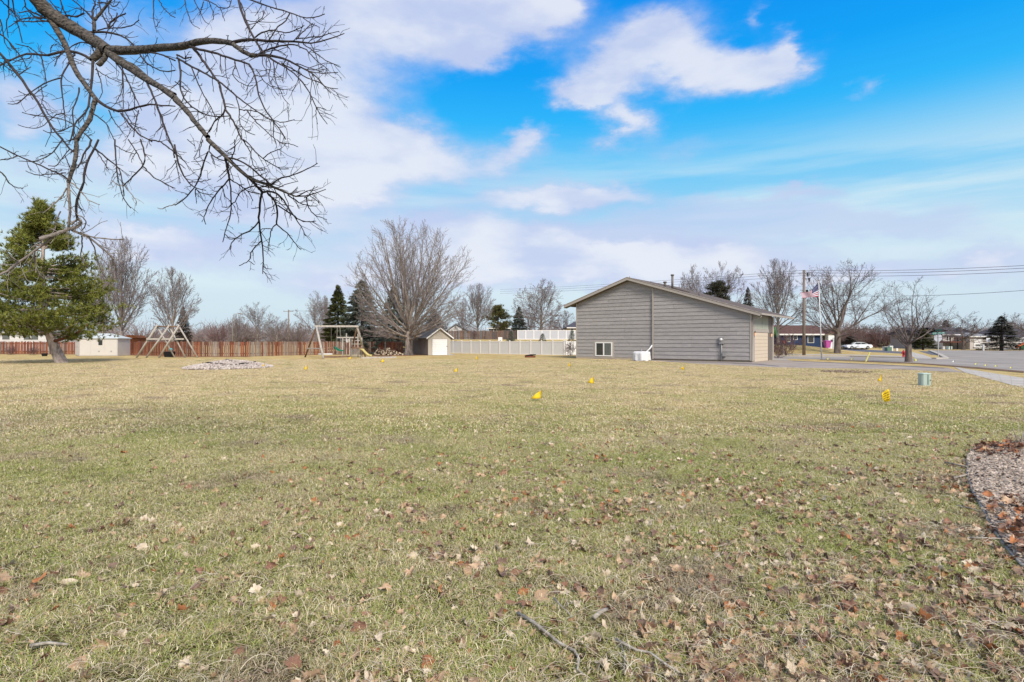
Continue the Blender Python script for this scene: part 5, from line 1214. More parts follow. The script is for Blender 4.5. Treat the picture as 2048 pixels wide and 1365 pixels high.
# ------------------------------------------------------------------ the shade tree whose limbs hang into view
LIMB = [  # tile, points in tile pixels, start and end radius in photograph pixels
 (1, [(350, -20), (440, 100), (560, 190), (700, 270), (850, 360), (960, 430), (1060, 500)], 14, 11), (1, [(1060, 490), (1200, 497), (1400, 490), (1560, 468), (1706, 462)], 9, 7),
 (2, [(0, 462), (100, 452), (200, 415), (350, 400), (500, 412), (570, 430)], 7, 5), (2, [(570, 435), (650, 500), (730, 540), (800, 545)], 4.5, 4), (2, [(800, 545), (870, 500), (930, 480), (1060, 440), (1160, 440)], 2.2, 1.3),
 (2, [(800, 545), (930, 540), (1100, 590), (1250, 670), (1380, 740), (1450, 840), (1520, 915)], 3, .8), (2, [(570, 415), (650, 400), (730, 390), (900, 410), (1060, 405), (1180, 410), (1300, 430), (1430, 410), (1560, 365), (1650, 330)], 3.2, .8),
 (2, [(615, -20), (630, 100), (690, 220), (740, 320), (800, 440), (850, 530), (960, 600), (1100, 660), (1200, 740), (1290, 860), (1340, 960), (1375, 1050), (1430, 1180), (1485, 1215)], 2.8, .7), (2, [(1375, 1050), (1430, 1055), (1475, 1075)], .9, .6), (2, [(1375, 1050), (1375, 1150), (1390, 1215)], .9, .6),
 (2, [(700, -10), (830, 35), (950, 80), (1100, 120), (1250, 180), (1380, 180), (1460, 140)], 1.8, .8), (2, [(1250, 180), (1330, 240), (1410, 270)], 1, .6), (2, [(1120, 130), (1080, 210), (1000, 270), (950, 330), (910, 400)], 1.3, .9), (2, [(780, 370), (860, 305), (960, 300), (1080, 325), (1180, 300), (1260, 250)], 1.5, .8), (2, [(1180, 390), (1260, 300), (1340, 230)], 1.2, .7), (2, [(740, 290), (800, 220), (865, 160), (865, 100)], 1.1, .6), (2, [(1180, 380), (1300, 370), (1420, 360), (1500, 330), (1600, 310)], 1.2, .7), (2, [(1160, 440), (1280, 480), (1350, 570), (1440, 640), (1500, 690)], 1.3, .7), (2, [(1250, 430), (1330, 490), (1430, 570), (1520, 620), (1615, 660)], 1.2, .7), (2, [(1040, 620), (1170, 690), (1270, 760), (1400, 800), (1480, 860), (1590, 870)], 1.6, .7), (2, [(1250, 670), (1330, 710), (1450, 720), (1590, 710)], 1.2, .7), (2, [(900, 560), (940, 650), (910, 760), (970, 890), (1010, 940)], 1.1, .6), (2, [(960, 590), (975, 780), (1020, 880), (1060, 970), (1115, 1025)], 1.1, .6), (2, [(850, 560), (855, 640), (890, 690), (885, 730)], .9, .6), (2, [(790, 680), (860, 790), (950, 860), (1060, 880)], 1.0, .6),
 (1, [(1040, 500), (1150, 600), (1300, 690), (1420, 780), (1550, 840), (1706, 960)], 7, 5.5), (2, [(0, 975), (120, 1090), (200, 1200), (320, 1340)], 5, 4.5), (4, [(320, 0), (420, 90), (500, 180), (600, 270), (700, 360), (800, 420), (900, 435), (1000, 470), (1100, 530), (1180, 560), (1260, 570), (1380, 520), (1470, 485)], 4.6, .8),
 (1, [(1030, 470), (1180, 590), (1320, 660), (1430, 760), (1600, 870), (1706, 925)], 5, 3.5), (2, [(0, 945), (100, 1060), (140, 1110)], 3.5, 3),
 (1, [(480, 180), (540, 270), (600, 370), (660, 490), (700, 620), (760, 740), (840, 840), (900, 930), (930, 965)], 6, 4.2), (1, [(930, 965), (1000, 1025), (1080, 1070), (1180, 1100), (1300, 1060), (1450, 1020), (1706, 1040)], 3, 1.1),
 (1, [(930, 960), (900, 1080), (880, 1170), (800, 1270), (750, 1365)], 4.4, 4), (3, [(745, 0), (745, 120), (720, 250), (690, 350), (665, 420)], 4.2, 3.4), (3, [(665, 420), (670, 500), (680, 620), (680, 740), (665, 870)], 2.6, 2.2),
 (3, [(890, 0), (870, 70), (820, 130), (790, 220), (750, 280)], 1.9, 1.3), (3, [(960, 0), (920, 90), (850, 200), (820, 320), (820, 430), (780, 510), (740, 600), (740, 700), (755, 780)], 2.0, 2.4), (3, [(790, 800), (778, 840), (700, 872), (640, 885), (560, 915), (440, 955), (385, 972)], 3.0, 4.4), (3, [(755, 780), (720, 800), (700, 830)], 2, 2), (3, [(755, 760), (785, 800), (780, 840)], 2.4, 2.6),
 (3, [(520, 950), (420, 1020), (300, 1110), (180, 1200), (80, 1280), (-20, 1325)], 2.4, 2.2), (3, [(330, 1090), (345, 1200), (370, 1290), (420, 1360)], 1.8, 1.4), (3, [(680, 870), (760, 910), (880, 960), (1010, 1070), (1100, 1150), (1130, 1280)], 2.4, 1.5), (3, [(780, 900), (900, 955), (1050, 965), (1160, 980), (1210, 970)], 1.6, 1.2), (3, [(870, 960), (920, 1050), (940, 1150), (990, 1300), (1050, 1365)], 1.4, 1), (3, [(795, 940), (800, 1060), (780, 1150), (860, 1250)], 1.4, 1), (3, [(590, 700), (550, 780), (540, 870), (510, 920)], 1.3, 1), (3, [(750, 735), (800, 750), (840, 800), (830, 850), (790, 890)], 1.3, 1), (3, [(180, 1190), (110, 1150), (70, 1100)], 1.3, .8),
 (3, [(690, 420), (780, 490), (850, 590), (970, 635)], 1.4, .8), (3, [(650, 470), (600, 560), (500, 650), (420, 720)], 1.5, .9), (3, [(660, 440), (655, 560), (620, 660)], 1, .7),
 (3, [(-20, 60), (160, 155), (340, 225), (470, 290), (580, 330), (660, 390)], 1.3, 1.6), (3, [(0, 200), (90, 190), (160, 160)], 1, 1), (3, [(600, 10), (520, 130), (430, 180), (330, 220), (180, 210)], 1.3, .7), (3, [(250, 305), (340, 345), (480, 340), (640, 325)], .8, 1.2), (3, [(-20, 300), (50, 360), (90, 430), (150, 465), (225, 478)], 1.5, .8), (3, [(630, 150), (690, 290)], 1, .8), (3, [(470, 255), (550, 265), (630, 150), (680, 90)], .8, 1),
 (1, [(-60, 460), (0, 520), (80, 620), (190, 740), (260, 860), (380, 1010), (440, 1140), (530, 1280), (610, 1365)], 2.8, 2.0), (3, [(605, 0), (680, 90), (740, 130)], 1.8, 1.5), (1, [(190, 730), (260, 680), (300, 655)], 1.2, .7), (1, [(100, 440), (160, 500), (220, 580), (270, 680)], 1.3, .8), (1, [(-20, 320), (60, 380), (150, 480)], 1.5, 1.2), (1, [(0, 190), (25, 300), (50, 440), (110, 500)], 1.2, .7), (1, [(80, 0), (90, 160), (60, 200), (65, 300), (80, 370)], 1.2, .8), (1, [(120, 0), (135, 110), (180, 260), (215, 420)], 1.3, .8), (1, [(0, 0), (130, 130), (260, 260)], 1.2, .7), (1, [(130, 210), (300, 215), (440, 210)], .8, 1.4), (1, [(235, 0), (250, 90), (330, 130), (440, 180)], 1.2, 2), (1, [(180, 130), (270, 110), (340, 170), (440, 185)], .9, 1.8), (1, [(80, 270), (200, 190), (320, 175), (470, 215)], .8, 1.4),
 (1, [(890, 590), (820, 540), (740, 505), (620, 500), (500, 540), (400, 550), (330, 520), (200, 540), (80, 600), (-20, 655)], 2.8, 1.3), (1, [(400, 550), (430, 680), (450, 820)], 1.3, .8), (1, [(0, 610), (90, 680), (180, 720)], 1.2, 1), (1, [(150, 430), (280, 460), (390, 550)], .8, 1.3), (1, [(910, 500), (890, 430), (800, 415), (720, 440), (670, 480)], 1.3, 1), (1, [(120, 620), (200, 580), (290, 575), (310, 530)], .8, 1.0),
 (1, [(1000, 460), (960, 530), (900, 585)], 9, 6.5), (1, [(1040, 530), (1010, 590), (955, 640)], 5, 4.5), (1, [(905, 590), (910, 700), (880, 850), (868, 1000), (860, 1090), (740, 1180), (700, 1290), (690, 1365)], 2.6, 1.2),
 (1, [(680, 610), (620, 700), (590, 770), (600, 900), (620, 1030), (640, 1250)], 1.6, .9), (1, [(730, 530), (680, 610)], 1.7, 1.6), (1, [(590, 765), (480, 790), (380, 850), (250, 940), (150, 1030), (75, 1015)], 1.3, .8), (1, [(400, 850), (420, 950), (395, 1030)], 1, .7), (1, [(180, 890), (260, 940), (340, 920), (460, 830)], .8, .9), (1, [(440, 310), (540, 400), (620, 470)], .8, 1.1), (1, [(490, 510), (500, 450), (560, 432)], .8, .9), (1, [(530, 650), (560, 570), (620, 510)], .8, 1.1),
 (1, [(920, 310), (915, 200), (960, 150), (1050, 50), (1100, -20)], 3.6, 2), (1, [(915, 200), (800, 80), (680, -20)], 1.6, 1.2), (1, [(900, 190), (900, 110), (930, 40), (910, 0)], 2, 1.2), (1, [(1050, 270), (1080, 220), (1150, 170), (1225, 130)], 2, 1.3), (1, [(950, 300), (1050, 280), (1200, 275), (1290, 255), (1355, 200)], 1.3, .9), (1, [(960, 0), (985, 120), (1060, 270)], 1.3, 1.2), (1, [(1055, 20), (1060, 130), (1110, 200)], 1.1, .9), (1, [(950, 30), (1040, 30), (1110, 75), (1170, 20)], 1.2, .8), (1, [(1140, 130), (1130, 210), (1060, 290)], 1.1, 1.2), (1, [(580, -10), (620, 100), (665, 195)], 1.2, 1.4), (1, [(580, 180), (650, 155), (750, 170), (820, 130)], 1.8, 1.3), (1, [(480, 0), (550, 90), (600, 150)], 1.1, 1.2),
 (1, [(860, 320), (1000, 310), (1150, 330), (1250, 390), (1330, 480), (1420, 620), (1530, 680), (1630, 720), (1706, 690)], 2.4, 1.1), (1, [(1320, 480), (1440, 510), (1560, 530), (1706, 595)], 1.6, 1.5), (1, [(1500, 0), (1495, 190), (1530, 320)], 1.1, .6), (1, [(1525, 265), (1555, 210)], .8, .6), (1, [(1540, -10), (1600, 90), (1660, 150), (1706, 175)], 1.1, .8),
 (1, [(1190, 650), (1200, 800), (1200, 1060)], 1.3, .8), (1, [(1200, 700), (1280, 880), (1340, 1000), (1380, 1080)], 1.4, .8), (1, [(1430, 800), (1520, 1000), (1580, 1180), (1650, 1365)], 2.4, 1.8), (3, [(1650, 0), (1690, 80), (1700, 180)], 1.8, 1.4), (1, [(1180, 1110), (1280, 1240), (1360, 1320), (1480, 1385)], 1.8, 1.4), (3, [(1450, 0), (1560, 20), (1640, 80), (1706, 125)], 1.4, 1.2), (1, [(1130, 620), (1190, 690), (1260, 820), (1320, 950)], 1.3, .8), (1, [(1200, 690), (1185, 900), (1140, 985)], 1.1, .7), (1, [(940, 670), (990, 820), (1000, 900), (965, 970)], 1.1, .7), (1, [(930, 680), (1080, 770), (1180, 810)], 1, .7), (1, [(1210, 1080), (1290, 1220), (1430, 1275)], 1.2, .8), (1, [(1060, 1080), (1120, 1200), (1200, 1300)], 1.2, .8), (1, [(1350, 1080), (1320, 1210), (1300, 1340)], 1.1, .9), (1, [(910, 1110), (1040, 1210), (1110, 1365)], 1.3, .9), (1, [(215, 1100), (330, 1130), (520, 1145), (650, 1180), (720, 1220), (820, 1300), (880, 1360)], .8, 1.3), (1, [(175, 1220), (300, 1260), (400, 1250), (490, 1170), (560, 1110), (620, 1110)], .7, 1.0), (1, [(420, 1275), (480, 1305), (600, 1280), (720, 1225)], .8, 1), (1, [(770, 860), (760, 960), (700, 1080), (715, 1170), (720, 1365)], 1.4, 1.0), (1, [(415, 1020), (470, 1120), (520, 1150)], 1, .8),
 (3, [(1120, 0), (1130, 240), (1150, 400), (1180, 500), (1210, 600), (1275, 670)], 1.4, .8), (3, [(930, 90), (1060, 200), (1160, 270), (1195, 400), (1210, 550)], 1.6, .8), (3, [(1370, 0), (1420, 170), (1395, 265), (1300, 350), (1205, 450)], 1.6, 1.2), (3, [(1395, 265), (1500, 370), (1640, 450), (1706, 475)], 1.3, 1), (3, [(1250, 0), (1330, 120), (1395, 250)], 1.2, 1), (3, [(1210, 450), (1330, 590), (1325, 645)], 1, .6), (3, [(1130, 60), (1220, 115), (1300, 140)], 1, .7), (3, [(940, 110), (1040, 270), (1060, 300)], 1.1, .7), (3, [(1330, 110), (1280, 200), (1285, 225)], .9, .6), (3, [(1090, 400), (1160, 450), (1200, 450)], .8, 1), (3, [(1535, 665), (1570, 680), (1650, 645), (1706, 635)], .7, 1),
 (2, [(150, 460), (300, 500), (450, 540), (600, 590), (720, 630)], 2.6, 2), (2, [(720, 630), (790, 740), (790, 850), (830, 960), (870, 1070), (940, 1160), (1010, 1260), (1080, 1365)], 1.9, 1.1), (2, [(170, 465), (250, 560), (320, 660), (400, 770), (420, 795)], 2.8, 2), (2, [(420, 795), (520, 870), (600, 940), (700, 1020), (800, 1090), (900, 1160)], 1.7, 1.1), (2, [(900, 1160), (1050, 1200), (1165, 1170)], 1.1, .7), (2, [(420, 790), (460, 930), (490, 1060)], 2.4, 2), (2, [(490, 1060), (470, 1120), (400, 1170), (360, 1240), (310, 1310)], 1.7, 1.1), (2, [(490, 1070), (560, 1170), (600, 1250), (650, 1365)], 1.9, 1.3),
 (2, [(20, 570), (150, 650), (280, 710), (400, 780)], 2.2, 1.8), (2, [(35, 590), (55, 700), (45, 850), (80, 960), (160, 1040)], 2.0, 1.2), (2, [(160, 660), (230, 830), (300, 970), (350, 1050), (400, 1170)], 1.4, .9), (2, [(150, 1040), (250, 1100), (350, 1140), (450, 1140), (530, 1135)], 1.4, 1), (2, [(590, 930), (630, 1080), (620, 1200), (690, 1290), (780, 1320)], 1.2, .8), (2, [(630, 1070), (740, 1080), (830, 1100), (880, 1150)], 1.2, .8), (2, [(700, 1080), (780, 1180), (870, 1270), (980, 1365)], 1.2, .9), (2, [(0, 100), (0, 140)], .5, .5), (2, [(580, 590), (590, 660), (550, 710), (580, 770), (650, 820), (710, 850), (760, 835)], 1.1, .7), (2, [(20, 540), (90, 575), (160, 560)], 2, 1.2), (2, [(0, 800), (120, 890), (160, 910)], 1.1, .7),
 (2, [(90, -10), (110, 90), (145, 190), (160, 240), (240, 285)], 1.2, .6), (2, [(180, -10), (240, 110), (290, 220), (330, 240)], 1.2, .6), (2, [(320, -10), (345, 60), (375, 130), (375, 195)], 1.1, .6), (2, [(270, 0), (340, 15), (440, 80), (530, 90), (550, 0)], 1.1, .8), (2, [(440, 85), (460, 130), (485, 210)], .9, .6), (2, [(280, 20), (250, 100), (240, 150)], 1, .6), (2, [(640, 30), (680, 130), (690, 200), (720, 290)], 1.2, 1.1),
 (4, [(490, 180), (510, 280), (530, 380)], 2.4, 2), (4, [(530, 380), (440, 480), (380, 560), (310, 660), (305, 720), (270, 750), (300, 828)], 1.8, .8), (4, [(270, 750), (236, 722)], .8, .5), (4, [(530, 380), (545, 500), (545, 740), (510, 830), (485, 900), (465, 1000)], 1.5, .8), (4, [(485, 920), (530, 970), (585, 970)], .9, .8), (4, [(530, 380), (620, 440), (720, 510), (830, 530)], 1.4, 1), (4, [(530, 180), (620, 200), (740, 270), (840, 360), (940, 440)], 2, 1.5), (4, [(945, 435), (1000, 385), (1130, 350), (1270, 300), (1390, 230)], 1.7, .8), (4, [(720, 370), (800, 460), (850, 515)], 3, 2.6), (4, [(850, 515), (825, 620), (815, 800), (830, 900), (860, 1080), (855, 1310)], 2.4, .8), (4, [(815, 800), (750, 880), (660, 920), (580, 970), (540, 1020), (535, 1075)], 1.7, .8), (4, [(845, 985), (750, 1080), (720, 1185), (625, 1230)], 1.3, .7), (4, [(860, 1235), (890, 1260), (945, 1262)], .8, .6), (4, [(720, 1185), (775, 1220)], .8, .6), (4, [(850, 515), (960, 500), (1040, 560), (1100, 660), (1190, 790), (1250, 880), (1270, 940)], 2.1, .8), (4, [(900, 520), (980, 610), (1000, 720), (990, 825)], 2, 1.5), (4, [(990, 825), (1100, 920), (1160, 1000), (1230, 1075)], 1.3, .7), (4, [(990, 825), (940, 870), (920, 1000), (905, 1095)], 1.2, .7), (4, [(940, 870), (850, 870), (810, 905)], 1, .6), (4, [(1000, 640), (1150, 740), (1260, 810), (1375, 795)], 1.5, .8), (4, [(1280, 570), (1290, 650), (1360, 740), (1480, 780)], 1.3, .7), (4, [(1100, 540), (1200, 610), (1300, 650), (1390, 645)], 1.4, .7), (4, [(320, 120), (270, 250), (240, 380), (160, 510), (80, 590), (0, 640)], 1.7, 1.1), (4, [(350, 40), (320, 110), (400, 180), (480, 210), (560, 200)], 1.4, 1), (4, [(-5, 50), (20, 200), (60, 310), (130, 420), (200, 480), (300, 495)], 2, .9), (4, [(655, 0), (740, 120), (750, 240), (790, 290), (865, 305)], 1.3, .7), (4, [(665, 0), (730, 50), (790, 130), (860, 190), (960, 250), (1050, 298), (1110, 285)], 1.4, .8), (4, [(860, 185), (920, 130), (1035, 88)], 1.1, .7), (4, [(590, 600), (620, 530), (690, 475), (780, 450)], 1.1, 1.3), (4, [(590, 605), (510, 665), (455, 655)], 1, .7), (4, [(595, 615), (620, 680), (645, 697)], .8, .6), (4, [(580, 0), (585, 100), (550, 180)], 1.1, 1.2), (4, [(990, 0), (1040, 40), (1100, 35), (1200, 72)], 1, .7), (4, [(130, 415), (250, 410), (350, 385)], .9, .7), (4, [(200, 480), (260, 525), (375, 540)], 1, .7), (4, [(460, 450), (480, 550), (540, 600)], 1, .7), (4, [(350, 150), (380, 240)], 1, .7), (4, [(710, 500), (760, 600)], 1, .7), (4, [(1260, 570), (1310, 540), (1360, 455)], 1, .7), (4, [(1310, 545), (1410, 615)], .9, .7), (4, [(1180, 555), (1290, 500), (1390, 490)], 1, .8), (4, [(800, 470), (900, 450), (1000, 470)], 1.3, 1.3), (4, [(120, 0), (190, 60), (200, 95)], .9, .6), (4, [(270, 0), (235, 110), (240, 170), (205, 182)], 1, .6), (4, [(0, 200), (30, 320), (55, 425)], 1.1, .6), (4, [(195, 480), (210, 625)], 1, .6),
]
def shade_tree():
    org = {1: (0, 0), 2: (350, 0), 3: (0, 280), 4: (350, 280)}; k = 350 / 1706.0
    def depth(x, y): return 6.0 + .75 * math.sin(x / 150 + .6) + .55 * math.sin(y / 120 + 1.1 + x / 300)
    bark = mat('shade_bark', (112, 104, 94), .9, 0, 26, (14, 12, 11), 1.0, 34, stretch=(.8, 1.2, 1.5), space='World', detail=9)
    brm = mat('shade_branch', (72, 62, 58), .85, 0, 14, (40, 34, 32), .5, 40, space='World'); grey = mat('shade_branch_grey', (160, 150, 140), .85, 0, 14, (108, 98, 90), .5, 40, space='World')
    root = thing('shade_tree', 'large bare shade tree with dark drooping limbs hanging in at the upper left', 'tree', (-8.6, 4.2, 0)); O = np.array([-8.6, 4.2, 0])
    big, small, greyg = [], [], []
    rng = np.random.default_rng(77); K = 14; parents = []
    for tile, pts, r0, r1 in LIMB:
        ox, oy = org[tile]; q = np.array([(ox + x * k, oy + y * k) for x, y in pts]); seg = np.r_[0, np.cumsum(np.linalg.norm(np.diff(q, axis=0), axis=1))]
        if seg[-1] < 3: continue
        K_ = max(K, 6); u = np.linspace(0, seg[-1], K_); qx = np.interp(u, seg, q[:, 0]); qy = np.interp(u, seg, q[:, 1])
        for _ in range(1): qx[1:-1] = (qx[:-2] + 2 * qx[1:-1] + qx[2:]) / 4; qy[1:-1] = (qy[:-2] + 2 * qy[1:-1] + qy[2:]) / 4
        if r0 < 6: qx[1:-1] += rng.normal(0, .45, K_ - 2); qy[1:-1] += rng.normal(0, .45, K_ - 2)
        D = np.array([depth(a, b_) for a, b_ in zip(qx, qy)]); p = np.stack([(qx - 1024) / F * D, D, EYE - (qy - 683) / F * D], 1) - O
        rad = (np.linspace(r0, r1, K_) * (1 + (rng.normal(0, .06, K_) if r0 < 6 else rng.normal(0, .04, K_)))) / F * D
        tgt = greyg if (tile == 3 and (min(p_[1] for p_ in pts) > 395)) else (big if r0 > 3.4 else small); tgt.append((p, rad)); parents.append((p, rad, seg[-1], tgt is greyg))
    def tb(lst, s): return (np.stack([a for a, _ in lst]), np.stack([b_ for _, b_ in lst]), s)
    # side twigs on everything, thinner and fewer on thick wood
    tw = []; twg = []
    for p, rad, L_, isg in parents:
        n = int(L_ / 14 + rng.uniform(0, 1.2)); 
        if rad[0] > .03: n = int(L_ / 26)
        for _ in range(n):
            t = rng.uniform(.12, .98) * (len(p) - 1); i = int(t); i = min(i, len(p) - 2); b0 = p[i] + (p[i + 1] - p[i]) * (t - i); d = unit(p[i + 1] - p[i]); a = unit(np.cross(d, np.array([0, 1.0, 0]) + rng.normal(0, .45, 3))) * (1 if rng.uniform() < .5 else -1)
            dd = unit(d * rng.uniform(.4, 1.1) + a * .8 + np.array([0, 0, -.12])); l = rng.uniform(.05, .26) * (1.2 if rad[0] > .012 else .8)
            (twg if isg else tw).append((b0, dd, l, max(.0022, min(rad[i] * .5, .0045))))
    def mk(lst, out):
        b0 = np.array([a[0] for a in lst]); d = np.array([a[1] for a in lst]); l = np.array([a[2] for a in lst]); r_ = np.array([a[3] for a in lst])
        pts, ds, rad = grow(b0, d, l, r_, r_ * .6, 5, .16, .0, rng); out.append((pts, rad, 4))
        p, nd, t, PL, r2 = spawn(pts, ds, rad, l, 2, .3, .95, .7, .25, rng, .8); m_ = rng.uniform(size=len(p)) < .5; p, nd, PL, r2 = p[m_], nd[m_], PL[m_], r2[m_]
        pts, ds, rad = grow(p, nd, PL * rng.uniform(.25, .6, len(p)), np.maximum(r2, .0019), np.full(len(p), .0016), 3, .16, 0, rng); out.append((pts, rad, 3))
    g1 = []; mk(tw, g1); g2 = []; mk(twg, g2)
    trunk = [(np.array([[0, 0, -.2], [.05, 0, 1.2], [.1, .05, 2.6], [.3, .1, 3.9], [.6, .3, 5.2], [.5, .3, 7.5]])[None], np.array([[.55, .42, .38, .34, .22, .12]]), 14)]
    e0 = depth(72, -4); st = np.array([(72 - 1024) / F * e0, e0, EYE + 687 / F * e0]) - O
    lp = np.array([[.25, .1, 3.9], [1.0, .6, 4.9], [2.2, 1.2, 5.5], list(st + np.array([-.5, -.05, .35])), list(st)]); trunk.append((lp[None], np.array([[.2, .16, .12, .085, .074]]), 12))
    for (px, py, z0) in ((-12, 94, 4.3), (-4, 348, 3.8), (-4, 292, 4.0), (-4, 552, 3.4), (-4, 134, 4.8), (-4, 66, 5.0), (-4, 340, 3.7)):
        e = depth(px, py); q = np.array([(px - 1024) / F * e, e, EYE - (py - 683) / F * e]) - O; trunk.append((np.stack([np.array([.2, .05, z0]), np.array([.2, .05, z0]) * .45 + q * .55 + np.array([0, 0, .5]), q])[None], np.array([[.07, .035, .011]]), 6))
    v, f = tubes(trunk); link('trunk', raw_mesh('trunk', v, f, bark, True), root)
    v, f = tubes([tb(big, 12)]); link('limbs', raw_mesh('limbs', v, f, bark, True), root)
    v, f = tubes([tb(small, 6)] + g1); link('branches', raw_mesh('branches', v, f, brm, True), root)
    v, f = tubes([tb(greyg, 7)] + g2); link('broken_branch', raw_mesh('broken_branch', v, f, grey, True), root)
shade_tree()

# ------------------------------------------------------------------ marker flags
M_YEL = mat('flag_yellow', (226, 188, 20), .5, .06, 8); M_YELP = mat('marker_pale', (222, 214, 110), .6, .05, 6); M_WIRE = mat('wire', (120, 118, 112), .4)
def flag(px, py_base, w_px, h_px, tilt, droop, label, printed=False, hgt=None, group='yellow utility flags marking a line over the lawn', lean=0.0, m=None, corners=None):
    x, y = G(px, py_base); w = w_px / F * y; h = h_px / F * y; up = hgt if hgt else h * 1.25
    t = thing('marker_flag', label, 'flag', (x, y, 0), 0, group); b = MB(); b.tube([(0, 0, -.02), (lean * .5, 0, up * .55), (lean, 0, up + .01)], .0035 if y < 25 else .008, 5); b.build('wire', M_WIRE, t)
    A, B_, C_, D_ = corners or ((0, 1), (-.06, .04), (-1, 0), (-.55, .55)); n = 7; V = []
    def q(u, v_):
        x_ = (A[0] * (1 - v_) + B_[0] * v_) * (1 - u) + (D_[0] * (1 - v_) + C_[0] * v_) * u; z_ = (A[1] * (1 - v_) + B_[1] * v_) * (1 - u) + (D_[1] * (1 - v_) + C_[1] * v_) * u
        return (x_ * w + lean, .16 * w * math.sin(u * 4.5 + v_ * 2.2) + u * w * .22, up - h + z_ * h)
    V = [q(i / (n - 1), j / 4) for i in range(n) for j in range(5)]
    fs = [(i * 5 + j, i * 5 + j + 1, (i + 1) * 5 + j + 1, (i + 1) * 5 + j) for i in range(n - 1) for j in range(4)]
    b = MB(); b.add(V, fs); o = b.build('cloth', m or M_YEL, t, True); sd = o.modifiers.new('thick', 'SOLIDIFY'); sd.thickness = .002
    if printed:
        b = MB()
        for r_ in range(4):
            for c in range(5):
                u = .14 + c * .15; v_ = .16 + r_ * .2; ww = .10 if (r_ + c) % 3 else .05
                b.add([(x_, y_ - .006, z_) for x_, y_, z_ in (q(u, v_), q(u + ww, v_), q(u + ww, v_ + .10), q(u, v_ + .10))], [(0, 1, 2, 3)])
        b.build('print', mat('ink', (96, 76, 20), .6), t)
flag(1083, 803, 22, 17, .0, .9, 'large yellow flag pointing down left in the middle of the lawn')
flag(1762, 812, 21, 27, .0, .35, 'nearest yellow flag with dark print left of the pale green utility box', True, lean=.02, corners=((0, .55), (.35, 0), (1, .15), (.7, 1)))
flag(1764, 770, 8, 17, .2, .9, 'yellow flag standing just above the printed one', corners=((0, 1), (-.1, .0), (-1, .25), (-.4, .55)))
flag(1187, 772, 11, 14, .1, .5, 'yellow flag right of the largest one in mid lawn', corners=((0, 1), (.1, 0), (-1, .15), (-.5, .7)))
flag(1370, 745, 9, 12, .2, .4, 'yellow flag in the grass before the grey siding', corners=((0, 1), (-.3, 0), (-1, .4), (-.1, .6)))
flag(1141, 736, 5, 9, .4, .6, 'tiny yellow flag left of the house window')
flag(915, 747, 8, 9, .2, .5, 'yellow flag below the small garage apron')
flag(955, 722, 5, 8, .4, .4, 'tiny yellow flag in front of the vinyl fence')
flag(768, 727, 8, 7, .2, .7, 'yellow flag below the play area timbers')
flag(702, 721, 6, 6, .2, .7, 'faded yellow flag at the foot of the swing set')
flag(614, 743, 7, 10, .2, .5, 'yellow flag on the lawn below the left swing legs')
flag(529, 737, 6, 8, .2, .3, 'yellow flag at the right tip of the stone mound')
GF = 'pale yellow flags along the street edge'
for px, py, lab in ((1954, 731, 'first pale yellow flag on the street edge right of the stop sign'), (1973.5, 733.5, 'small pale yellow flag, second along the street edge'), (1994, 735, 'third pale yellow flag along the street edge'), (2024, 738.5, 'pale yellow flag nearest the right end of the street edge'), (1658, 721, 'faint flag on the grass right of the flagpole'), (1706, 721, 'faint flag on the grass left of the leaning yellow post'), (1909, 726, 'whitish flag at the street corner')):
    flag(px, py, 5, 3.4, .2, .2, lab, group=GF, m=M_YELP if px != 1909 else M_WHITE)

def yellow_post():
    x, y = G(1731.5, 724.5); t = thing('yellow_post', 'pale yellow marker post leaning to the right beside the driveway', 'post', (x, y, 0)); b = MB(); top = Vector(P(1740, 705.3, y)) - Vector(t.location)
    b.tube([(0, 0, 0), top * .96, top], [.05, .05, .035], 8); b.build('post', mat('post_yellow', (222, 216, 130), .6, .05), t)
yellow_post()
def tree_tag():
    x, y = G(1819, 722.5); o = MB(); o.tube([(0, 0, 0), (0, 0, .12), (0, 0, .16)], [.09, .08, .04], 8); ob = o.build('yellow_marker', M_YELP, None, loc=(x + .12, y - .45, 0)); tag(ob, 'small round yellow marker at the foot of the street tree', 'marker')
tree_tag()

def pedestal():
    x, y = G(1849, 772.5); t = thing('utility_pedestal', 'pale green square utility pedestal standing on the lawn by the sidewalk', 'utility box', (x, y, 0), R(-8)); g = mat('pedestal_green', (168, 184, 174), .6, .03, 3)
    w = 18.5 / F * y / 2 * .94; h = 25.5 / F * y; b = MB(); c = .04
    for (z0, z1, s) in ((0, h * .93, 1.0),):
        poly = [(-w + c, -w), (w - c, -w), (w, -w + c), (w, w - c), (w - c, w), (-w + c, w), (-w, w - c), (-w, -w + c)]; b.prism([(a, b_, z0) for a, b_ in poly], (0, 0, z1 - z0))
    b.build('body', g, t)
    b = MB(); b.prism([(a * 1.06, b_ * 1.06, h * .92) for a, b_ in poly], (0, 0, h * .05)); b.add([(-w, -w, h * .97), (w, -w, h * .97), (w, w, h * .97), (-w, w, h * .97), (-w * .8, -w * .8, h), (w * .8, -w * .8, h), (w * .8, w * .8, h), (-w * .8, w * .8, h)], [(4, 5, 6, 7), (0, 1, 5, 4), (1, 2, 6, 5), (2, 3, 7, 6), (3, 0, 4, 7)]); b.build('cap', mat('pedestal_cap', (176, 196, 184), .6, .03), t)
    b = MB(); b.box((.02, -w - .012, .05), (.045, -w, h * .9)); b.box((.09, -w - .02, h * .42), (.12, -w, h * .5)); b.build('seam', mat('pedestal_dark', (110, 132, 120), .6), t)
pedestal()

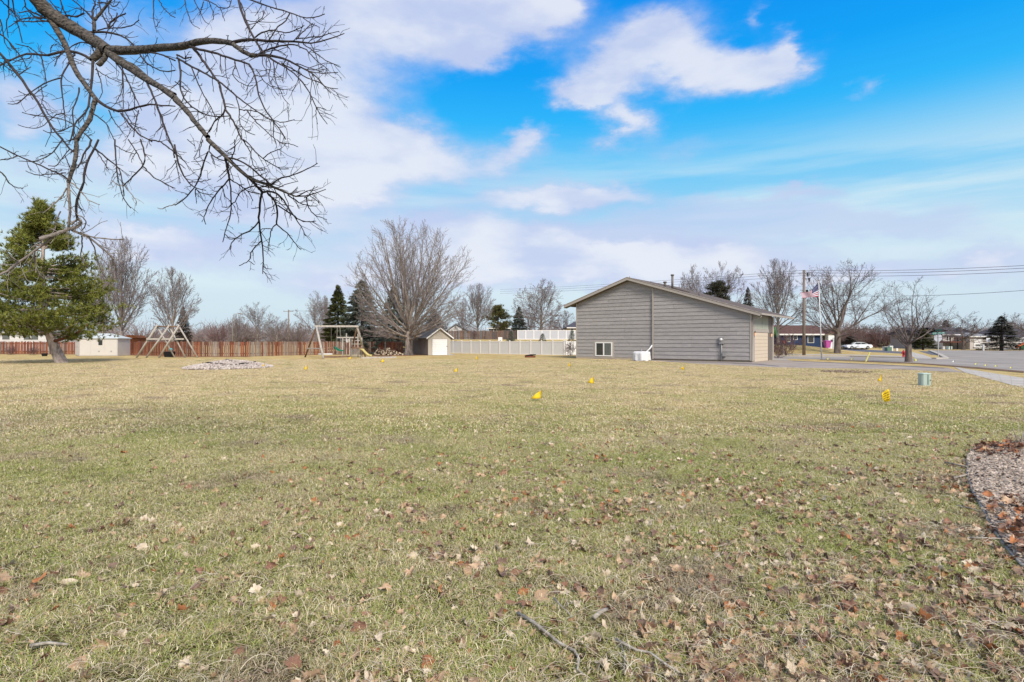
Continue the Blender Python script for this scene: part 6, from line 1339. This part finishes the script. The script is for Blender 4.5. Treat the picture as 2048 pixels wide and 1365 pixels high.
# ------------------------------------------------------------------ street furniture
def hydrant():
    x, y = G(1807.5, 715.2); t = thing('fire_hydrant', 'red fire hydrant left of the street tree', 'hydrant', (x, y, 0)); m = mat('hydrant_red', (176, 44, 52), .5, .08, 6); s = .82
    b = MB(); b.tube([(0, 0, 0), (0, 0, .05), (0, 0, .06), (0, 0, .5 * s), (0, 0, .52 * s), (0, 0, .58 * s), (0, 0, .68 * s), (0, 0, .74 * s), (0, 0, .8 * s)], [.15, .15, .1, .1, .14, .14, .1, .05, .03], 12); b.build('body', m, t, True)
    for a, r_ in ((0, .06), (math.pi, .06), (-math.pi / 2, .08)): b = MB(); d = Vector((math.cos(a), math.sin(a), 0)); b.tube([d * .08 + Vector((0, 0, .38)), d * .2 + Vector((0, 0, .38))], r_, 8); b.build('nozzle', m, t)
hydrant()

def stop_sign():
    x, y = G(1876.8, 717.8); t = thing('stop_sign', 'octagonal road sign seen from its bare grey back with green street name blades', 'sign', (x, y, 0)); H = Z(666, y)
    pm = mat('sign_post', (176, 176, 178), .5, .05, metal=.3); b = MB(); b.box((-.03, -.02, 0), (.03, .02, H)); b.build('post', pm, t)
    zc = Z(676.2, y); r_ = 8.6 / F * y; poly = [(r_ * math.cos(R(22.5 + 45 * i)), .03, zc + r_ * math.sin(R(22.5 + 45 * i))) for i in range(8)]; b = MB(); b.prism(poly, (0, .012, 0)); b.build('sign_plate', mat('sign_back', (188, 190, 194), .5, .03, metal=.2), t)
    poly = [(p[0] * .97, .043, zc + (p[2] - zc) * .97) for p in poly]; b = MB(); b.prism(poly, (0, .004, 0)); b.build('sign_face', mat('stop_red', (170, 30, 36), .5), t)
    gm = mat('street_green', (24, 104, 92), .5, .03); L_ = 27 / F * y; zb = Z(667.4, y); M_ = Matrix.Translation((0, -.03, zb)) @ Matrix.Rotation(R(6), 4, 'Z') @ Matrix.Rotation(R(-3), 4, 'Y')
    b = MB(); b.box((-L_ / 2, -.006, -.09), (L_ / 2, .006, .09), M_); bl = b.build('name_blade', gm, t)
    cu = bpy.data.curves.new('lettering', 'FONT'); cu.body = 'STEWART AVE'; cu.size = .17; cu.align_x = 'CENTER'; cu.align_y = 'CENTER'; cu.extrude = .002
    tmp = bpy.data.objects.new('tmp', cu); COL.objects.link(tmp); bpy.context.view_layer.update(); me_ = bpy.data.meshes.new_from_object(tmp); bpy.data.objects.remove(tmp)
    me_.materials.append(mat('letter_white', (214, 236, 230), .5)); lo = link('lettering', me_, bl); lo.matrix_local = M_ @ Matrix.Translation((0, -.010, 0)) @ Matrix.Rotation(R(90), 4, 'X')
    M2 = Matrix.Translation((0, -.02, zb + .26)) @ Matrix.Rotation(R(80), 4, 'Z'); b = MB(); b.box((-.45, -.006, -.09), (.45, .006, .09), M2); b.build('name_blade', gm, t)
stop_sign()

def small_sign(px, pyb, pyt, half, label, name='road_sign', col=(206, 206, 208), cat='sign'):
    x, y = G(px, pyb); t = thing(name, label, cat, (x, y, 0)); b = MB(); zt = Z(pyt, y); b.box((-.035, -.02, 0), (.035, .02, zt)); b.build('post', M_METAL, t)
    w = half / F * y; b = MB(); b.box((-w, -.035, zt - 2 * w), (w, -.02, zt)); b.build('sign_plate', mat('plate', col, .5, .03), t)
small_sign(1976.5, 702.5, 677, 3.9, 'square white road sign on a thin post before the large dark spruce')
def post_only(name, label, px, pyb, pyt, w, col, cat, cap=None):
    x, y = G(px, pyb); t = thing(name, label, cat, (x, y, 0)); b = MB(); zt = Z(pyt, y); b.box((-w, -w, 0), (w, w, zt)); b.build('post', mat(name + '_m', col, .6, .04), t)
    if cap: b = MB(); b.box((-w * 1.8, -w * 2.2, zt - cap[1]), (w * 1.8, w * 2.2, zt)); b.build('box', mat(name + '_c', cap[0], .6, .05), t)
    return t
post_only('mailbox', 'white post with small orange red box right of the garage', 1567.5, 710.5, 682, .05, (214, 210, 206), 'mailbox', ((184, 84, 48), .38))
post_only('marker_post', 'short pale post beside the road sign beyond the street', 1967, 702.5, 690, .09, (206, 204, 200), 'post')
post_only('sapling_stake', 'thin dark sapling stake in the verge before the nearer white car', 1723, 699.8, 668, .025, (96, 84, 78), 'post')
post_only('sapling_stake', 'dark stake in the verge right of the nearer white car', 1760, 699.8, 680, .03, (76, 66, 62), 'post')
def pedestals():
    for px, pyb, w, h, col, lab in ((1770.5, 702.2, 3.2, 8, (206, 206, 200), 'short whitish utility box, leftmost of the three at the corner'), (1776.5, 703, 4.5, 8, (96, 124, 104), 'dark green utility box between two white ones at the corner'), (1781, 703, 3.2, 10.5, (214, 216, 210), 'tall whitish utility box beside the dark green one'), (1793.5, 702.5, 1.6, 5, (226, 222, 216), 'thin white stub post right of the corner utility boxes'), (1898.5, 699.8, 3.6, 6.3, (206, 222, 218), 'pale cube shaped utility box on the grass before the beige house'), (1887, 699.8, 2.0, 6.5, (220, 216, 212), 'narrow white box left of the pale cube')):
        x, y = G(px, pyb); wv = w / F * y; hv = h / F * y; t = thing('utility_box', lab, 'utility box', (x, y, 0)); m = mat('utility_paint', col, .6, .04)
        b = MB(); b.box((-wv, -wv, 0), (wv, wv, hv * .9)); b.build('body', m, t); b = MB(); b.box((-wv * 1.08, -wv * 1.08, hv * .9), (wv * 1.08, wv * 1.08, hv)); b.build('lid', m, t)
pedestals()

def recycling_bin():
    Y = 74.0; x = X(1654.5, Y); z = float(gz(x, Y)); t = thing('wheeled_bin', 'bright pink wheeled bin beside the blue house corner', 'bin', (x, Y, z)); m = mat('bin_pink', (186, 88, 160), .5, .05); h = .92
    b = MB(); b.add([(-.26, -.28, .05), (.26, -.28, .05), (.26, .28, .05), (-.26, .28, .05), (-.34, -.36, h), (.34, -.36, h), (.34, .36, h), (-.34, .36, h)], [(0, 3, 2, 1), (4, 5, 6, 7), (0, 1, 5, 4), (1, 2, 6, 5), (2, 3, 7, 6), (3, 0, 4, 7)]); b.build('body', m, t)
    b = MB(); b.prism([(-.37, -.4, h), (-.37, .4, h + .02), (-.37, .3, h + .1), (-.37, -.36, h + .05)], (.74, 0, 0)); b.build('lid', m, t)
    for s in (-1, 1): b = MB(); b.tube([(s * .24, .3, .1), (s * .3, .3, .1)], .1, 10); b.build('wheel', M_DARK, t)
recycling_bin()

# utility poles, lamp, wires
def upole(px, Y, top, r_, label, arm=None, tr=False, basez=None):
    x = X(px, Y); z = float(gz(x, Y)) if basez is None else basez; H = Z(top, Y) - z; t = thing('utility_pole', label, 'utility pole', (x, Y, z)); m = mat('pole_wood', (146, 132, 120), .9, 0, 3, (108, 96, 88), .4, 20, stretch=(3, 3, .4))
    b = MB(); b.tube([(0, 0, -.1), (0, 0, H)], [r_, r_ * .7], 10); b.build('pole', m, t, True)
    if arm: 
        b = MB(); b.bar((-arm, -.1, H - .45), (arm, -.1, H - .45), .12); b.build('crossarm', m, t)
        for s in (-.9, 0, .9): b = MB(); b.tube([(s * arm, -.1, H - .4), (s * arm, -.1, H - .15)], [.05, .03], 6); b.build('insulator', M_DARK, t)
    if tr:
        for dz, sx in ((.35, .35), (.9, .5)): b = MB(); b.bar((0, -.05, H - dz), (sx, -.1, H - dz - .1), .06); b.tube([(sx, -.1, H - dz - .35), (sx, -.1, H - dz + .05)], .07, 8); b.build('insulator', M_DARK, t)
        b = MB(); b.tube([(.28, -.1, H - 2.6), (.28, -.1, H - 2.1)], .1, 8); b.build('bracket', M_DARK, t)
    return Vector((x, Y, z + H))
p1 = upole(1608, 60.5, 541, .17, 'tall weathered wooden utility pole between garage and flagpole', tr=True)
p2 = upole(577, 150, 620.5, .22, 'distant wooden utility pole with crossarm above the picket fence', arm=1.3)
p3 = upole(880.5, 105, 628, .13, 'slim pale pole rising behind the small garage roof')
def wire(name, label, pts, r_=.012, sag=.6, group='power lines along the street'):
    b = MB(); P_ = []
    for a, c in zip(pts[:-1], pts[1:]):
        a = Vector(a); c = Vector(c)
        for i in range(12): t = i / 12; P_.append(a.lerp(c, t) - Vector((0, 0, sag * 4 * t * (1 - t))))
    P_.append(Vector(pts[-1])); b.tube(P_, r_, 4); tag(b.build(name, mat('wire_dark', (92, 90, 92), .6), smooth=True), label, 'power line', group)
for i, (yR, yP, nm) in enumerate(((527.5, 541.5, 'topmost'), (533, 546, 'second'), (540, 552, 'third'))):
    end = Vector(P(2160, yR - 2, 40)); l_end = Vector(P(1000 - 0, 580 + i * 4, 130))
    wire('power_line', nm + ' power line running from the wooden pole over the street', [l_end, Vector(P(1608, yP, 60.4)), end], .016, .25)
wire('power_line', 'low single cable crossing the sky right of the street tree', [Vector(P(1608, 588, 60.3)), Vector(P(2160, 572, 42))], .016, .5)
wire('power_line', 'faint cable from the distant crossarm pole toward the spruces', [Vector(P(577, 622, 150)), Vector(P(800, 606, 130))], .03, .8)

def street_lamp():
    Y = 100; x = X(465, Y); t = thing('street_lamp', 'slim grey street lamp with curved arm beyond the picket fence', 'street lamp', (x, Y, 0)); H = Z(628, Y); b = MB()
    b.tube([(0, 0, 0), (.0, 0, H * .85), (.25, 0, H * .98), (1.0, 0, H)], [.1, .07, .05, .04], 8); b.build('pole', M_METAL, t, True); b = MB(); b.tube([(1.0, 0, H), (1.35, 0, H + .02), (1.7, 0, H - .02)], [.06, .12, .05], 8); b.build('lamp_head', M_METAL, t, True)
street_lamp()

# flagpole and flag
def flagpole():
    x, y = G(1643.5, 718.6); H = Z(563, y); t = thing('flagpole', 'tall white flagpole standing on the verge right of the wooden pole', 'flagpole', (x, y, 0)); lean = (1637.5 - 1643.5) / F * y; b = MB()
    b.tube([(0, 0, 0), (lean * .5, 0, H * .5), (lean, 0, H)], [.055, .045, .03], 10); b.build('pole', mat('pole_white', (224, 224, 222), .4), t, True); b = MB(); b.tube([(lean, 0, H), (lean, 0, H + .05), (lean, 0, H + .1)], [.03, .06, .02], 8); b.build('finial', M_METAL, t)
    b = MB(); b.box((lean - .22, -.03, H + .02), (lean + .16, .03, H + .05)); b.build('top_arm', M_METAL, t)
    # flag blows to the left, its top edge hanging slack
    f = thing('american_flag', 'stars and stripes flag blowing to the left of the white flagpole', 'flag', (x + lean, y, H - .12)); nx_, nz_ = 30, 26; w = 36 / F * y; h = 29 / F * y * .98
    red = mat('flag_red', (150, 36, 58), .8, .05); wh = mat('flag_white', (206, 208, 214), .8, .03); bl = mat('flag_blue', (36, 40, 84), .8, .05)
    def pt(u, v_, off=0.0):
        top = -.62 * h * min(1, u * 1.9) ** .9 * .95 - .12 * h * u; bot = -h - .10 * h * u - .0 * u; z = top + (bot - top) * v_
        return (-u * w * .98, .12 * math.sin(u * 9 + v_ * 2) * u ** .5 - off, z)
    b = MB(); V = [pt(i / nx_, j / nz_) for i in range(nx_ + 1) for j in range(nz_ + 1)]; b.v = V
    for i in range(nx_):
        for j in range(nz_):
            a = i * (nz_ + 1) + j; st = j // 2; b.f.append((a, a + 1, a + nz_ + 2, a + nz_ + 1)); b.mi.append(2 if (i < 12 and j < 14) else (0 if st % 2 == 0 else 1))
    o = b.build('cloth', [red, wh, bl], f, True)
    b = MB()
    for r_ in range(9):
        for c in range(6 if r_ % 2 == 0 else 5):
            u0 = (.033 + c * .065 + (0 if r_ % 2 == 0 else .0325)); v0 = .03 + r_ * .0575; q = []
            for k in range(10):
                a = math.pi / 2 + k * math.pi / 5; rr = .022 if k % 2 == 0 else .009; q.append(pt(u0 + rr * math.cos(a) * .75, v0 - rr * math.sin(a) * 1.0, .012))
            b.add(q, [tuple(range(10))])
    so = b.build('stars', wh, f); so['kind'] = 'stuff'
flagpole()

# ------------------------------------------------------------------ neighbouring houses
def hip_house(name, label, px0, px1, Y, ridge_py, eave_py, base_z, depth, wall_m, roof_m, hip=2.5, windows=(), gable=False, extra=None, over=.4, boards=0):
    x0, x1 = X(px0, Y), X(px1, Y); zr, ze = Z(ridge_py, Y), Z(eave_py, Y); t = thing(name, label, 'house', ((x0 + x1) / 2, Y, base_z)); O = Vector(t.location); w = (x1 - x0) / 2
    ze -= O.z; zr -= O.z; b = MB(); b.box((-w, 0, -.2), (w, depth, ze - .02)); wl = b.build('wall', wall_m, t)
    o_ = over; hh = 0 if gable else hip; V = [(-w - o_, -o_, ze), (w + o_, -o_, ze), (w + o_, depth + o_, ze), (-w - o_, depth + o_, ze), (-w - (o_ if gable else 0) + hh, depth / 2, zr), (w + (o_ if gable else 0) - hh, depth / 2, zr)]
    V += [(a, b_, c - .14) for a, b_, c in V[:4]]
    b = MB(); b.add(V, [(0, 1, 5, 4), (1, 2, 5), (2, 3, 4, 5), (3, 0, 4), (9, 8, 7, 6), (0, 6, 7, 1), (1, 7, 8, 2), (2, 8, 9, 3), (3, 9, 6, 0)]); b.build('roof', roof_m, t)
    b = MB(); b.box((-w - o_, -o_ - .03, ze - .2), (w + o_, -o_ - .004, ze - .01)); b.build('fascia', M_WHITE, t)
    for (a, b_, c, d, kind) in windows:
        xa, xb = X(a, Y) - O.x, X(b_, Y) - O.x; za, zb = Z(d, Y) - O.z, Z(c, Y) - O.z; fb = MB(); fb.box((xa - .06, -.06, za - .06), (xb + .06, -.002, zb + .06)); wf = fb.build('window' if kind != 'd' else 'garage_door', M_WHITE, t)
        if kind != 'd': pb = MB(); pb.box((xa, -.075, za), (xb, -.062, zb)); pb.build('pane', M_GLASS if kind == 'w' else M_GLASSC, wf)
    for i in range(boards):
        z0 = .05 + i * (ze - .2) / boards; bb = MB(); bb.box((-w, -.022, z0), (w, -.002, z0 + (ze - .2) / boards - .03)); bb.build('siding_board', wall_m, t)
    return t
ROOF_BR = mat('roof_brown', (104, 76, 68), .95, 0, 3, (78, 58, 52), .7, 14, space='World'); ROOF_DK = mat('roof_dark', (84, 82, 88), .95, 0, 3, (64, 62, 68), .6, 12, space='World'); ROOF_GR = mat('roof_grey', (150, 152, 154), .95, 0, 3, (118, 120, 122), .6, 12, space='World')
BLUE = mat('blue_siding', (38, 58, 92), .7, .06, 2); BEI = mat('beige_siding', (196, 188, 180), .7, .03, 2); GRYW = mat('grey_siding', (160, 154, 152), .7, .04, 2)
hip_house('blue_house', 'dark blue house with long brown shingle roof and white corner', 1562, 1656, 80, 650, 668.5, .55, 8, BLUE, ROOF_BR, 0, [(1573, 1580, 672, 684, 'c'), (1587, 1594, 671, 680, 'w'), (1616, 1627, 673, 686, 'w'), (1645, 1655, 672, 684, 'w')], True, boards=9)
def white_corner():
    Y = 79; x0, x1 = X(1657, Y), X(1670, Y); t = thing('white_garage', 'narrow white sided garage front joined to the blue house behind the massive tree', 'garage', ((x0 + x1) / 2, Y, .2)); w = (x1 - x0) / 2; h = Z(669, Y) - .2
    b = MB(); b.box((-w, 0, -.3), (w, 6, h)); b.build('wall', M_WHITE, t); b = MB(); b.prism([(-w - .2, -.2, h), (w + .2, -.2, h), (0, -.2, h + .7)], (0, 6.4, 0)); b.build('roof', ROOF_BR, t); b = MB(); b.box((-.15, -.1, 1.2), (.1, -.002, 1.5)); b.build('lamp', M_DARK, t)
    b = MB(); b.box((.1, -.03, .0), (w - .05, -.002, h - .5)); b.build('door', mat('greywhite', (190, 192, 196), .6), t)
white_corner()
hip_house('beige_house', 'beige two level house with dark hipped roof beyond the street', 1886, 1960, 104, 655, 669.3, .0, 9, BEI, ROOF_DK, 6.5, [(1893, 1896, 671.5, 682, 'w'), (1898, 1901, 671.5, 682, 'w'), (1910, 1912, 674, 676, 'w'), (1923, 1925, 674, 676, 'w'), (1936, 1940, 671.5, 676, 'w')], boards=8)
hip_house('beige_garage_wing', 'lower garage wing of the beige house right of its bare tree', 1940, 1992, 101, 666, 673, .0, 7, BEI, ROOF_GR, 2, [(1948, 1964, 680, 697.5, 'd')], boards=0)
hip_house('grey_gable_house', 'grey side house wall with dark roof behind the stop sign', 1836, 1887, 110, 655, 668, .0, 8, GRYW, ROOF_DK, 0, [], True, boards=7)
hip_house('end_house', 'low pale house with dark roof behind the large dark spruce', 1996, 2100, 112, 655, 676, .0, 9, BEI, ROOF_DK, 3, [(2003, 2008, 682, 692, 'w'), (2040, 2052, 680, 697, 'd')])
def deck():
    Y = 102.4; t = thing('wooden_deck', 'small reddish deck on dark posts against the beige house', 'deck', (X(1906, Y), Y, 0)); m = mat('deck_red', (122, 76, 64), .8, .1, 4); w = 15 / F * Y
    z = Z(686.5, Y); b = MB(); b.box((-w, -1.2, z), (w, 1.4, z + .28)); b.build('platform', m, t)
    for s in (-1, 0, 1): b = MB(); b.bar((s * w * .95, -1.1, 0), (s * w * .95, -1.1, z + 1.0), .12); b.build('post', M_DARK, t)
    for i in range(8): b = MB(); b.bar((-w + i * w * 2 / 7, -1.15, z + .28), (-w + i * w * 2 / 7, -1.15, z + .95), .04); b.build('baluster', m, t)
    b = MB(); b.bar((-w, -1.15, z + 1.0), (w, -1.15, z + 1.0), .08); b.build('rail', m, t)
deck()
def playcar():
    Y = 100; t = thing('orange_playset', 'orange and green play equipment at the right edge beyond the street', 'play equipment', (X(2040, Y), Y, 0)); b = MB()
    b.tube([(-.7, 0, .35), (0, 0, .75), (.9, 0, 1.2)], [.22, .26, .2], 8); b.build('chute', mat('play_orange', (216, 110, 64), .5, .05), t, True); b = MB(); b.box((.1, -.2, 0), (.5, .3, .7)); b.build('step', mat('play_green', (60, 130, 80), .5), t); b = MB(); b.box((.6, -.3, 0), (1.3, .4, .8)); b.build('base', mat('play_purple', (92, 74, 120), .5), t)
playcar()
hip_house('pale_house', 'pale house with grey roof and large windows behind the red fence at far left', -120, 104, 86, 653, 664.5, .0, 8, mat('pale_wall', (206, 204, 202), .7, .03), ROOF_GR, 0, [(48, 61.5, 667.5, 680.5, 'c'), (63, 77, 667.5, 680.5, 'c'), (5, 20, 668, 680, 'c'), (-60, -40, 668, 680, 'w')], True, boards=5)
hip_house('blue_grey_house', 'blue grey house with bay windows under the yellowish pine on the rise', 978, 1020, 122, 652, 656.5, 1.75, 8, mat('bg_wall', (96, 104, 118), .7, .04), ROOF_DK, 1.5, [(982, 987, 659, 664, 'c'), (988, 993, 659, 664, 'c'), (994, 999, 659, 664, 'c')])
hip_house('ochre_house', 'corner of an ochre house with grey roof left of the grey gable wall', 1137, 1200, 118, 644, 655.5, 1.75, 8, mat('ochre', (172, 150, 104), .7, .04), ROOF_DK, 1.5, [(1141, 1147, 658, 662, 'w')])
def white_gable():
    Y = 118; t = thing('white_gable_house', 'white gable end of a house right of the small garage roof', 'house', (X(916, Y), Y, 1.75)); w = 22 / F * Y; z0 = 0; ze = Z(664, Y) - 1.75; zr = Z(651, Y) - 1.75
    b = MB(); b.prism([(-w, 0, -.2), (w * .9, 0, -.2), (w * .9, 0, ze), (-w * .2, 0, zr), (-w, 0, ze)], (0, 8, 0)); b.build('wall', mat('white_wall', (214, 214, 216), .7, .03), t)
    b = MB(); b.prism([(-w * .2, -.3, zr + .15), (w * 1.05, -.3, ze - .05), (w * 1.05, -.3, ze + .15), (-w * .2, -.3, zr + .35)], (0, 8.6, 0)); b.prism([(-w * 1.15, -.3, ze - .05), (-w * .2, -.3, zr + .15), (-w * .2, -.3, zr + .35), (-w * 1.15, -.3, ze + .15)], (0, 8.6, 0)); b.build('roof', ROOF_GR, t)
white_gable()
def utility_sign():
    Y = 84; x = X(1000.5, Y); z = float(gz(x, Y)); t = thing('notice_post', 'small white notice board on the rise behind the tan fence', 'sign', (x, Y, z)); b = MB(); b.box((-.3, 0, .25), (.3, .06, 1.0)); b.build('board', M_WHITE, t); b = MB(); b.bar((0, .08, 0), (0, .08, .9), .06); b.build('post', M_METAL, t); b = MB(); b.box((-.12, -.012, .45), (.12, -.002, .6)); b.build('print', M_METAL, t)
utility_sign()

# ------------------------------------------------------------------ cars
def car(label, px0, px1, pyb, pyt, Yd, zoff, flip, suv=False):
    L_ = (px1 - px0) / F * Yd; H = (pyb - pyt) / F * Yd; xc = X((px0 + px1) / 2, Yd); t = thing('parked_car', label, 'car', (xc, Yd, zoff), 0, 'white cars parked beyond the blue house'); s = -1 if flip else 1
    paint = mat('car_white', (226, 228, 230), .25, .01, spec=.6); w = .88; hl = L_ / 2
    lo = [(-1, .30), (-.97, .52), (-.86, .60), (-.58, .66), (.60, .68), (.90, .64), (.98, .50), (1, .30), (.93, .18), (-.93, .18)]
    up = [(-.50, .64), (-.26, .97), (.0, 1.0), (.36, .97), (.74, .68)] if not suv else [(-.50, .64), (-.30, .98), (.2, 1.0), (.72, .97), (.88, .66)]
    def ring(prof, y, sc=1.0): return [(s * a * hl * sc, y, b_ * H) for a, b_ in prof]
    def loft(prof, ys): 
        b = MB(); n = len(prof)
        for y, ins, dz in ys: b.v += [(s * a * hl * (1 - ins * .05), y, b_ * H * (1 - dz)) for a, b_ in prof]
        for k in range(len(ys) - 1): b.add([], []); b.f += [(k * n + i, k * n + (i + 1) % n, (k + 1) * n + (i + 1) % n, (k + 1) * n + i) for i in range(n)]; 
        b.f += [tuple(range(n)), tuple(range((len(ys) - 1) * n, len(ys) * n))[::-1]]; b.mi = [0] * len(b.f); return b
    loft(lo, [(-w, 1, .03), (-w * .93, 0, 0), (w * .93, 0, 0), (w, 1, .03)]).build('body', paint, t)
    loft(up, [(-w * .74, 1, 0), (w * .74, 1, 0)]).build('cabin', paint, t)
    # side glass follows the cabin
    gl_ = [(a * .96, b_ * .96 + .005) for a, b_ in up]; mid = (up[0][0] + up[-1][0]) / 2 + .02
    for y in (-w * .75, w * .75 - .0):
        for (a0, a1) in ((0, mid - .015), (mid + .015, 9)):
            poly = []
            zt = .93; zb = .70; xs0 = up[0][0] + .12 if a0 == 0 else mid + .015; xt0 = up[1][0] + .04 if a0 == 0 else mid + .015; xs1 = mid - .015 if a0 == 0 else up[-1][0] - .12; xt1 = mid - .015 if a0 == 0 else up[3][0] - .02
            poly = [(s * xs0 * hl, y, zb * H), (s * xs1 * hl, y, zb * H), (s * xt1 * hl, y, zt * H), (s * xt0 * hl, y, zt * H)]; b = MB(); b.prism(poly, (0, -.012 if y < 0 else .012, 0)); b.build('side_window', M_GLASS, t)
    wr = .235 * H * 1.0
    for a in (-.62, .60):
        for y in (-w, w):
            b = MB(); c = Vector((s * a * hl, y, wr)); d = Vector((0, -1 if y < 0 else 1, 0)); b.tube([c - d * .2, c + d * .02], wr, 14); wh_ = b.build('wheel', M_DARK, t); b = MB(); b.tube([c + d * .02, c + d * .035], wr * .62, 10); b.build('rim', M_METAL, wh_)
    for a, m, nm in ((-.985, M_WHITE, 'headlight'), (.96, mat('tail_red', (170, 60, 66), .4), 'tail_light')):
        for y in (-w * .9, w * .75): b = MB(); b.box((s * a * hl - .05, y - .04, .48 * H), (s * a * hl + .12, y + .14, .58 * H)); b.build(nm, m, t)
car('nearer white sedan parked behind the massive spreading tree', 1688, 1740, 697.6, 683.6, 99, .10, False)
car('farther white car parked behind the corner utility boxes', 1783, 1808, 696.6, 686.2, 126, .0, False, True)
car('white car half hidden behind the street tree trunk', 1806, 1832, 696.3, 687.5, 130, .0, False)

# ------------------------------------------------------------------ stone mound
def mound():
    cx, cy = ROCKS_C; t = thing('rock_bed', 'low round mound of pale stones with dark fabric edges on the lawn', 'rock bed', (cx, cy, 0)); rng = np.random.default_rng(9); n = 48; V = []; rows = 9
    def hgt(u, a): return .36 * (1 - u ** 1.7) * (1 + .12 * np.sin(3 * a + 1)) * (1.0)
    ax, ay = 2.25, 2.6
    for r_ in range(rows):
        u = r_ / (rows - 1)
        for k in range(n): a = 2 * math.pi * k / n; V.append((ax * u * math.cos(a), ay * u * math.sin(a), float(hgt(u, a)) + .01))
    Fs = [(r_ * n + k, r_ * n + (k + 1) % n, (r_ + 1) * n + (k + 1) % n, (r_ + 1) * n + k) for r_ in range(rows - 1) for k in range(n)]; b = MB(); b.add(V, Fs); b.build('soil', mat('mound_soil', (118, 104, 92), .95, .1, 8, bump=.6), t, True)
    ico = [Vector(v) for v in ((0, 0, 1), (.89, 0, .45), (.28, .85, .45), (-.72, .53, .45), (-.72, -.53, .45), (.28, -.85, .45), (.72, .53, -.45), (-.28, .85, -.45), (-.89, 0, -.45), (-.28, -.85, -.45), (.72, -.53, -.45), (0, 0, -1))]
    icf = [(0, 1, 2), (0, 2, 3), (0, 3, 4), (0, 4, 5), (0, 5, 1), (1, 6, 2), (2, 7, 3), (3, 8, 4), (4, 9, 5), (5, 10, 1), (6, 7, 2), (7, 8, 3), (8, 9, 4), (9, 10, 5), (10, 6, 1), (11, 7, 6), (11, 8, 7), (11, 9, 8), (11, 10, 9), (11, 6, 10)]
    iv = np.array([tuple(v) for v in ico]); m = 3400; u = np.sqrt(rng.uniform(0, 1, m)); a = rng.uniform(0, 6.283, m); keep = ~((u > .5) & (u < .58) & (rng.uniform(size=m) < .6)); u, a = u[keep], a[keep]; m = len(u)
    c = np.stack([ax * u * np.cos(a), ay * u * np.sin(a), hgt(u, a) + .03], 1); s = rng.uniform(.025, .062, (m, 1)) * rng.uniform(.7, 1.2, (m, 3)); VV = c[:, None] + iv[None] * s[:, None] * rng.uniform(.8, 1.15, (m, 12, 1)); ff = np.array(icf)[None] + np.arange(m)[:, None, None] * 12
    o = link('stones', raw_mesh('stones', VV.reshape(-1, 3), ff.reshape(-1, 3), mat('pale_stone', (198, 186, 174), .85, 0, 2, (166, 152, 142), island=.28)), t); o['kind'] = 'stuff'
    for k, (u0, a0, a1) in enumerate(((.56, 3.5, 5.0), (.60, 5.2, 6.6), (.28, .6, 2.8))):
        b = MB(); pts = [(ax * u0 * math.cos(q), ay * u0 * math.sin(q) , float(hgt(u0, q)) + .06 + .03 * math.sin(q * 9)) for q in np.linspace(a0, a1, 14)]; b.tube(pts, [.01] + [.035] * 12 + [.01], 5); b.build('fabric_edge', M_DARK, t)
mound()

# fire ring, wind sock, dirt patch
def fire_ring():
    x, y = G(1060.5, 716); t = thing('fire_ring', 'rusty low fire ring with dark sticks near the vinyl fence', 'fire pit', (x, y, 0)); b = MB(); b.tube([(.42 * math.cos(a), .32 * math.sin(a), .08) for a in np.linspace(0, 6.283, 15)], .08, 6, False); b.build('ring', mat('rust', (126, 74, 52), .9, .15, 6), t)
    for k in range(5): b = MB(); a = k * 1.3; b.tube([(-.5 + k * .1, .1 * math.sin(a), .15), (.1 + k * .1, -.1 * math.sin(a), .26)], .05, 5); b.build('stick', M_DARK, t)
fire_ring()
def windsock():
    Y = 50.5; x = X(1547, Y); t = thing('wind_sock', 'green and yellow fabric wind sock hanging beside the garage', 'wind sock', (x, Y, Z(653, Y))); zt = 0; h = 22 / F * Y
    for i, c in enumerate(((30, 110, 100), (206, 190, 60), (60, 150, 100))): b = MB(); dx = (i - 1) * .17; b.tube([(dx, .02 * i, zt - .05), (dx * 1.2, .02, zt - h * .5), (dx * 1.4, .02, zt - h)], [.04, .07, .05], 7); b.build('stripe', mat('sock', c, .6), t, True)
    b = MB(); b.tube([(0, 0, -.02), (0, 0, .12)], [.14, .05], 8); b.build('cap', mat('sock_top', (128, 40, 90), .6), t); b = MB(); b.tube([(0, 0, .1), (0, .2, .25), (0, .3, -t.location.z)], .02, 5); b.build('pole', M_DARK, t)
windsock()
def chip_patch():
    rng = np.random.default_rng(3); n = 240; x0, y0 = G(1690, 746); a = rng.uniform(0, 6.283, n); u = np.sqrt(rng.uniform(0, 1, n)); x = x0 + 1.1 * u * np.cos(a); y = y0 + 1.0 * u * np.sin(a); l = rng.uniform(.04, .12, n); az = rng.uniform(0, 6.28, n)
    p0 = np.stack([x, y, rng.uniform(.03, .08, n)], 1); p1 = p0 + np.stack([np.cos(az) * l, np.sin(az) * l, rng.normal(0, .02, n)], 1); v, f = tubes([(np.stack([p0, p1], 1), np.repeat(rng.uniform(.008, .018, n)[:, None], 2, 1), 4)])
    tag(link('wood_debris', raw_mesh('wood_debris', v, f, mat('debris', (172, 154, 138), .9, 0, 9, (118, 100, 88), island=.3))), 'patch of chips where a stump stood before the driveway', 'debris', kind='stuff')
chip_patch()
